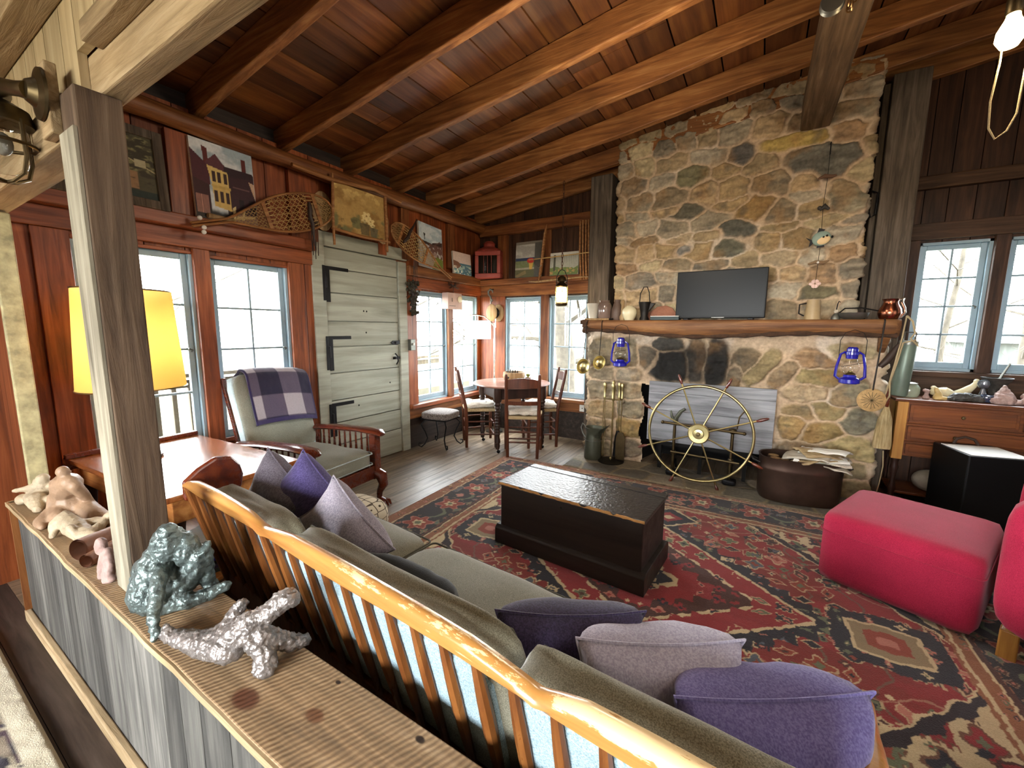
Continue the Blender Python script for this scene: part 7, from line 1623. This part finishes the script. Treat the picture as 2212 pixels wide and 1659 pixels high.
o = thing('white_sheet', 'white sheet lying on top of the black case', 'paper', (1.345, 4.02, .546), R(13)); mb = MB(); mb.box(-.150, .158, -.195, .10, 0, .003); mb.build('sheet', W['white'], o)
jar('green_glass_jar', 'glazed greenish lidded jar at the left end of the sideboard', 'jar', (1.045, 4.42, DZ), [(.03, 0), (.055, 0), (.066, .03), (.064, .075), (.05, .095), (.045, .10), (.05, .108), (.03, .115), (0, .117)], plain('celadon', '#8a9480', .2, coat=.5, mot=.2))
def sc2(*a, **k): return sculpt(*a, **k)
S2 = lambda pts: pts
sculpt('egg_cup_figure', 'small pale figurine in front of the green jar on the sideboard', W['clayp'], [([(1.125, 4.33, .845), (1.125, 4.33, .87), (1.13, 4.33, .895)], [.022, .012, .016])], [((1.115, 4.33, .90), .014)], .003, .003)
sculpt('gold_bird_sculpture', 'small yellowish bird sculpture beside the pale figurine on the sideboard', plain('gold_clay', '#b59a62', .45, mot=.3), [([(1.19, 4.33, .85), (1.195, 4.34, .88), (1.18, 4.34, .91)], [.030, .022, .014])], [((1.18, 4.34, .915), .013), ((1.215, 4.32, .85), (.03, .02, .015))], .003, .004)
sculpt('white_dove_sculpture', 'rounded cream dove sculpture behind the gold bird on the sideboard', W['stonew'], [([(1.20, 4.46, .88), (1.26, 4.45, .885), (1.33, 4.43, .855)], [.028, .040, .018])], [((1.195, 4.46, .915), (.018, .014, .014))], .0035, .002)
sculpt('dark_rock_sculpture', 'dark lumpy lichen-like rock sculpture in the middle of the sideboard', W['clayk'], [([(1.27, 4.33, .85), (1.35, 4.34, .865), (1.42, 4.33, .85)], [.026, .038, .024])], [((1.31, 4.34, .875), (.05, .03, .022)), ((1.39, 4.34, .87), (.04, .03, .02)), ((1.25, 4.32, .85), (.02, .02, .012))], .004, .014, .02)
sculpt('pale_seal_sculpture', 'smooth pale sculpture with raised round head behind the dark rock', W['stonew'], [([(1.32, 4.50, .865), (1.38, 4.50, .89), (1.42, 4.50, .935), (1.435, 4.50, .965)], [.022, .034, .022, .015])], [((1.437, 4.50, .975), .019)], .0035, .002)
jar('blue_bowl', 'small glossy dark blue bowl beside the dark rock on the sideboard', 'bowl', (1.455, 4.36, DZ), [(.02, 0), (.04, .005), (.05, .028), (.044, .052), (.034, .056), (.036, .05), (.03, .02)], plain('cobalt_glaze', '#2a3346', .15, coat=.6))
o = jar('pedestal_bowl', 'dark pedestal bowl with a grey stick in it at the back of the sideboard', 'bowl', (1.54, 4.50, DZ), [(.03, 0), (.045, .005), (.03, .05), (.04, .10), (.075, .155), (.085, .175), (.078, .175), (.04, .12), (0, .11)], W['clayk']); 
o = thing('grey_stick', 'grey stick leaning in the dark pedestal bowl', 'stick', (1.55, 4.50, DZ+.125)); mb = MB(); mb.tube([(-.01, 0, 0), (.015, 0, .075), (.045, 0, .16)], [.009, .008, .006], 8); mb.build('stick', W['pewter'], o, smooth=True)
jar('silver_ball', 'shiny grey ball standing before the pedestal bowl', 'ball', (1.465, 4.46, DZ), [(.02, 0), (.035, .01), (.02, .06), (.012, .09), (.03, .10), (.036, .125), (.03, .15), (0, .162)], plain('pewter_ball', '#7a8088', .2, .7))
sculpt('cone_sculpture', 'pale pinkish cone-shaped rock sculpture at the front right of the sideboard', W['clayp'], [([(1.535, 4.33, .86), (1.535, 4.34, .91), (1.53, 4.34, .965)], [.062, .042, .012])], [((1.50, 4.33, .86), (.045, .04, .03)), ((1.58, 4.33, .855), (.045, .04, .022))], .004, .022, .03)
sculpt('pink_shell_sculpture', 'low pinkish shell-like sculpture right of the cone sculpture', W['clayp'], [([(1.62, 4.33, .855), (1.66, 4.33, .875), (1.70, 4.33, .86)], [.022, .035, .03])], [((1.64, 4.36, .895), (.02, .02, .02))], .004, .014, .025)
# ================================================================ OUTSIDE
mb = MB(); mb.box(-5.4, -3.46, -3.5, 6.5, -.25, -.12); o = struct(mb.build('ground_deck', wood('deck_boards', ('#26221c', '#3a352c', '#4a4438'), 'Y', .6, .8, .2)))
rail_m = wood('deck_rail_wood', ('#3d3628', '#544a38', '#665a46'), 'Z', .6, .8, .2)
rl_ = thing('deck_railing', 'weathered wooden deck railing with balusters outside the french windows', 'railing', (-5.2, 1.5, -.12))
mb = MB(); mb.box(-.05, .05, -4.5, 4.5, .93, .97); mb.build('top_rail', rail_m, rl_); mb = MB(); mb.box(-.02, .02, -4.5, 4.5, .82, .90); mb.build('upper_rail', rail_m, rl_); mb = MB(); mb.box(-.02, .02, -4.5, 4.5, .10, .18); mb.build('lower_rail', rail_m, rl_)
for k in range(46): mb = MB(); y_ = -3.3+k*.15; mb.box(-.018, .018, y_-.02, y_+.02, .181, .819); mb.build('baluster', rail_m, rl_)
for y_ in (-3.0, -.9, 1.2, 3.3): mb = MB(); mb.box(-.05, .05, y_-.05, y_+.05, 0, .93); mb.build('post', rail_m, rl_)
mb = MB(); mb.box(-5.1, -3.46, -3.5, 2.25, 2.28, 2.34); struct(mb.build('roof_porch', plain('porch_soffit', '#2e3032', .9, mot=.4, ms=3)))
for k in range(3): mb = MB(); mb.box(-5.1, -3.46, -.5+k*1.1, -.42+k*1.1, 2.16, 2.279); struct(mb.build('beam_porch', rail_m))
mb = MB(); mb.box(-5.12, -5.02, -3.5, 2.25, 2.05, 2.279); struct(mb.build('beam_porch_front', rail_m))
bt = thing('porch_bench', 'grey slatted bench on the deck outside the left french window', 'bench', (-4.5, .75, -.12))
mb = MB()
for k in range(5): mb.box(-.22+k*.09, -.15+k*.09, -.6, .6, .42, .445)
mb.build('seat_slats', rail_m, bt)
for y_ in (-.5, .5): mb = MB(); mb.box(-.2, .2, y_-.03, y_+.03, 0, .419); mb.build('leg', rail_m, bt)
mb = MB(); mb.add([(-40, -20, -.6), (40, -20, -.6), (40, 60, -.6), (-40, 60, -.6)], [(0,1,2,3)]); struct(mb.build('ground', plain('winter_grass', '#5a5644', .95, mot=.2, ms=2)))
fenw = plain('picket_fence_wood', '#4a4638', .9)
fn = thing('stick_fence', 'low stick fence beyond the alcove window', 'fence', (-4.8, 6.3, -.6))
mb = MB(); mb.box(-.05, .05, -3, 2, .72, .95); mb.build('rail', fenw, fn)
for k in range(40): mb = MB(); y_ = -2.9+k*.12; mb.box(-.02, .02, y_-.02, y_+.02, 0, .72); mb.build('picket', fenw, fn)
barkm = plain('tree_bark', '#3a352c', .95, mot=.4, ms=12, bump=.5)
def tree(label, loc, h, r, seed, lean=(0, 0)):
    o = thing('bare_tree', label, 'tree', loc); tr_ = random.Random(seed); mb = MB()
    pts = [(lean[0]*t*t*h+.06*sin(t*7+seed), lean[1]*t*h, h*t) for t in (0, .2, .4, .6, .8, 1)]
    mb.tube(pts, [r, r*.9, r*.78, r*.6, r*.4, r*.2], 10); mb.build('trunk', barkm, o, smooth=True)
    mb = MB()
    def grow(p, d, l, rad, dep):
        q = [Vector(p)]; dd = Vector(d).normalized()
        for k in range(3): dd = (dd+Vector((tr_.gauss(0, .18), tr_.gauss(0, .18), tr_.gauss(.03, .12)))).normalized(); q.append(q[-1]+dd*l/3)
        mb.tube(q, [rad, rad*.8, rad*.6, rad*.35], 5, cap=False)
        if dep:
            for k in range(3): b = q[1+k % 3]; grow(b, dd+Vector((tr_.gauss(0, .8), tr_.gauss(0, .8), tr_.gauss(.1, .5))), l*.6, rad*.5, dep-1)
    for k in range(12):
        t = .18+.78*k/12; i = min(int(t*5), 4); p = Vector(pts[i]).lerp(Vector(pts[i+1]), t*5-i); a = k*2.4+seed; grow(p, (cos(a), sin(a), .35), h*.32*(1.1-t*.5), r*.28, 3)
    mb.build('branches', barkm, o)
tree('thick leaning bare tree seen through the far alcove window', (-3.6, 8.2, -.6), 6.5, .24, 1, (-.10, 0))
tree('bare tree seen through the right alcove pane beside the chimney', (-2.2, 10.5, -.6), 6, .10, 4)
tree('slender bare tree outside the alcove side window', (-7.5, 7.2, -.6), 6, .12, 7)
tree('bare shrub tree outside the window above the sideboard', (2.2, 8.0, -.6), 4.5, .05, 9)
tree('wispy bare tree beyond the window above the sideboard', (3.4, 9.4, -.6), 5, .07, 12)
tree('bare tree far beyond the deck railing', (-11, 3.0, -.6), 7, .12, 15)
sh = thing('white_shed', 'pale board shed seen through the right-hand window', 'shed', (4.6, 11.0, -.6))
mb = MB(); mb.box(-1.2, 1.6, 0, 2, 0, 1.75); mb.build('wall', wood('shed_boards', ('#3c403e', '#555a56', '#6a6e6a'), 'Z', .5, .9, .1), sh); mb = MB(); mb.box(-1.35, 1.75, -.15, 2.15, 1.751, 1.95); mb.build('roof', plain('shed_roof', '#6a6f70', .9), sh)
# ================================================================ LIGHT
w = bpy.data.worlds.new('sky'); SC.world = w; w.use_nodes = True; nt = w.node_tree; nt.nodes.clear(); L = nt.links
wo = N(nt, 'OutputWorld'); bg = N(nt, 'Background'); tc = N(nt, 'TexCoord'); sx_ = N(nt, 'SeparateXYZ'); L.new(tc.outputs['Generated'], sx_.inputs[0])
r_ = ramp(nt, [(.42, '#b9b8ac'), (.52, '#f4f6f6'), (1.0, '#e6eef6')]); mr = N(nt, 'MapRange'); mr.inputs[1].default_value = -1; L.new(sx_.outputs[2], mr.inputs[0]); L.new(mr.outputs[0], r_.inputs[0]); L.new(r_.outputs[0], bg.inputs[0]); bg.inputs[1].default_value = 46.0; L.new(bg.outputs[0], wo.inputs[0])
def area(name, loc, rot, sx, sy, power, col, portal=False, spread=180):
    l = bpy.data.lights.new(name, 'AREA'); l.shape = 'RECTANGLE'; l.size = sx; l.size_y = sy; l.energy = power; l.color = col; l.spread = R(spread)
    o = bpy.data.objects.new(name, l); COL.objects.link(o); o.location = loc; o.rotation_euler = rot
    if portal: l.cycles.is_portal = True
    return o
def point(name, loc, power, col, r=.04):
    l = bpy.data.lights.new(name, 'POINT'); l.energy = power; l.color = col; l.shadow_soft_size = r
    o = bpy.data.objects.new(name, l); COL.objects.link(o); o.location = loc; return o
DAY = (.90, .96, 1.0); WARM = (1.0, .76, .48)
# daylight of the kitchen windows behind the camera, then an added side fill
area('daylight_kitchen_back', (-.7, -2.58, 1.4), (R(90), 0, 0), 2.6, 1.0, 30, DAY)
area('fill_hall_side', (2.86, .9, 1.5), (0, R(90), 0), 1.6, 2.6, 24, (1.0, .95, .88))  # unseen fill light added inside the closed right wall, no window here
# lamps of the room, with added fill lights among them
point('kitchen_lamp_left', (-1.9, -.75, 1.80), 7.5, WARM, .12); point('kitchen_lamp_right', (.6, -.9, 1.80), 8, (1.0, .84, .64), .15)
point('fill_sofa_side', (1.5, .75, 2.2), 24, (1.0, .86, .68), .20)  # added fill without a fitting, lifts the living room overall
point('fill_middle', (-.8, 2.2, 2.40), 46, (1.0, .86, .68), .20)  # overhead fill added to brighten the stone and ceiling, no lamp hangs here
point('bulb_light', (.74, 2.50, 2.41), 16, (1.0, .74, .42), .05)
point('desk_lamp_light', (-2.75, .79, 1.27), 10, (1.0, .80, .52), .04)
point('lantern_light', (-1.85, 4.00, 1.70), 4.0, (1.0, .68, .34), .04)
point('arc_lamp_light', (-3.13, 4.34, 1.32), 3.0, (1.0, .85, .62), .05)
# ================================================================ CAMERA
cam = bpy.data.cameras.new('camera'); co = bpy.data.objects.new('camera', cam); COL.objects.link(co); SC.camera = co
cam.sensor_fit = 'HORIZONTAL'; cam.sensor_width = 36; cam.lens = 36*886.5/2212; cam.clip_start = .02; cam.clip_end = 200
p_, r_, ya_ = R(7.705), R(.43), R(31.04)
m1 = Matrix(((cos(ya_), sin(ya_), 0), (-sin(ya_), cos(ya_), 0), (0, 0, 1))); cc_ = Matrix(((1,0,0),(0,0,-1),(0,1,0)))
rp = Matrix(((1,0,0),(0,cos(p_),-sin(p_)),(0,sin(p_),cos(p_)))); rrl = Matrix(((cos(r_),-sin(r_),0),(sin(r_),cos(r_),0),(0,0,1)))
M3 = rrl @ rp @ cc_ @ m1                       # world -> (right, down, forward)
ax = M3.transposed()                           # columns: right, down, forward in world
rt, dn_, fw = ax.col[0], ax.col[1], ax.col[2]
mw = Matrix((rt, -dn_, -fw)).transposed().to_4x4(); mw.translation = Vector((0, 0, 1.35)); co.matrix_world = mw
SC.view_settings.view_transform = 'Standard'; SC.view_settings.look = 'None'; SC.view_settings.exposure = 0.22; SC.view_settings.gamma = 1.0; SC.view_settings.use_curve_mapping = False
cy = SC.cycles; cy.use_denoising = True; cy.max_bounces = 8; cy.diffuse_bounces = 4; cy.glossy_bounces = 3; cy.transmission_bounces = 4; cy.transparent_max_bounces = 8; cy.sample_clamp_indirect = 10.0; cy.caustics_reflective = False; cy.caustics_refractive = False
